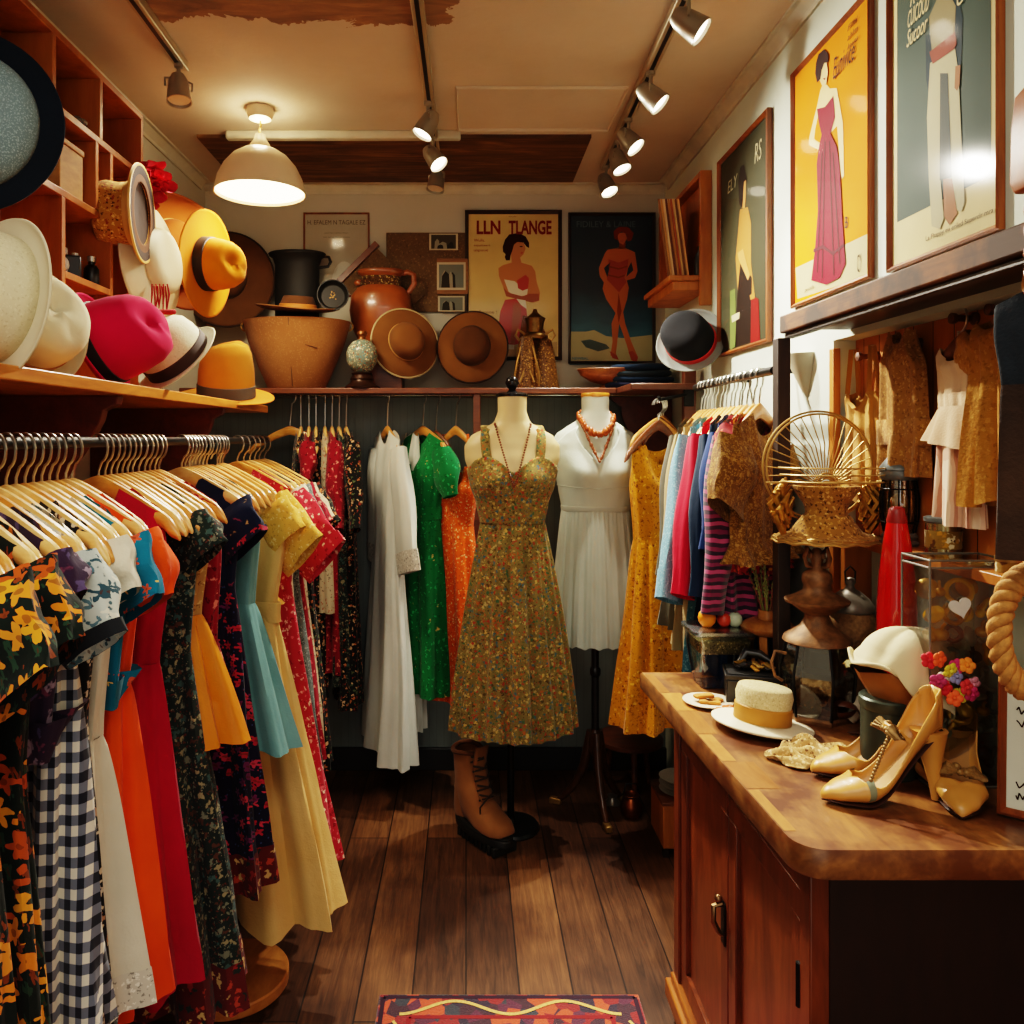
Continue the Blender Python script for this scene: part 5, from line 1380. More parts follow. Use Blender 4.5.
m1, f1 = mann('mannequin', 'cream headless mannequin with a black finial, front of the two', mx1, my1, t1, M_skin, 1.345, .98)
MB().lathe([(.0, 1.652), (.058, 1.652), (.06, 1.662), (.05, 1.668), (.02, 1.672), (.012, 1.68), (.02, 1.69), (.026, 1.705), (.02, 1.722), (.008, 1.73), (0, 1.731)], 32).build('neck_cap', plain('finial_black', '#1c1a1a', .2, .3), m1, smooth=50)
MB().tube([(0, .03, 1.0), (0, .09, .8), (0, .1, .03)], .014, 12).build('pole', M_iron, m1)
MB().lathe([(0, 0), (.11, 0), (.112, .006), (.105, .016), (.02, .022), (.016, .04), (0, .04)], 40, c=(0, .1, 0)).build('stand_base', M_black, m1, smooth=40)
t2 = [(-1.665, .055, .055, 0), (-1.61, .054, .055, 0), (-1.57, .075, .062, .004), (-1.545, .115, .068, .006), (-1.515, .158, .074, .006), (-1.47, .184, .082, .004), (-1.42, .178, .09, 0), (-1.36, .155, .094, 0), (-1.30, .142, .092, 0), (-1.22, .128, .086, 0), (-1.14, .11, .075, 0), (-.95, .06, .05, 0)]
mx2, my2 = .52, 3.22
m2, f2 = mann('mannequin', 'white headless mannequin with an orange neck cap, behind the front one', mx2, my2, t2, M_skinw, 1.36, .95)
MB().lathe([(0, 1.663), (.056, 1.663), (.058, 1.672), (.055, 1.68), (0, 1.684)], 32).build('neck_cap', wood('neck_wood', '#b0661c', '#e09a3c', (5, 5, 5), .3, .3), m2, smooth=40)
MB().tube([(0, 0, .97), (0, 0, .3)], .015, 14).lathe([(.015, .58), (.022, .57), (.022, .55), (.015, .54)], 16, cap0=False, cap1=False).build('pole', M_black, m2)
M_carv = plain('carved_walnut', '#4a2a16', .3, .1, .3, 40, coat=.3)
for k, a in enumerate((-83, 37, 157)):
    ca, sa = math.cos(R(a)), math.sin(R(a))
    path = [(.02, .32), (.03, .25), (.045, .18), (.075, .11), (.115, .055), (.15, .02)]
    l_ = MB().tube([(ca * r_, sa * r_, z) for r_, z in path], [.016, .02, .019, .017, .014, .012], 10).build('leg', M_carv, m2)
    MB(Matrix.Translation((ca * .16, sa * .16, 0)) @ Matrix.Rotation(R(a), 4, 'Z')).box(-.02, .03, -.014, .014, 0, .026).build('foot', M_brass, l_, bevel=.005)
MB().lathe([(.018, .33), (.026, .31), (.03, .27), (.024, .24), (.012, .22), (0, .215)], 20, cap0=False).build('leg_hub', M_carv, m2, smooth=40)

def worn_dress(label, x, y, f, tab, ztopfn, zw, hem, top, skirt, zb, wh, dh, nf, amp, seed, belt=None, strapspec=None, off=.006, seam=None):
    p = thing('dress', label, 'dress', (x, y, 0))
    rows = 30; rs = []
    for j in range(rows + 1):
        t = j / rows
        rs.append([bust(ztopfn(th) * (1 - t) + zw * t, th, f, off + .001 * math.sin(th * 22) * (t ** 2), zb) for th in TH])
    MB().loft(rs).build('bodice', top, p, smooth=70, solid=.003)
    hw, hd, _ = interp(tab, -zw)
    rr = random.Random(seed); a1, a2, a3 = (rr.uniform(0, 6) for _ in range(3))
    M2 = 200; rs = []
    for j in range(45):
        t = j / 44; z = zw + .004 - (zw + .004 - hem) * t
        e = 1 - (1 - t) ** 1.6 if t < 1 else 1
        w_ = hw + off + (wh - hw) * (.55 * e + .45 * t); d_ = hd + off + (dh - hd) * (.55 * e + .45 * t)
        am = amp * (.12 + .88 * t ** .7)
        ring = []
        for i in range(M2):
            th = 2 * PI * i / M2
            fo = am * (.6 * math.sin(nf * th + a1 + .5 * math.sin(t * 3)) + .3 * math.sin(nf * 1.7 * th // 1 * 0 + (nf * 2 + 3) * th + a2) + .25 * math.sin(5 * th + a3)) + .0022 * (1 - t) ** 2 * math.sin(46 * th)
            ring.append(((w_ + fo) * math.cos(th), (d_ + fo) * math.sin(th), z + .006 * t * math.sin(nf * th + a1)))
        rs.append(ring)
    MB().loft(rs).build('skirt', skirt, p, smooth=70)
    if belt:
        MB().loft([[bust(z, th, f, off + o_, zb) for th in TH] for z, o_ in ((zw + .016, .001), (zw + .014, .004), (zw - .002, .004), (zw - .006, .001))]).build('waistband', belt, p, smooth=50)
    if seam:
        MB().tube([bust(seam + .012 * abs(math.cos(th)), th, f, off + .003, zb) for th in TH], .0018, 5, closed=True).build('bust_seam', belt or top, p)
    for path, r_ in (strapspec or ()):
        MB().tube(path, r_, 10, flat=-.2).build('strap', top, p)
    return p
f_bounty = fab('wildflower_cotton', '#8a7a45', ['#a8442c', '#4a6a4a', '#c8a85a', '#4a6a74', '#b0642c', '#bba468', '#5a4a24'], 80, .44, '#7a6c3e', 150, .38, ['#5a6a40', '#a8924f', '#5a4020', '#9a4a2a'])
def zt1(th):
    s_, c = math.sin(th), math.cos(th)
    if s_ < 0:
        x = c
        return 1.405 + .028 * math.exp(-((abs(x) - .5) / .28) ** 2) - .03 * math.exp(-(x / .16) ** 2) - .02 * max(0, abs(x) - .75) / .25
    return 1.375
def strap1(sx):
    out = []
    for x, z in ((.094, 1.42), (.100, 1.455), (.103, 1.495), (.10, 1.53)):
        xx, yy, zz = bust(z, math.atan2(-1, sx * 1.0), f1, .0, 1.345)
        hw, hd, yo = interp(t1, -z)
        yy = yo - (hd + .007) * math.sqrt(max(.0, 1 - min(1, (x / (hw + .01)) ** 2))) - .003
        out.append((sx * x, yy - (.012 if z < 1.4 else 0), z))
    out += [(sx * .1, .02, 1.545), (sx * .098, .07, 1.50), (sx * .09, .095, 1.42), (sx * .085, .1, 1.36)]
    return out
worn_dress('wildflower print dress with sweetheart neckline on the front mannequin', mx1, my1, f1, t1, zt1, 1.185, .425, f_bounty, f_bounty, 1.345, .218, .17, 13, .024, 3, strapspec=[(strap1(-1), .018), (strap1(1), .018)])
f_wdress = fab('white_crepe', '#c9d2c6', base2='#bfc9bd', bump=.08)
def zt2(th):
    s_, c = math.sin(th), math.cos(th)
    if s_ < 0:
        return 1.395 + .155 * min(1, abs(c) / .62) if abs(c) < .62 else 1.55 - .12 * ((abs(c) - .62) / .38) ** 1.2
    return 1.52 - .09 * abs(c) ** 3
worn_dress('white halter dress with a pleated knee-length skirt on the white mannequin', mx2, my2, f2, t2, zt2, 1.215, .685, f_wdress, f_wdress, 1.36, .17, .13, 19, .010, 5, belt=f_wdress, seam=1.30)
# necklaces
def necklace(label, path, r_, m, x, y, irregular=0.0):
    mb = MB(); rr = random.Random(5)
    P2 = [Vector(q) for q in path]; 
    acc = 0; last = None
    dense = []
    for a, b in zip(P2, P2[1:]):
        n_ = max(1, int((b - a).length / (r_ * 1.7)))
        for k in range(n_): dense.append(a.lerp(b, k / n_))
    for q in dense:
        s_ = 1 + rr.uniform(-irregular, irregular)
        mb.ball(q, r_ * s_, 8, (1, 1, 1 + rr.uniform(0, irregular)))
    o = mb.build('bead_necklace', m, None, smooth=60); o.location = (x, y, 0)
    return tag(o, label, 'necklace')
def chest(f, tab, x, z, off, zb):
    hw, hd, yo = interp(tab, -z)
    y = yo - (hd) * math.sqrt(max(.05, 1 - (abs(x) / (hw)) ** 2)) - off
    for sx in (-1, 1): y -= .035 * math.exp(-((x - sx * .075) / .05) ** 2 - ((z - zb) / .055) ** 2)
    return (x, y, z)
def loop(f, tab, zb, wn, zn, zl, off, sharp=1.0, n_=26):
    pts = []
    for k in range(-n_, n_ + 1):
        u = k / n_
        x = wn * u
        z = zl + (zn - zl) * (abs(u) ** sharp)
        pts.append(chest(f, tab, x, z, off, zb))
    back = [(wn * .9, .03, zn + .012), (wn * .5, .06, zn + .02), (0, .068, zn + .022), (-wn * .5, .06, zn + .02), (-wn * .9, .03, zn + .012)]
    return pts + back + [pts[0]]
M_beadb = plain('brown_beads', '#7a4020', .4, 0, .3, 90)
M_coral = plain('coral_beads', '#a8521c', .4, 0, .35, 90)
M_amber = plain('amber_beads', '#8a4a1c', .4, 0, .3, 90)
necklace('long brown bead necklace hanging over the wildflower dress', loop(f1, t1, 1.345, .066, 1.55, 1.325, .014, 1.1), .0042, M_beadb, mx1, my1)
necklace('chunky coral bead collar on the white mannequin', loop(f2, t2, 1.36, .07, 1.585, 1.515, .016, 2.2), .0085, M_coral, mx2, my2, .5)
necklace('long amber bead necklace with V drop on the white mannequin', loop(f2, t2, 1.36, .072, 1.58, 1.41, .016, 1.15), .0055, M_amber, mx2, my2, .3)
# ------------------------------------------------------------------ boot on the floor
f_suede = fab('brown_suede', '#9a683e', base2='#84562f', bump=.1, rough=.9)
bt = thing('boot', 'single tan suede lace-up boot with chunky black sole on the floor', 'boot', M=Matrix.Translation((.03, 3.03, .002)) @ Matrix.Rotation(R(36), 4, 'Z') @ Matrix.Scale(1.0, 4))
# local: toe towards -y
def bsec(y, z, w, h, n=28, flat=.7):
    return [(w * math.copysign(abs(math.cos(a)) ** .8, math.cos(a)), y, z + h * (math.copysign(abs(math.sin(a)) ** .8, math.sin(a)) if math.sin(a) > 0 else flat * math.sin(a) * .35)) for a in (2 * PI * k / n for k in range(n))]
path = [(-.205, .075, .012, .01), (-.195, .072, .04, .03), (-.165, .07, .056, .048), (-.12, .07, .06, .066), (-.07, .075, .057, .088)]
rings = [bsec(*q) for q in path]
# turn up into the shaft: rings tilt from vertical to horizontal
for k, (y, z, wx, wy, tl) in enumerate([(-.015, .125, .055, .085, 35), (.02, .165, .05, .072, 65), (.032, .205, .048, .064, 82), (.036, .25, .05, .064, 90), (.036, .295, .053, .066, 90), (.036, .31, .053, .066, 90)]):
    tl = R(tl); ring = []
    for a in (2 * PI * q / 28 for q in range(28)):
        u = wy * math.sin(a)   # along the section's own up axis
        ring.append((wx * math.cos(a), y - u * math.sin(tl), z + u * math.cos(tl) - (0.0 if tl > 1.2 else 0.0)))
    rings.append(ring)
up = MB().loft(rings, True, False)
# heel mass
up.loft([[(.046 * s_ * math.cos(a), .045 + .052 * s_ * math.sin(a), z) for a in (2 * PI * q / 28 for q in range(28))] for s_, z in ((.95, .062), (1.05, .09), (1.02, .14), (.95, .2), (.9, .24))], True, True)
up.build('upper', f_suede, bt, smooth=60)
MB().tube([(.054 * math.cos(a), .036 + .067 * math.sin(a), .31 + .006 * math.sin(2 * a)) for a in (2 * PI * q / 32 for q in range(32))], .009, 8, closed=True).build('padded_collar', fab('brown_suede_dark', '#5f3a20', bump=.1), bt)
MB().loft([[(w_ * math.cos(a), -.03 - .05 * (1 - t) + .003 * math.sin(a) - .005, .15 + .19 * t + 0) for w_, t in ((.03, 0),)] for a in (0, 1)], ring_closed=False) if False else None
MB().loft([[(x, y - .004 * math.cos(x * 40), z) for x in (-.03, -.015, 0, .015, .03)] for y, z in ((-.085, .16), (-.06, .19), (-.043, .23), (-.036, .29), (-.05, .345))], ring_closed=False).build('tongue', f_suede, bt, solid=.006)
lc = MB()
for k in range(5):
    y, z = -.093 + .013 * k, .165 + .031 * k
    lc.tube([(-.034, y + .016, z - .004), (0, y - .012, z + .01), (.034, y + .014, z + .018)], .0035, 6)
    lc.tube([(.034, y + .016, z - .004), (0, y - .015, z + .012), (-.034, y + .014, z + .018)], .0035, 6)
for sx in (-1, 1): lc.tube([(0, -.105, .185), (sx * .03, -.118, .18), (sx * .05, -.105, .15), (sx * .045, -.1, .12)], .0032, 6)
lc.build('laces', plain('dark_lace', '#3a2a1c', .8), bt)
sole = MB()
def solering(s_, z, h=0):
    return [((.064 + .006 * math.sin(a)) * s_ * math.cos(a) * (1 - .10 * max(0, math.sin(a))), -.058 - .155 * math.sin(a) * s_, z) for a in (2 * PI * q / 40 for q in range(40))]
M_rub = plain('black_rubber', '#15130f', .6)
MB().loft([solering(.97, .03), solering(1.02, .034), solering(1.02, .052), solering(.98, .057), solering(1.0, .062), solering(.96, .066)], True, True).build('sole', M_rub, bt, smooth=40)
tr = MB()
for k in range(9):
    y = -.19 + .026 * k
    if .0 <= k < 5 or k >= 0: tr.box(-.054, .054, y, y + .015, 0.0, .033)
tr.build('tread', M_rub, bt, bevel=.003)

# ------------------------------------------------------------------ rug
def rug_mat():
    t = NT('oriental_rug')
    v = t.coord()
    vo = t.n('ShaderNodeTexVoronoi', feature='F1'); vo.inputs['Scale'].default_value = 30; t.l(v, vo.inputs['Vector'])
    sep = t.n('ShaderNodeSeparateColor'); t.l(vo.outputs['Color'], sep.inputs[0])
    c = t.ramp(sep.outputs[0], [(0, '#3a1a2c'), (.25, '#8a1f22'), (.45, '#2a1c34'), (.62, '#c0502c'), (.78, '#54203c'), (.9, '#2f3440')], 'CONSTANT')
    n = t.noise(v, 260, 2)
    t.color(t.mix(.35, c, t.ramp(n, [(.3, '#1a0c14'), (.7, '#c07a5a')]), 'OVERLAY'))
    t.set(Roughness=.95, Sheen_Weight=.3); t.bump(n, .6, .004)
    return t.m
rx0, rx1, ry1, ry0 = -.232, .462, 2.145, .7
rg = thing('rug', 'small oriental rug with a zigzag border at the bottom of the view', 'rug', (0, 0, 0))
MB().box(rx0, rx1, ry0, ry1, .0005, .009).build('field', rug_mat(), rg, bevel=.003)
bd_ = MB(Matrix.Translation((0, 0, .0095)))
def strip(mb, pts, w_, mi=0):
    for a, b in zip(pts, pts[1:]):
        d = Vector((b[0] - a[0], b[1] - a[1])).normalized(); nx, ny = -d.y * w_, d.x * w_
        mb.add([(a[0] + nx, a[1] + ny, 0), (a[0] - nx, a[1] - ny, 0), (b[0] - nx, b[1] - ny, 0), (b[0] + nx, b[1] + ny, 0)], [(0, 1, 2, 3)], mi)
for i_, inset in enumerate((.012, .085)):
    bd_ = MB(Matrix.Translation((0, 0, .0095)))
    strip(bd_, [(rx0 + inset, ry0 + inset), (rx0 + inset, ry1 - inset), (rx1 - inset, ry1 - inset), (rx1 - inset, ry0 + inset)], .006, 0)
    bd_.build('border_line', (plain('rug_plum', '#2c1424', .95), plain('rug_red', '#7a1a1e', .95))[i_], rg, smooth=0, weld=.007)
zz = MB(Matrix.Translation((0, 0, .0105)))
pts = []
n_ = 48
for k in range(n_ + 1):
    u = k / n_; pts.append((rx0 + .06 + (rx1 - rx0 - .12) * u, ry1 - .052 + .024 * math.cos(u * 2 * PI * 2 + PI)))
strip(zz, pts, .005)
zz.build('zigzag_border', plain('rug_gold', '#c9a15a', .95, var=.3, scale=200), rg, smooth=0, weld=.004)
for sx in (rx0 + .045, rx1 - .045):
    sd = MB(Matrix.Translation((0, 0, .0105)))
    strip(sd, [(sx + .016 * math.sin(k * .9), ry1 - .1 - .02 * k) for k in range(60)], .004)
    sd.build('side_border', plain('rug_gold', '', .95), rg, smooth=0, weld=.004)

# ------------------------------------------------------------------ display counter
TZ = .886
ct = thing('display_counter', 'dark brown wooden display counter with a worn plank top and two doors', 'counter', (0, 0, 0))
M_top = wood('counter_top', '#5a3820', '#a06c38', (5, 1.2, 5), .38, .25, blotch='#5a3218')
M_case = wood('counter_case', '#4a1f0c', '#783a18', (5, 5, 1), .38, .25)
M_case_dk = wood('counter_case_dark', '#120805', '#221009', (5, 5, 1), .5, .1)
fx = lambda y: .457 + (2.1 - y) * .04      # front edge of the top, slightly skewed
def outline(inset=0.0):
    pts = [(fx(2.1) + inset, 2.1 - inset)]
    cx, cy, r_ = fx(1.19) + .05, 1.19 + .05, .05 - inset * .5
    for k in range(9):
        a = R(180 + 90 * k / 8)
        pts.append((cx + r_ * math.cos(a), cy + r_ * math.sin(a)))
    pts += [(NX - .003, 1.19 + inset * .5), (NX - .003, NY - .004), (XR - .003, NY - .004), (XR - .003, 2.1 - inset)]
    return pts
tp = MB(); lo, hi = outline(), outline(.004)
n_ = len(lo)
tp.loft([[(x, y, TZ - .045) for x, y in hi], [(x, y, TZ - .04) for x, y in lo], [(x, y, TZ - .006) for x, y in lo], [(x, y, TZ) for x, y in hi]], True, True)
tp.build('countertop', M_top, ct, smooth=35)
# a band of lighter inlay planks near the front edge
il = MB(); ys = [1.25, 1.40, 1.52, 1.66, 1.80, 1.93, 2.08]
for a, b in zip(ys, ys[1:]):
    il.add([(fx(a) + .006, a, 0), (fx(a) + .045 + .02 * math.sin(a * 19), a, 0), (fx(b) + .045 + .02 * math.sin(a * 19), b - .004, 0), (fx(b) + .006, b - .004, 0)], [(0, 1, 2, 3)], ys.index(a) % 2)
o_ = il.build('edge_inlay', [wood('inlay_light', '#8f5c2a', '#b47c3e', (8, 2, 5), .35, .3), wood('inlay_mid', '#7a4a20', '#9a6632', (8, 2, 5), .35, .3)], ct, smooth=0); o_.location = (0, 0, TZ + .0006)
bx0, by0, by1 = .535, 1.245, 2.06
z0, z1 = .10, TZ - .046
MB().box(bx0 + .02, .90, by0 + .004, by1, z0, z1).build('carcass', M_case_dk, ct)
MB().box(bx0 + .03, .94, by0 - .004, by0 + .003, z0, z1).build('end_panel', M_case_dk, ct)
for y0, y1 in ((by1 - .045, by1), (by0, by0 + .04)):
    MB().box(bx0, bx0 + .04, y0, y1, .02, z1).build('corner_post', M_case, ct, bevel=.003)
MB().box(bx0 + .004, bx0 + .03, by0 + .04, by1 - .045, z1 - .07, z1).build('top_rail', M_case, ct, bevel=.003)
MB().box(bx0 - .02, bx0 + .03, by0 - .01, by1 + .012, .06, .105).box(bx0 - .008, bx0 + .03, by0 - .004, by1 + .004, .105, .125).box(bx0 - .012, .94, by0 - .01, by0 + .01, .06, .1).build('plinth', wood('plinth_wood', '#7a4016', '#b06a2a', (5, 1, 5), .4, .2), ct, bevel=.004)
for x, y in ((bx0, by0), (bx0, by1 - .05), (.88, by0), (.85, by1 - .05)):
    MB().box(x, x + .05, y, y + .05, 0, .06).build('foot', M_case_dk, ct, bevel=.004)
ym = (by0 + by1) / 2
for k, (y0, y1) in enumerate(((by0 + .042, ym - .002), (ym + .002, by1 - .047))):
    zz0, zz1 = .128, z1 - .072
    fr = MB()
    x_ = bx0 + .006
    for a, b, c, d in ((y0, y1, zz0, zz0 + .05), (y0, y1, zz1 - .05, zz1), (y0, y0 + .045, zz0 + .05, zz1 - .05), (y1 - .045, y1, zz0 + .05, zz1 - .05)):
        fr.box(x_, x_ + .02, a, b, c, d)
    d_ = fr.build('door', M_case, ct, bevel=.003)
    MB().box(x_ + .01, x_ + .018, y0 + .04, y1 - .04, zz0 + .045, zz1 - .045).build('door_panel', wood('door_panel_wood', '#4f220d', '#82421c', (4, 4, .8), .35, .3), d_)
    if k == 1:
        yk = y0 + .022
        MB().box(x_ - .004, x_, yk - .012, yk + .012, .44, .53).build('lock_plate', M_iron, d_, bevel=.002)
        MB().tube([(x_ - .004, yk, .525), (x_ - .022, yk, .52), (x_ - .024, yk - .004, .49), (x_ - .012, yk, .465), (x_ - .004, yk, .46)], .006, 8).ball((x_ - .012, yk, .535), .009, 10).build('latch', plain('latch_bronze', '#8a6a4a', .3, .9), d_)
    else:
        for zh in (.62,):
            MB().tube([(x_ - .004, y0 + .002, zh - .035), (x_ - .004, y0 + .002, zh + .035)], .006, 8).build('hinge', M_iron, d_)

# ------------------------------------------------------------------ shelf beam and post on the right
sb = thing('picture_ledge', 'rough wooden ledge beam under the right-hand posters', 'shelf', (0, 0, 0))
MB().box(.738, .775, .95, 1.885, 1.745, 1.787).build('beam_edge', M_beam, sb, bevel=.004)
MB().box(.775, XR - .001, .95, 1.885, 1.755, 1.775).build('board', M_post, sb)
MB().box(.748, .768, 1.0, 1.88, 1.733, 1.744).build('under_strip', M_post, sb, bevel=.002)
tag(MB().box(.722, .752, 1.852, 1.885, TZ + .0005, 1.732).build('support_post', M_post, bevel=.002), 'dark wooden post standing on the counter under the ledge beam', 'post')
tag(MB(Matrix.Translation((XR - .001, 2.16, 0))).loft([[(0, -.035, 1.70), (0, .10, 1.74), (0, .10, 1.735)], [(-.07, -.05, 1.62), (-.09, .09, 1.735), (-.09, .09, 1.728)], [(-.03, -.10, 1.55), (-.05, -.09, 1.60), (-.03, -.10, 1.548)]], False, False).build('wall_sconce', plain('sconce_grey', '#a8a48f', .6), smooth=0, solid=.008), 'grey wedge-shaped wall sconce behind the wire basket', 'sconce') if False else None
sc = MB(Matrix.Translation((XR - .0005, 2.13, 1.68)) @ Matrix.Scale(.62, 4))
arc = [(-.085 * math.sin(R(a)), .085 * math.cos(R(a))) for a in range(0, 181, 12)]
rs = [[(x * s_, y * s_ - .02 * (1 - s_), z) for x, y in arc] for s_, z in ((1.0, .07), (.98, .06), (.6, -.02), (.25, -.09), (.08, -.115))]
sc.loft(rs, True, True)
tag(sc.build('wall_sconce', plain('sconce_grey', '#a8a48f', .6), smooth=40), 'grey tapering half-cone wall sconce behind the wire basket', 'sconce')
# jamb strip and ledge in the alcove
struct(MB().box(XR - .006, XR + .012, NY - .012, NY + .012, TZ, NZ - .02).build('trim_8', M_orange_wood, bevel=.002))
LZ = 1.272
al = thing('alcove_shelf', 'narrow orange wooden shelf inside the alcove', 'shelf', (0, 0, 0))
MB().box(.885, NX - .001, 1.12, NY - .02, LZ - .02, LZ).build('board', M_orange_wood, al, bevel=.002)
MB().box(.887, NX - .001, 1.875, 1.895, TZ + .001, LZ - .021).build('side_board', M_orange_wood, al, bevel=.002)
tag(MB().box(NX - .012, NX - .002, 1.35, 1.87, TZ + .002, LZ - .024).build('pale_board', plain('pale_green_board', '#a9b09c', .6)), 'pale green-grey board behind the urn under the alcove shelf', 'board')

# ------------------------------------------------------------------ on the counter
def on(px, py):
    """point of the countertop seen at pixel (px, py)"""
    Y = (EYE - TZ) * F / (py - CY)
    return Vector(((px - CX) * Y / F, Y, TZ + .0005))
M_glass = glass('clear_glass', '#f2f6f0', .04, .3)
# plastic bin with fruit on its lid
a = Vector((.632, 2.0, TZ + .0005))
bn = thing('clear_bin', 'clear plastic bin with a lid at the far end of the counter', 'bin', M=Matrix.Translation(a))
def rrect(hx, hy, r_, n=6):
    out = []
    for cx, cy, a0 in ((hx - r_, hy - r_, 0), (-hx + r_, hy - r_, 90), (-hx + r_, -hy + r_, 180), (hx - r_, -hy + r_, 270)):
        out += [(cx + r_ * math.cos(R(a0 + 90 * k / n)), cy + r_ * math.sin(R(a0 + 90 * k / n))) for k in range(n + 1)]
    return out
def rlayers(lst): return [[(x, y, z) for x, y in rrect(hx, hy, r_)] for hx, hy, r_, z in lst]
MB().loft(rlayers([(.055, .045, .015, .002), (.066, .055, .015, .07), (.074, .062, .016, .135)]), True, False).build('bin_body', M_glass, bn, smooth=50)
MB().loft(rlayers([(.076, .064, .016, .130), (.08, .068, .016, .134), (.08, .068, .016, .142), (.07, .058, .016, .145)]), True, True).build('lid', glass('milky_plastic', '#c9d2c9', .25, .8), bn, smooth=40)
f_granules = fab('seed_granules', '#7a6a4a', ['#c8b48a', '#4a3a28', '#9a8458'], 200, .45)
MB().loft(rlayers([(.058, .05, .014, .085), (.062, .052, .014, .09), (.066, .055, .014, .118), (.05, .04, .014, .122)]), True, True).build('contents', f_granules, bn, smooth=50)
def fruit(name, label, px, r_, m, stem=True):
    p = thing(name, label, 'fruit', M=Matrix.Translation(((px - CX) * 1.985 / F, 1.985, TZ + .1465)))
    MB().lathe([(0, r_ * .12), (r_ * .5, .02 * r_), (r_ * .9, r_ * .5), (r_, r_), (r_ * .88, r_ * 1.5), (r_ * .5, r_ * 1.88), (r_ * .12, r_ * 1.9), (0, r_ * 1.84)], 24, cap0=False, cap1=False).build('flesh', m, p, smooth=70)
    MB().tube([(0, 0, r_ * 1.82), (.001, 0, r_ * 2.02)], .002, 6).build('stem', M_peg, p)
fruit('orange', 'round orange on the lid of the clear bin', 707, .022, plain('orange_peel', '#e88a10', .5, 0, .06, 20, bump=.2))
fruit('plum', 'small red fruit beside the orange on the clear bin', 724, .017, plain('red_fruit', '#b8391c', .4))
fruit('apple', 'pale green-white fruit at the end of the clear bin lid', 735, .018, plain('pale_fruit', '#a9b39a', .4))
# black tin box
bb = thing('tin_box', 'open black tin box full of gold trinkets on the counter', 'box', M=Matrix.Translation((.675, 1.865, TZ + .0005)) @ Matrix.Rotation(R(-14), 4, 'Z'))
MB().box(-.068, .068, -.045, .045, 0, .058).build('box_body', M_black, bb, bevel=.003)
MB().box(-.071, .071, -.048, .048, .059, .07).build('lid_rim', M_black, bb, bevel=.002)
MB().box(-.064, .064, -.041, .041, .0695, .0715).build('lining', plain('box_lining', '#0c0c0c', .9), bb)
for x in (-.035, .035): MB().box(x - .006, x + .006, -.049, -.045, .038, .056).build('clasp', M_brass, bb, bevel=.001)
for k in range(11):
    rr = random.Random(k + 50); m_ = MB(Matrix.Translation((.642 + .06 * rr.random(), 1.845 + .045 * rr.random(), TZ + .0735 + .004 * (k % 3))) @ Matrix.Rotation(rr.uniform(0, 3), 4, 'Z'))
    L_ = rr.uniform(.012, .022)
    m_.loft([[(x, w_ * math.cos(q), w_ * .6 * math.sin(q) + .005 + .003 * math.sin(x * 200)) for q in (2 * PI * i / 10 for i in range(10))] for x, w_ in ((-L_, .002), (-L_ * .5, .008), (0, .007), (L_ * .5, .009), (L_, .002))], True, True)
    tag(m_.build('trinket', (plain('gold_cloth', '#b8862c', .5, .3), plain('dark_trinket', '#1c1816', .4), plain('olive_gold', '#8a6a2a', .5, .4))[k % 3], smooth=60), 'small %s trinket in the open tin box' % ('gold', 'black', 'olive gold')[k % 3], 'trinket', '%s trinkets in the tin box' % ('gold', 'black', 'olive gold')[k % 3])
tag(MB(Matrix.Translation((.645, 1.892, TZ + .074))).tube([(0, 0, .006), (.02, .01, .03), (.05, 0, .028), (.075, -.02, .012)], [.008, .012, .011, .006], 10).build('black_pouch', M_black), 'rolled black pouch lying in the open tin box', 'pouch')
# plate with pastry, dried orange slices
pl = on(708, 704)
plt = thing('plate', 'small cream plate with biscuits at the counter front edge', 'plate', M=Matrix.Translation(pl))
MB().lathe([(0, .0), (.035, 0), (.04, .003), (.056, .007), (.057, .009), (.04, .006), (0, .004)], 40, cap0=False, cap1=False).build('plate_body', plain('cream_china', '#d8cdb4', .3), plt, smooth=50)
for k, (x, y, a) in enumerate(((-.008, .006, .2), (.012, -.006, .5), (0, -.014, -.3))):
    m_ = MB(Matrix.Translation(pl + Vector((x, y, .005 + .0075 * (k == 0)))) @ Matrix.Rotation(a, 4, 'Z'))
    m_.loft(rlayers([(.022, .008, .006, 0), (.024, .010, .006, .002), (.024, .010, .006, .006), (.021, .008, .006, .008)]), True, True)
    tag(m_.build('biscuit', plain('biscuit', '#b8762e', .8, 0, .3, 60), smooth=50), 'golden biscuit on the small cream plate', 'biscuit', 'biscuits on the cream plate')
for k in range(9):
    rr = random.Random(k + 9); q = on(728 + rr.uniform(-10, 10), 712 + rr.uniform(-6, 4))
    m_ = MB(Matrix.Translation(q + Vector((0, 0, .003 + .003 * (k % 2)))) @ Matrix.Rotation(rr.uniform(-.3, .3), 4, 'X') @ Matrix.Rotation(rr.uniform(0, 3), 4, 'Z'))
    m_.lathe([(0, 0), (.008, -.0005), (.011, .001), (.010, .004), (.004, .003), (0, .002)], 12, sy=.7, cap0=False, cap1=False)
    tag(m_.build('dried_slice', plain('dried_orange', '#b8571c', .6, 0, .25, 80), smooth=60), 'dried orange slice in the scatter beside the cream plate', 'dried fruit', 'dried slices by the plate')
# boater hat
c_ = on(762, 727)
hat('boater_hat', 'small ivory boater hat with a tan ribbon on the counter', Matrix.Translation(c_ + Vector((0, 0, .012))) @ Matrix.Rotation(R(6), 4, 'Y') @ Matrix.Rotation(R(-3), 4, 'X'), .103, .056, .072, fab('ivory_straw', '#d8c694', ['#e5d6aa', '#c0ab78'], 220, .4), fab('ivory_brim', '#e6dcc0', base2='#dccfae'), plain('tan_ribbon', '#b9802f', .6), 0, .004, 1.0, 0, flat=1, taper=.96, band_h=.034)
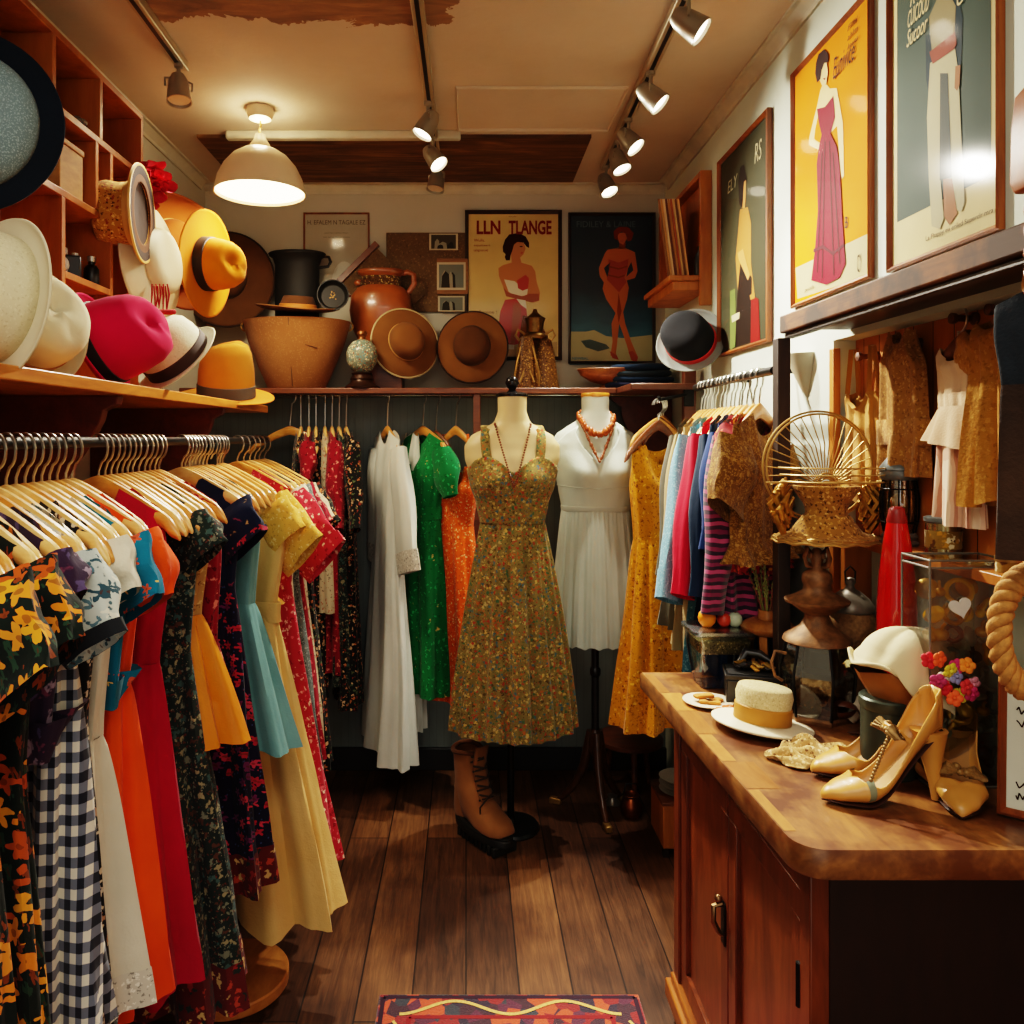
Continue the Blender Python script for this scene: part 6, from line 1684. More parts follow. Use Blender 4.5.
# oil lantern
lx, ly = .772, 1.76
ln = thing('lantern', 'tall antique lantern with glass panes and stacked bronze top on the counter', 'lantern', (lx, ly, TZ + .0005))
M_bronze = plain('antique_bronze', '#7a5634', .45, .35, .5, 60, bump=.35)
def hexr(r_, z, n=6, ph=PI / 6): return [(r_ * math.cos(2 * PI * i / n + ph), r_ * math.sin(2 * PI * i / n + ph), z) for i in range(n)]
MB().loft([hexr(.07, 0), hexr(.072, .008), hexr(.07, .014)], True, True).build('base', M_bronze, ln, smooth=0)
MB().loft([hexr(.069, .014), hexr(.077, .10), hexr(.062, .165)], False, False).build('glass_panes', glass('smoky_glass', '#cfd0c0', .05, .5), ln, smooth=0)
cg = MB()
for i in range(6):
    a1 = 2 * PI * i / 6 + PI / 6
    cg.tube([(r_ * math.cos(a1), r_ * math.sin(a1), z) for r_, z in ((.07, .012), (.078, .10), (.063, .167))], .003, 6)
cg.build('cage_bars', M_iron, ln)
MB().lathe([(.066, .165), (.072, .168), (.068, .178), (.05, .19), (.036, .2), (.028, .215), (.024, .226), (.04, .236), (.052, .246), (.066, .252), (.068, .258), (.05, .266), (.03, .278), (.028, .29), (.032, .30), (.03, .315), (.018, .325), (.012, .34), (.016, .355), (.008, .37), (0, .372)], 40, cap0=False).build('bronze_top', M_bronze, ln, smooth=50)
for k in range(4):
    a1 = PI / 2 * k + .4
    ml = MB(Matrix.Rotation(a1, 4, 'Z'))
    ml.tube([(.012, 0, .33), (.03, 0, .335), (.036, 0, .352), (.028, 0, .372), (.018, 0, .362), (.02, 0, .35)], .0045, 8)
    ml.build('scroll_finial', M_bronze, ln)
MB().tube([(-.068, 0, .14), (-.092, 0, .145), (-.10, 0, .12), (-.092, 0, .09), (-.076, 0, .08)], .0035, 8).build('side_loop', M_bronze, ln)
MB().loft([[(.03 * math.cos(a), .03 * math.sin(a), z) for a in (2 * PI * k / 18 for k in range(18))] for z in (.02, .10)], True, True).build('candle_holder', plain('dark_pan', '#241a14', .5), ln)
rr = random.Random(3)
dl = MB()
for k in range(22):
    a = rr.uniform(0, 6.28); r_ = rr.uniform(.02, .052); z = rr.uniform(.02, .07)
    dl.ball((r_ * math.cos(a), r_ * math.sin(a), z), rr.uniform(.008, .016), 8, (1, .5, 1.2))
pp = dl.build('potpourri', fab('potpourri', '#5a3418', ['#8a5a2a', '#a8701c', '#3a2414'], 60, .42), ln, smooth=50)
pp['kind'] = 'stuff'
# woven wire basket balanced above
wz = TZ + .385
wk = thing('wire_basket', 'gold woven wire basket with a round fan back, sitting above the lantern', 'basket', (lx + .02, ly, wz))
M_wire = plain('gold_wire', '#b08a4c', .4, .5, .2, 60)
f_wicker = fab('gold_wicker', '#9a6c2e', ['#d0a45c', '#5a3a16', '#b8883c'], 130, .44, bump=.2)
MB().lathe([(0, .0), (.10, 0), (.112, .006), (.114, .012), (.10, .016), (.078, .022), (.06, .045), (.05, .06), (.0, .062)], 48, sy=.8).build('brim_base', f_wicker, wk, smooth=50)
rim_ = MB()
for k in range(3): rim_.tube([((.108 + .004 * k) * math.cos(a) + 0, (.108 + .004 * k) * .8 * math.sin(a), .012 - .004 * k + .002 * math.sin(14 * a + k)) for a in (2 * PI * i / 60 for i in range(60))], .003, 5, closed=True)
rim_.build('woven_rim', M_wire, wk)
MB().lathe([(.046, .058), (.044, .07), (.048, .085), (.062, .105), (.07, .118), (.072, .124), (.066, .125), (.055, .108), (.0, .09)], 40, cap0=False, cap1=False, sy=.8).build('bowl', f_wicker, wk, smooth=50)
fan = MB(); fc, fr_ = Vector((.0, .035, .165)), .118
for k in range(2):
    fan.tube([fc + Vector(((fr_ + .006 * k) * math.cos(a), .006 * k, (fr_ + .006 * k) * math.sin(a))) for a in (2 * PI * i / 60 for i in range(60))], .0026, 6, closed=True)
hub = fc + Vector((.015, 0, -.045))
for k in range(23):
    a = R(-20 + 220 * k / 22)
    e = fc + Vector((fr_ * math.cos(a), 0, fr_ * math.sin(a)))
    mid = hub.lerp(e, .5) + Vector((0, -.012, .014))
    fan.tube([hub + (e - hub) * .12, mid, e], .0013, 5)
for k in range(4): fan.tube([hub + Vector(((.012 + .006 * k) * math.cos(a), -.004, (.012 + .006 * k) * math.sin(a))) for a in (2 * PI * i / 20 for i in range(20))], .002, 5, closed=True)
fan.build('fan_back', M_wire, wk)
gal = MB()
for k, z in enumerate((.135, .15, .165)):
    gal.tube([(.105 * math.cos(a) * (1 + .04 * k), -.03 + .075 * math.sin(a), z) for a in (R(170 + 200 * i / 30) for i in range(31))], .0018, 5)
gal.tube([(-.14, -.02, .132), (.14, -.02, .132)], .0022, 6)
gal.build('gallery_wires', M_wire, wk)
for sx in (-1, 1):
    cl = MB(); rr = random.Random(8 + sx)
    for k in range(26):
        t_ = k / 26; a = k * 2.4
        c = Vector((sx * (.094 + .018 * math.cos(a) * math.sin(PI * t_)), .018 * math.sin(a) * math.sin(PI * t_), .018 + .085 * t_))
        cl.tube([c, c + Vector((sx * .01, rr.uniform(-.01, .01), .022)), c + Vector((sx * -.004, 0, .042))], [.006, .009, .003], 6)
    cl.build('gilded_cluster', plain('gilt', '#a8772c', .35, .6, .35, 60), wk, smooth=60)
# flower stand, vase with dried grass
st_ = Vector((.742, 1.965, TZ + .0005))
fs = thing('plant_stand', 'small round wooden plant stand with slatted legs on the counter', 'plant stand', M=Matrix.Translation(st_))
M_stand = wood('stand_wood', '#7a4a20', '#b87c3c', (6, 6, 2), .4, .25)
MB().lathe([(0, .13), (.03, .13), (.05, .135), (.064, .145), (.066, .152), (.055, .162), (.04, .168), (0, .168)], 36, cap0=False).build('stand_top', M_stand, fs, smooth=50)
for k in range(5):
    a = R(72 * k + 20); m_ = MB(Matrix.Rotation(a, 4, 'Z')); m_.loft([[(x + dx, dy, z) for dx, dy in ((-.005, -.009), (.005, -.009), (.005, .009), (-.005, .009))] for x, z in ((.04, 0), (.036, .07), (.044, .134))], True, True); m_.build('leg', M_stand, fs, smooth=0)
vs = thing('vase', 'small turned wooden vase of dried grass on the plant stand', 'vase', M=Matrix.Translation(st_ + Vector((0, 0, .1685))))
MB().lathe([(0, 0), (.024, 0), (.026, .004), (.023, .015), (.024, .022), (.022, .024), (.018, .012), (0, .01)], 24, cap0=False).build('vase_body', M_stand, vs, smooth=50)
gr = MB(); rr = random.Random(12)
for k in range(46):
    a = rr.uniform(0, 6.28); sp_ = rr.uniform(.1, 1); h_ = rr.uniform(.07, .15)
    b0 = Vector((.012 * math.cos(a), .012 * math.sin(a), .014))
    e = b0 + Vector((.04 * sp_ * math.cos(a), .03 * sp_ * math.sin(a), h_))
    gr.tube([b0, b0.lerp(e, .5) + Vector((0, 0, .006)), e], [.0012, .001, .0006], 4, mi=k % 2)
    for q in range(5):
        c = b0.lerp(e, .5 + .1 * q); gr.ball(c + Vector((rr.uniform(-.003, .003), rr.uniform(-.003, .003), 0)), .0022, 5, (1, 1, 1.8), mi=k % 2)
gr.build('dried_grass', [plain('grass_green', '#7a7c42', .8), plain('grass_rose', '#8a4a3a', .8)], vs, smooth=0)
# urn behind
un = thing('urn', 'round hammered brass urn with a domed lid behind the lantern', 'urn', (.874, 1.82, TZ + .0005))
M_hammer = plain('hammered_brass', '#96744a', .38, .4, .35, 120, bump=.6)
MB().lathe([(0, 0), (.035, 0), (.038, .006), (.03, .02), (.03, .12), (.036, .13), (.048, .15), (.056, .175), (.057, .195), (.048, .22), (.045, .224)], 40, cap1=False).build('urn_body', M_hammer, un, smooth=60)
ul = MB().lathe([(.05, .222), (.053, .228), (.05, .235), (.04, .25), (.022, .265), (.012, .27), (.008, .278), (.012, .286), (.01, .294), (0, .298)], 40, cap0=False).build('lid', plain('dull_pewter', '#7d766a', .38, .4, .2, 60), un, smooth=60)
MB().tube([(-.01, 0, .285), (-.012, 0, .31), (0, 0, .322), (.012, 0, .31), (.01, 0, .285)], .002, 6).build('lid_loop', M_iron, ul)
# red bottle
rbx = Vector((.862, 1.60, TZ + .0005))
rbo = thing('red_bottle', 'tall red cone-shaped glass bottle in front of the alcove shelf', 'bottle', M=Matrix.Translation(rbx))
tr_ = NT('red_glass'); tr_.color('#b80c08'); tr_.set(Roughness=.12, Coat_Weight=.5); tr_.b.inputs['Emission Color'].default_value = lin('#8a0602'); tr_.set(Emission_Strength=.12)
MB().lathe([(0, 0), (.034, 0), (.037, .01), (.037, .27), (.034, .33), (.026, .40), (.0195, .44), (.0185, .445)], 36, cap1=False).build('bottle_body', tr_.m, rbo, smooth=60)
MB().lathe([(.0187, .444), (.0195, .448), (.016, .462), (.0145, .472), (.01, .476), (0, .476)], 24, cap0=False).build('stopper', plain('dark_red_cap', '#8a1a12', .4), rbo, smooth=60)
# lantern jar on the alcove shelf
gl = thing('metal_lantern', 'dark grey domed metal lantern with wire-work glass on the alcove shelf', 'lantern', (.921, 1.70, LZ + .0005))
M_pew = plain('pewter_grey', '#656a68', .4, .35, .2)
MB().lathe([(0, 0), (.036, 0), (.037, .006), (.033, .012), (.035, .02), (.03, .028), (0, .028)], 36).build('base', M_pew, gl, smooth=40)
MB().lathe([(.029, .028), (.035, .06), (.036, .10), (.031, .14)], 36, cap0=False, cap1=False).build('glass_chimney', glass('smoky_glass', '', .05), gl)
cg = MB()
for k in range(12):
    a = 2 * PI * k / 12; cg.tube([(r_ * math.cos(a), r_ * math.sin(a), z) for r_, z in ((.030, .028), (.0365, .06), (.0375, .10), (.032, .14))], .0016, 5)
for z, r_ in ((.05, .036), (.12, .036)): cg.tube([(r_ * math.cos(a), r_ * math.sin(a), z) for a in (2 * PI * i / 32 for i in range(32))], .0015, 5, closed=True)
cg.build('wirework', M_iron, gl)
MB().ball((0, 0, .085), .02, 16, (1, .7, 1.3)).build('amber_disc', plain('amber_gold', '#c08a1c', .4), gl)
MB().lathe([(.032, .138), (.037, .142), (.038, .152), (.037, .158), (.04, .16), (.038, .166), (.024, .185), (.012, .192), (.006, .196), (.005, .205), (.011, .214), (.012, .222), (.006, .232), (.002, .24), (0, .242)], 36, cap0=False).build('domed_lid', M_pew, gl, smooth=50)
tj = thing('glass_jar', 'small metal-rimmed jar with a painted label on the alcove shelf', 'jar', (.922, 1.545, LZ + .0005))
MB().lathe([(0, 0), (.032, 0), (.034, .004), (.032, .01), (.031, .066)], 32, cap1=False).build('jar_body', plain('mercury_glass', '#8a7a54', .15, .8, .3, 30), tj, smooth=50)
MB().lathe([(.031, .064), (.034, .067), (.034, .074), (.030, .076), (0, .075)], 32, cap0=False).build('rim', M_pew, tj, smooth=40)
MB().lathe([(.0322, .016), (.0324, .05)], 32, cap0=False, cap1=False).build('painted_band', fab('painted_band', '#8a6a2c', ['#d8c9a0', '#5a3a1a', '#b8862c'], 45, .4), tj)
sb_ = thing('pill_box', 'small round patterned box at the near end of the alcove shelf', 'box', (.925, 1.36, LZ + .0005))
MB().lathe([(0, 0), (.022, 0), (.022, .018), (0, .018)], 28).build('box_body', fab('painted_band', '', None), sb_, smooth=40)
MB().lathe([(.023, .0182), (.023, .026), (.018, .029), (0, .029)], 28).build('lid', M_brass, sb_, smooth=40)
# tin under the cloche hat
h0 = Vector((.775, 1.47, TZ + .0005))
tn_ = thing('round_tin', 'dark green-grey round tin holding up the crumpled cream hat', 'tin', M=Matrix.Translation(h0))
M_tin = plain('green_tin', '#4a5248', .35, .6, .2)
MB().lathe([(0, 0), (.046, 0), (.048, .004), (.046, .01), (.046, .12)], 36, cap1=False).build('tin_body', M_tin, tn_, smooth=40)
MB().lathe([(.0475, .119), (.049, .123), (.049, .137), (.046, .14), (0, .141)], 36, cap0=False).build('lid', M_tin, tn_, smooth=40)
# crumpled cloche hat with its tan lining
ch = thing('cloche_hat', 'crumpled cream felt hat with brown leather lining on top of the round tin', 'hat', M=Matrix.Translation(h0 + Vector((.035, -.0, .165))) @ Matrix.Rotation(R(14), 4, 'Y') @ Matrix.Rotation(R(-4), 4, 'X'))
f_creamfelt2 = felt('cream_wool_felt', '#d8cba6', '#c9ba92')
rings = []
def adist(a, b): return abs(math.atan2(math.sin(a - b), math.cos(a - b)))
for j in range(19):
    t_ = j / 18; ang = min(t_ * 2.0, PI / 2); ring = []
    fall = max(0, t_ - .62) / .38
    for k in range(96):
        a = 2 * PI * k / 96
        # drapes low towards the viewer's right, lifts on the left
        drape = .5 + .5 * math.cos(a + .6)
        fold = math.sin(4 * a + .4) * .55 + math.sin(7 * a + 1.7) * .3
        crease = math.exp(-(adist(a, -1.75) / .16) ** 2) + .8 * math.exp(-(adist(a, -.75) / .2) ** 2) + .7 * math.exp(-(adist(a, -2.6) / .2) ** 2)
        rr_ = .086 * math.sin(ang) ** .85 * (1 + .14 * fall * fold - .10 * crease * min(1, t_ * 1.6)) + .018 * fall * (1 - drape)
        z = .085 * math.cos(ang) - (.055 * drape ** 2 - .012 * (1 - drape)) * fall + .010 * fall * math.sin(5 * a + 1) - .010 * crease * math.sin(PI * min(1, t_ * 1.2))
        ring.append((rr_ * math.cos(a) * 1.08, rr_ * .86 * math.sin(a), z + .012))
    rings.append(ring)
MB().loft(rings, True, False).build('felt_crown', f_creamfelt2, ch, smooth=75, solid=.004)
M_liningl = plain('brown_leather_lining', '#8a5420', .4, 0, .25, 18)
lr = []
for j in range(8):
    t_ = j / 7; ring = []
    for k in range(14):
        a = 2 * PI * k / 14
        rr_ = (.074 - .032 * t_ ** 1.3) * (1 + .07 * math.sin(3 * a + .6) + .04 * (k % 2))
        ring.append((rr_ * math.cos(a) * 1.05 - .012 + .02 * t_, rr_ * .84 * math.sin(a), .004 - .062 * t_ + .008 * (1 - t_) * math.sin(3 * a + 1.8)))
    lr.append(ring)
MB().loft(lr, False, True).build('leather_lining', M_liningl, ch, smooth=25)
MB().tube([(.075, 0, .0), (.105, -.01, .012), (.122, -.02, .008), (.135, -.025, .012)], [.014, .011, .008, .003], 8).build('felt_tail', f_creamfelt2, ch)
# leather belt tangle and net scarf
blt = MB(); q = on(835, 722)
for k, (ra, rb_, tl, oz) in enumerate(((.045, .03, .5, .03), (.04, .028, 1.0, .036), (.05, .034, .15, .014))):
    pts = []
    for i in range(36):
        a = 2 * PI * i / 36; v_ = Vector((ra * math.cos(a), rb_ * math.sin(a), 0)); v_.rotate(Euler((tl, .3 * k, .7 * k))); pts.append(q + v_ + Vector((.008 * k, .005 * k, oz + .006)))
    blt.tube(pts, .009, 8, closed=True, flat=.25)
tag(blt.build('leather_strap', plain('belt_leather', '#5a3018', .45, 0, .25)), 'coiled brown leather strap beside the boater hat', 'strap')
tag(MB(Matrix.Translation(q + Vector((.045, -.005, .03))) @ Matrix.Rotation(.7, 4, 'Y')).lathe([(.014, -.03), (.016, -.02), (.016, .02), (.014, .03)], 14).build('ribbon_roll', plain('pale_ribbon', '#b8ad94', .6)), 'pale ribbon roll caught in the leather strap', 'ribbon')
f_net = fab('lace_net', '#b89a6a', ['#d8bd8c', '#6a4a28', '#c8a878'], 150, .42, '#a8844e')
sf = MB(Matrix.Translation(on(808, 757)) @ Matrix.Rotation(.1, 4, 'Z'))
nx_, ny_ = 46, 24; rows_ = []
for j in range(ny_ + 1):
    row = []
    for i in range(nx_ + 1):
        u, v_ = i / nx_ * 2 - 1, j / ny_ * 2 - 1
        r_ = math.sqrt(max(0, 1 - .75 * v_ * v_))
        x = .082 * u * r_ * (1 + .1 * math.sin(4 * v_)); y = .05 * v_ + .014 * math.sin(3 * u + 1)
        e = max(0, 1 - (u * u + v_ * v_) * .55)
        z = .004 + e * (.012 + .012 * math.sin(9 * u + 4 * v_) * math.cos(5 * v_) + .009 * math.sin(17 * u + 7 * v_))
        row.append((x, y, max(.002, z)))
    rows_.append(row)
sf.loft(rows_, ring_closed=False)
tag(sf.build('lace_scarf', f_net, smooth=70, solid=.002), 'crumpled beige lace scarf on the counter behind the shoes', 'scarf')

# ------------------------------------------------------------------ high-heeled shoes
M_leather = plain('tan_leather', '#c08a42', .38, 0, .1, 12, coat=.15)
M_leather_in = plain('insole_leather', '#a8793c', .6)
M_lining_red = plain('rust_lining', '#8a4424', .6)
M_shoesole = plain('dark_shoe_sole', '#3a1f14', .5)
def shoe(label, M, strap=True, band=False, bow=True, heel_h=.088, group=None, scale=1.0, tall=False):
    p = thing('high_heeled_shoe', label, 'shoe', M=M @ Matrix.Scale(scale, 4))
    L = .205
    def sole_z(s):
        if s < .34: return .004 + .004 * (1 - s / .34)
        k = (s - .34) / .66; return .004 + heel_h * (k * k * (3 - 2 * k)) ** 1.05
    def halfw(s): return interp([(0, .004), (.04, .013), (.14, .026), (.3, .036), (.45, .031), (.65, .024), (.85, .027), (.96, .02), (1, .012)], s)[0]
    def height(s): return interp([(0, .008), (.05, .018), (.2, .032), (.34, .046), (.5, .05), (.62, .056), (.74, .078), (.88, .1), (1, .104)] if tall else [(0, .008), (.05, .018), (.2, .032), (.34, .046), (.5, .05), (.7, .055), (.9, .066), (1, .068)], s)[0]
    def opening(s):   # angle (from sole upwards) where the upper stops
        return interp([(0, 180), (.26, 180), (.31, 130), (.42, 100), (.6, 97), (.85, 104), (1, 112)], s)[0]
    NS, NA = 40, 26
    rows = []
    for i in range(NS + 1):
        s = i / NS; w_, h_, z0 = halfw(s), height(s), sole_z(s); am = R(opening(s)); row = []
        for k in range(NA + 1):
            a = -am + 2 * am * k / NA
            zz_ = h_ * .5 * (1 - math.cos(a))
            row.append((L * s - (.006 * (zz_ / .06) if s > .9 else 0), w_ * (math.sin(a) * (1 if s < .3 else 1.06)), z0 + zz_))
        rows.append(row)
    MB().loft(rows, True, True, ring_closed=False).build('upper', M_leather, p, smooth=70, solid=.0028, weld=.0004)
    sl = [[(L * s, halfw(s) * .92 * math.cos(a), sole_z(s) - .001 + .003 * math.sin(a)) for a in (2 * PI * k / 16 for k in range(16))] for s in [i / 24 for i in range(25)]]
    MB().loft(sl, True, True).build('sole', M_shoesole, p, smooth=60)
    MB().loft([[(L * s, halfw(s) * .8 * u, sole_z(s) + .006 + .002 * u * u) for u in (-1, -.5, 0, .5, 1)] for s in [.25 + .73 * i / 20 for i in range(21)]], ring_closed=False).build('insole', M_leather_in, p, smooth=60)
    hr = []
    for t_ in [i / 12 for i in range(13)]:
        z = (sole_z(.93) + .004) * (1 - t_); r_ = .0225 * (1 - t_) ** 1.6 + .007
        hr.append([(L * .905 + .012 * t_ + r_ * math.cos(a), r_ * .95 * math.sin(a), z) for a in (2 * PI * k / 20 for k in range(20))])
    MB().loft(hr, True, True).build('heel', M_leather, p, smooth=60)
    if strap:
        zs_ = sole_z(.62) + .062
        MB().tube([(L * .66, .026, zs_), (L * .58, .024, zs_ + .014), (L * .53, 0, zs_ + .02), (L * .58, -.024, zs_ + .014), (L * .66, -.026, zs_)], .005, 8, flat=.5).build('ankle_strap', M_leather, p)
        ch_ = MB() if bow else None
        for k in range(16):
            if not bow: break
            t_ = k / 15; ch_.ball((L * (.53 - .2 * t_), -.018 - .012 * t_, zs_ + .016 - (zs_ + .0 - sole_z(.33) - .028) * t_), .0034, 8)
        if bow: ch_.build('bead_chain', plain('gold_braid', '#8a6a3a', .5, .3, .4, 140), p)
    if bow:
        bm_ = MB(); bx2, bz2 = (L * .55, sole_z(.62) + .075) if strap else (L * .34, sole_z(.34) + .05)
        rr = random.Random(4)
        for sy in (-1, 1):
            for k in range(7):
                a = k / 6
                bm_.tube([(bx2, 0, bz2), (bx2 - .012 + .02 * a, sy * .02, bz2 + .012 * math.sin(a * 3)), (bx2 - .008 + .016 * a, sy * .036, bz2 - .004), (bx2, sy * .012, bz2 - .006)], .0032, 6)
        for k in range(8): bm_.ball((bx2 + rr.uniform(-.008, .008), rr.uniform(-.01, .01), bz2 + rr.uniform(-.003, .008)), .006, 8)
        bm_.build('braided_bow', plain('gold_braid', '#8a6a3a', .5, .3, .4, 140), p)
    if band:
        rs = []
        for s in (.30, .36):
            w_, h_, z0 = halfw(s) + .0022, height(s) + .003, sole_z(s) - .001
            rs.append([(L * s, w_ * math.sin(a) * 1.06, z0 + h_ * .5 * (1 - math.cos(a))) for a in (R(-140 + 280 * k / 24) for k in range(25))])
        MB().loft(rs, ring_closed=False).build('grey_band', plain('sage_band', '#7a8068', .6), p, smooth=60)
    return p
q = on(822, 803)
shoe('tan ankle-strap high heel with a grey toe band and gold bow, nearest of the pair', Matrix.Translation(q + Vector((0, 0, .001))) @ Matrix.Rotation(R(3), 4, 'Z'), True, True, True, heel_h=.115, tall=True)
q = on(812, 776)
shoe('tan ankle-strap high heel standing behind the one with the grey toe band', Matrix.Translation(q + Vector((0, 0, .001))) @ Matrix.Rotation(R(5), 4, 'Z'), True, False, False, heel_h=.115, tall=True)
q = on(962, 822)
shoe('tan high-heeled pump with braided bow, toe pointing at the viewer', Matrix.Translation(q + Vector((0, 0, .001))) @ Matrix.Rotation(R(60), 4, 'Z'), False, False, True, heel_h=.09)
q = on(905, 762)
shoe('brown high-heeled shoe half hidden behind the tan pair', Matrix.Translation(Vector((.815, 1.40, TZ + .0015))) @ Matrix.Rotation(R(60), 4, 'Z'), False, False, False, heel_h=.105)

# ------------------------------------------------------------------ tall clear box of trinkets
kx, ky = .895, 1.46
tb = thing('trinket_box', 'tall clear plastic box packed with trinkets and paper flowers', 'box', (0, 0, 0))
MB().box(.812, .955, 1.40, 1.49, TZ + .001, 1.285).build('box_walls', glass('clear_plastic', '#eef2ea', .06, .5), tb, smooth=0)
eb = MB()
for x in (.812, .955):
    for y in (1.40, 1.49): eb.tube([(x, y, TZ + .002), (x, y, 1.285)], .002, 5)
for z in (TZ + .003, 1.285, 1.272):
    eb.tube([(.812, 1.40, z), (.955, 1.40, z), (.955, 1.49, z), (.812, 1.49, z)], .0022, 5, closed=True)
eb.build('box_edges', plain('plastic_edge', '#6f6a60', .25), tb)
tm_ = {'gold': plain('tr_gold', '#c8922a', .4, .4), 'yellow': plain('tr_yellow', '#e0b02c', .5), 'brown': plain('tr_brown', '#6a4428', .5), 'grey': plain('tr_grey', '#8a8a7a', .4, .3), 'dark': plain('tr_dark', '#33302a', .5), 'cream': plain('tr_cream', '#c8b894', .5)}
rr = random.Random(21)
for k in range(46):
    row_ = k // 6; u = (k % 6) / 5
    x = .828 + .11 * u + rr.uniform(-.006, .006); y = 1.42 + rr.uniform(-.006, .03); z = TZ + .05 + .0425 * row_ + rr.uniform(-.008, .008)
    cname = ('gold', 'yellow', 'cream')[rr.randrange(3)] if row_ >= 6 else ('brown', 'grey', 'dark', 'gold', 'grey')[rr.randrange(5)]
    r_ = rr.uniform(.013, .021)
    m_ = MB(axis_M((x, y, min(z, 1.26)), (rr.uniform(-1, 1), -1, rr.uniform(-.6, .8))))
    if k % 3 == 0:
        m_.lathe([(0, -.004), (r_ * .7, -.003), (r_, 0), (r_ * .85, .004), (r_ * .4, .007), (0, .005)], 14, cap0=False, cap1=False)
    elif k % 3 == 1:
        m_.ball((0, 0, 0), r_ * .8, 12, (1, .8, .7)); m_.tube([(0, 0, 0), (0, r_, .004), (.004, r_ * 1.3, .004)], .003, 6)
    else:
        m_.tube([(r_ * math.cos(a), r_ * math.sin(a), .003 * math.sin(3 * a)) for a in (2 * PI * i / 16 for i in range(16))], .0045, 6, closed=True)
    shp = ('button', 'bauble', 'ring')[k % 3]
    tag(m_.build(shp, tm_[cname], smooth=60), '%s %s packed inside the tall clear box' % ({'gold': 'gold', 'yellow': 'bright yellow', 'brown': 'brown', 'grey': 'grey', 'dark': 'dark', 'cream': 'cream'}[cname], shp), shp, '%s %ss inside the clear box' % (cname, shp))
hp = []
for k in range(40):
    a = 2 * PI * k / 40; hp.append((.0012 * 16 * math.sin(a) ** 3, .0012 * (13 * math.cos(a) - 5 * math.cos(2 * a) - 2 * math.cos(3 * a) - math.cos(4 * a))))
tag(MB(Matrix.Translation((.862, 1.397, 1.205)) @ Matrix.Rotation(R(-15), 4, 'Y')).prism(hp, -.004, 0).build('heart_ornament', plain('white_heart', '#dcd8cc', .5), smooth=30), 'white heart ornament on the front of the tall clear box', 'heart')
pc = ['#c8242c', '#e8642a', '#d8c83a', '#c8346a', '#e88a2a', '#b83a6a', '#e0dcc8', '#8a8ab0', '#d03a3a', '#d88a9a']
for k in range(14):
    x, z = .80 + .016 * (k % 5) + .012 * (k // 5), 1.115 - .026 * (k // 5) + .008 * math.sin(k * 2.1) - .012 * (k % 5) * .3
    m_ = MB(axis_M((x, 1.385 - .004 * (k % 3), z), (.3 * math.sin(k), -1, .3 * math.cos(k * 1.7))))
    for q_ in range(5):
        a = 2 * PI * q_ / 5; m_.ball((.008 * math.cos(a), .008 * math.sin(a), .002), .007, 8, (1, 1, .45))
    m_.ball((0, 0, .004), .004, 8)
    cn = ('red', 'orange', 'yellow', 'pink', 'amber', 'magenta', 'white', 'lilac', 'scarlet', 'rose')[k % 10]
    tag(m_.build('paper_flower', plain('petal_' + cn, pc[k % 10], .7), smooth=60), cn + ' paper flower in the bunch on the clear trinket box', 'flower', cn + ' paper flowers on the trinket box')
# framed card at the right edge
def printK(mb):
    def pen(pts, k):
        for a, b in zip(pts, pts[1:]):
            d = Vector((b[0] - a[0], b[1] - a[1])); d.normalize(); n = Vector((-d.y, d.x)) * .0011
            mb.flat([(a[0] + n.x, a[1] + n.y), (b[0] + n.x, b[1] + n.y), (b[0] - n.x, b[1] - n.y), (a[0] - n.x, a[1] - n.y)], -.001 - .00005 * k, 1)
    for r_, (z, w_) in enumerate(((.055, .07), (.035, .08), (-.062, .09), (-.08, .05))):
        pen([(-.045 + w_ * i / 22, z + .0045 * math.sin(i * 2.1 + r_) * (1 + .5 * math.sin(i * .8))) for i in range(23)], r_)
    for k in range(6):
        a = R(35 + 24 * k)
        pen([(.0, -.045), (.012 * math.cos(a), -.03 + .02 * math.sin(a)), (.034 * math.cos(a), -.045 + .06 * math.sin(a)), (.040 * math.cos(a) + .004, -.043 + .058 * math.sin(a))], 5 + k)
q = on(1000, 812)
picture('framed_card', 'small framed card with a line drawing standing on the counter', 'picture', Matrix.Translation(Vector((.932, 1.275, TZ + .1155))) @ Matrix.Rotation(R(-38), 4, 'Z') @ Matrix.Rotation(R(-7), 4, 'X'), .14, .226, .012, .012, M_gold_frame, printK, [P_('card_white', '#cfd0bf'), P_('ink', '#2c1410')])
# rope coil, carved post and dark coat at the right edge
rp = MB(); ctr = Vector((.768, 1.09, 1.235))
for s_ in range(3):
    pts = []
    for i in range(220):
        a = 2 * PI * i / 220; tw = 2 * PI * s_ / 3 + a * 9
        r_ = .052 + .0085 * math.cos(tw)
        pts.append(ctr + Vector((r_ * math.cos(a) * .8, .0085 * math.sin(tw), r_ * 1.45 * math.sin(a))))
    rp.tube(pts, .0085, 8, closed=True)
    rp.tube([ctr + Vector((.02 + .007 * math.cos(2 * PI * s_ / 3 + k * .55), .02 + .007 * math.sin(2 * PI * s_ / 3 + k * .55), .07 + .0105 * k)) for k in range(44)], .0075, 7)
tag(rp.build('rope_coil', plain('hemp_rope', '#b07a3c', .8, 0, .3, 120, bump=.4), smooth=70), 'thick twisted hemp rope loop hanging at the right edge', 'rope')
cp = thing('carved_bracket', 'carved brown wooden bracket fixed to the end of the ledge beam', 'bracket', (.728, 1.02, 0))
MB().loft([[(w_ * dx, w_ * dy, z) for dx, dy in ((-1, -1), (1, -1), (1, 1), (-1, 1))] for w_, z in ((.008, 1.955), (.018, 1.94), (.021, 1.90), (.022, 1.83), (.018, 1.815))], True, True).build('block', wood('carved_wood', '#6a3414', '#a85c24', (6, 6, 2), .4, .2), cp, bevel=.004)
tw_ = MB()
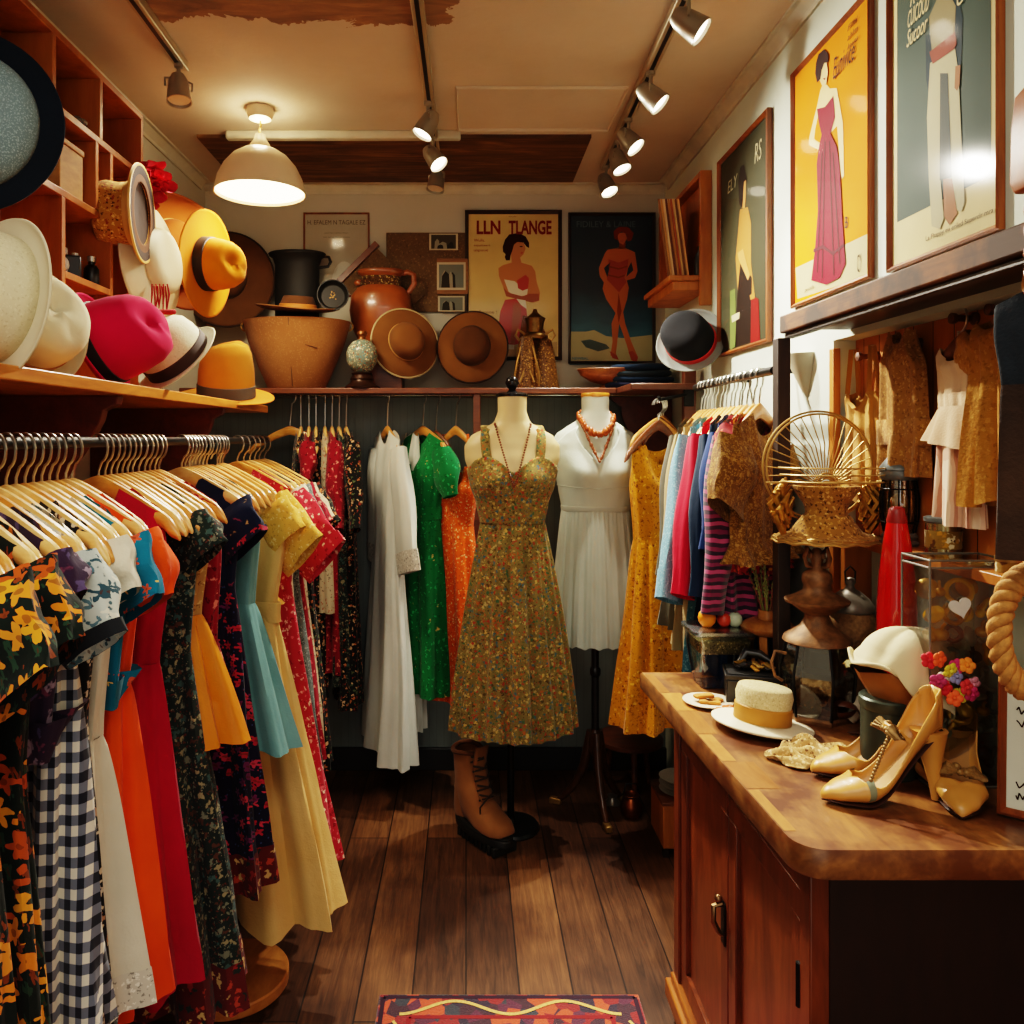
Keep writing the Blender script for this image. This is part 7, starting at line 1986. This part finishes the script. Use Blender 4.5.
for s_ in range(2):
    tw_.tube([(.006 * math.cos(k * .6 + PI * s_), .006 * math.sin(k * .6 + PI * s_), 1.815 - .0052 * k) for k in range(26)], .009, 8)
tw_.build('twisted_stem', wood('carved_wood', '', ''), cp, smooth=60)
garment('coat', 'dark navy and brown leather coat hanging at the right edge', 'coat', Matrix.Translation((.775, 1.0, 1.76)) @ Matrix.Rotation(R(-50), 4, 'Z'), fab('dark_coat', '#222a32', base2='#161b20', bump=.2), fab('brown_coat_leather', '#4a3424', base2='#241a14', bump=.25), ws=.10, zs=-.055, slope=.5, nw=.04, dip=.02, ww=.09, wh=.085, bust=.10, zw=-.19, hem=-.42, dh=.03, db=.03, amp=.008, nf=7, seed=120)
MB_ = MB().tube([(.775, 1.0, 1.70), (.775, 1.0, 1.74), (.79, 1.0, 1.756)], .004, 8)
tag(MB_.build('coat_hook', M_iron), 'iron hook under the ledge holding the dark coat', 'hook')
# dried bits beside the tin
for k in range(7):
    rr = random.Random(k + 70); q = on(880 + rr.uniform(-25, 20), 735 + rr.uniform(-15, 12))
    m_ = MB(Matrix.Translation(q + Vector((0, 0, .006))) @ Matrix.Rotation(rr.uniform(0, 3), 4, 'Z'))
    m_.loft([[(x, w_ * math.cos(g), w_ * .7 * math.sin(g)) for g in (2 * PI * i / 10 for i in range(10))] for x, w_ in ((-.02, .001), (-.01, .006), (0, .0058), (.012, .005), (.022, .001))], True, True)
    tag(m_.build('seed_pod', plain('pod_brown', '#4a2c18', .6, 0, .3), smooth=60), 'dry brown seed pod on the counter by the round tin', 'seed pod', 'seed pods by the round tin')

# ------------------------------------------------------------------ clutter on the floor beyond the counter
cr = thing('wooden_crate', 'small orange wooden crate on the floor behind the counter end', 'crate', (.735, 2.93, 0))
MB().box(-.03, .135, -.07, .12, .03, .185).build('crate_box', M_orange_wood, cr, bevel=.003)
for x in (-.03, .115):
    MB().box(x, x + .02, -.07, -.05, 0, .03).build('leg', M_case_dk, cr)
MB().box(-.036, .141, -.076, .126, .186, .198).build('lid', M_shelf_dk, cr, bevel=.002)
for k in range(5):
    tag(MB(Matrix.Translation((.79 + .004 * (k % 2), 2.95, .1985 + .011 * k))).lathe([(0, 0), (.045, 0), (.05, .002), (.075, .008), (.077, .0105), (.05, .005), (0, .0035)], 36, cap0=False, cap1=False).build('plate', plain('white_china', '#b8b4a4', .3), smooth=50), 'white china plate in the stack on the floor crate', 'plate', 'stacked plates on the crate')
cu = thing('copper_pot', 'small copper pot on the floor beside the crate', 'pot', (.655, 3.17, 0))
M_cop = plain('copper', '#8a4a2a', .3, .9, .2)
MB().lathe([(0, 0), (.03, 0), (.042, .02), (.045, .045), (.035, .07), (.028, .08), (.034, .088), (.03, .09), (.024, .08), (0, .07)], 28, cap0=False).build('pot_body', M_cop, cu, smooth=50)
MB().tube([(-.034, 0, .085), (-.02, 0, .13), (.02, 0, .13), (.034, 0, .085)], .003, 6).build('handle', M_iron, cu)
sl_ = thing('footstool', 'low round brown wooden footstool in the shadow under the marigold dress', 'stool', (.70, 3.42, 0))
MB().lathe([(0, .2), (.13, .2), (.14, .206), (.14, .222), (.13, .23), (0, .23)], 40).build('seat', M_shelf_dk, sl_, smooth=40)
for k in range(3):
    a = R(120 * k + 30); MB().tube([(.08 * math.cos(a), .08 * math.sin(a), .2), (.11 * math.cos(a), .11 * math.sin(a), 0)], [.014, .01], 10).build('leg', M_shelf_dk, sl_)
tag(MB(Matrix.Translation((.60, 3.28, 0))).lathe([(0, 0), (.03, 0), (.034, .005), (.02, .02), (.016, .03), (.022, .036), (0, .04)], 24, cap0=False).build('small_dish', plain('pewter_dish', '#7a746a', .3, .6)), 'small pewter dish on the dark floor behind the mannequin stand', 'dish')
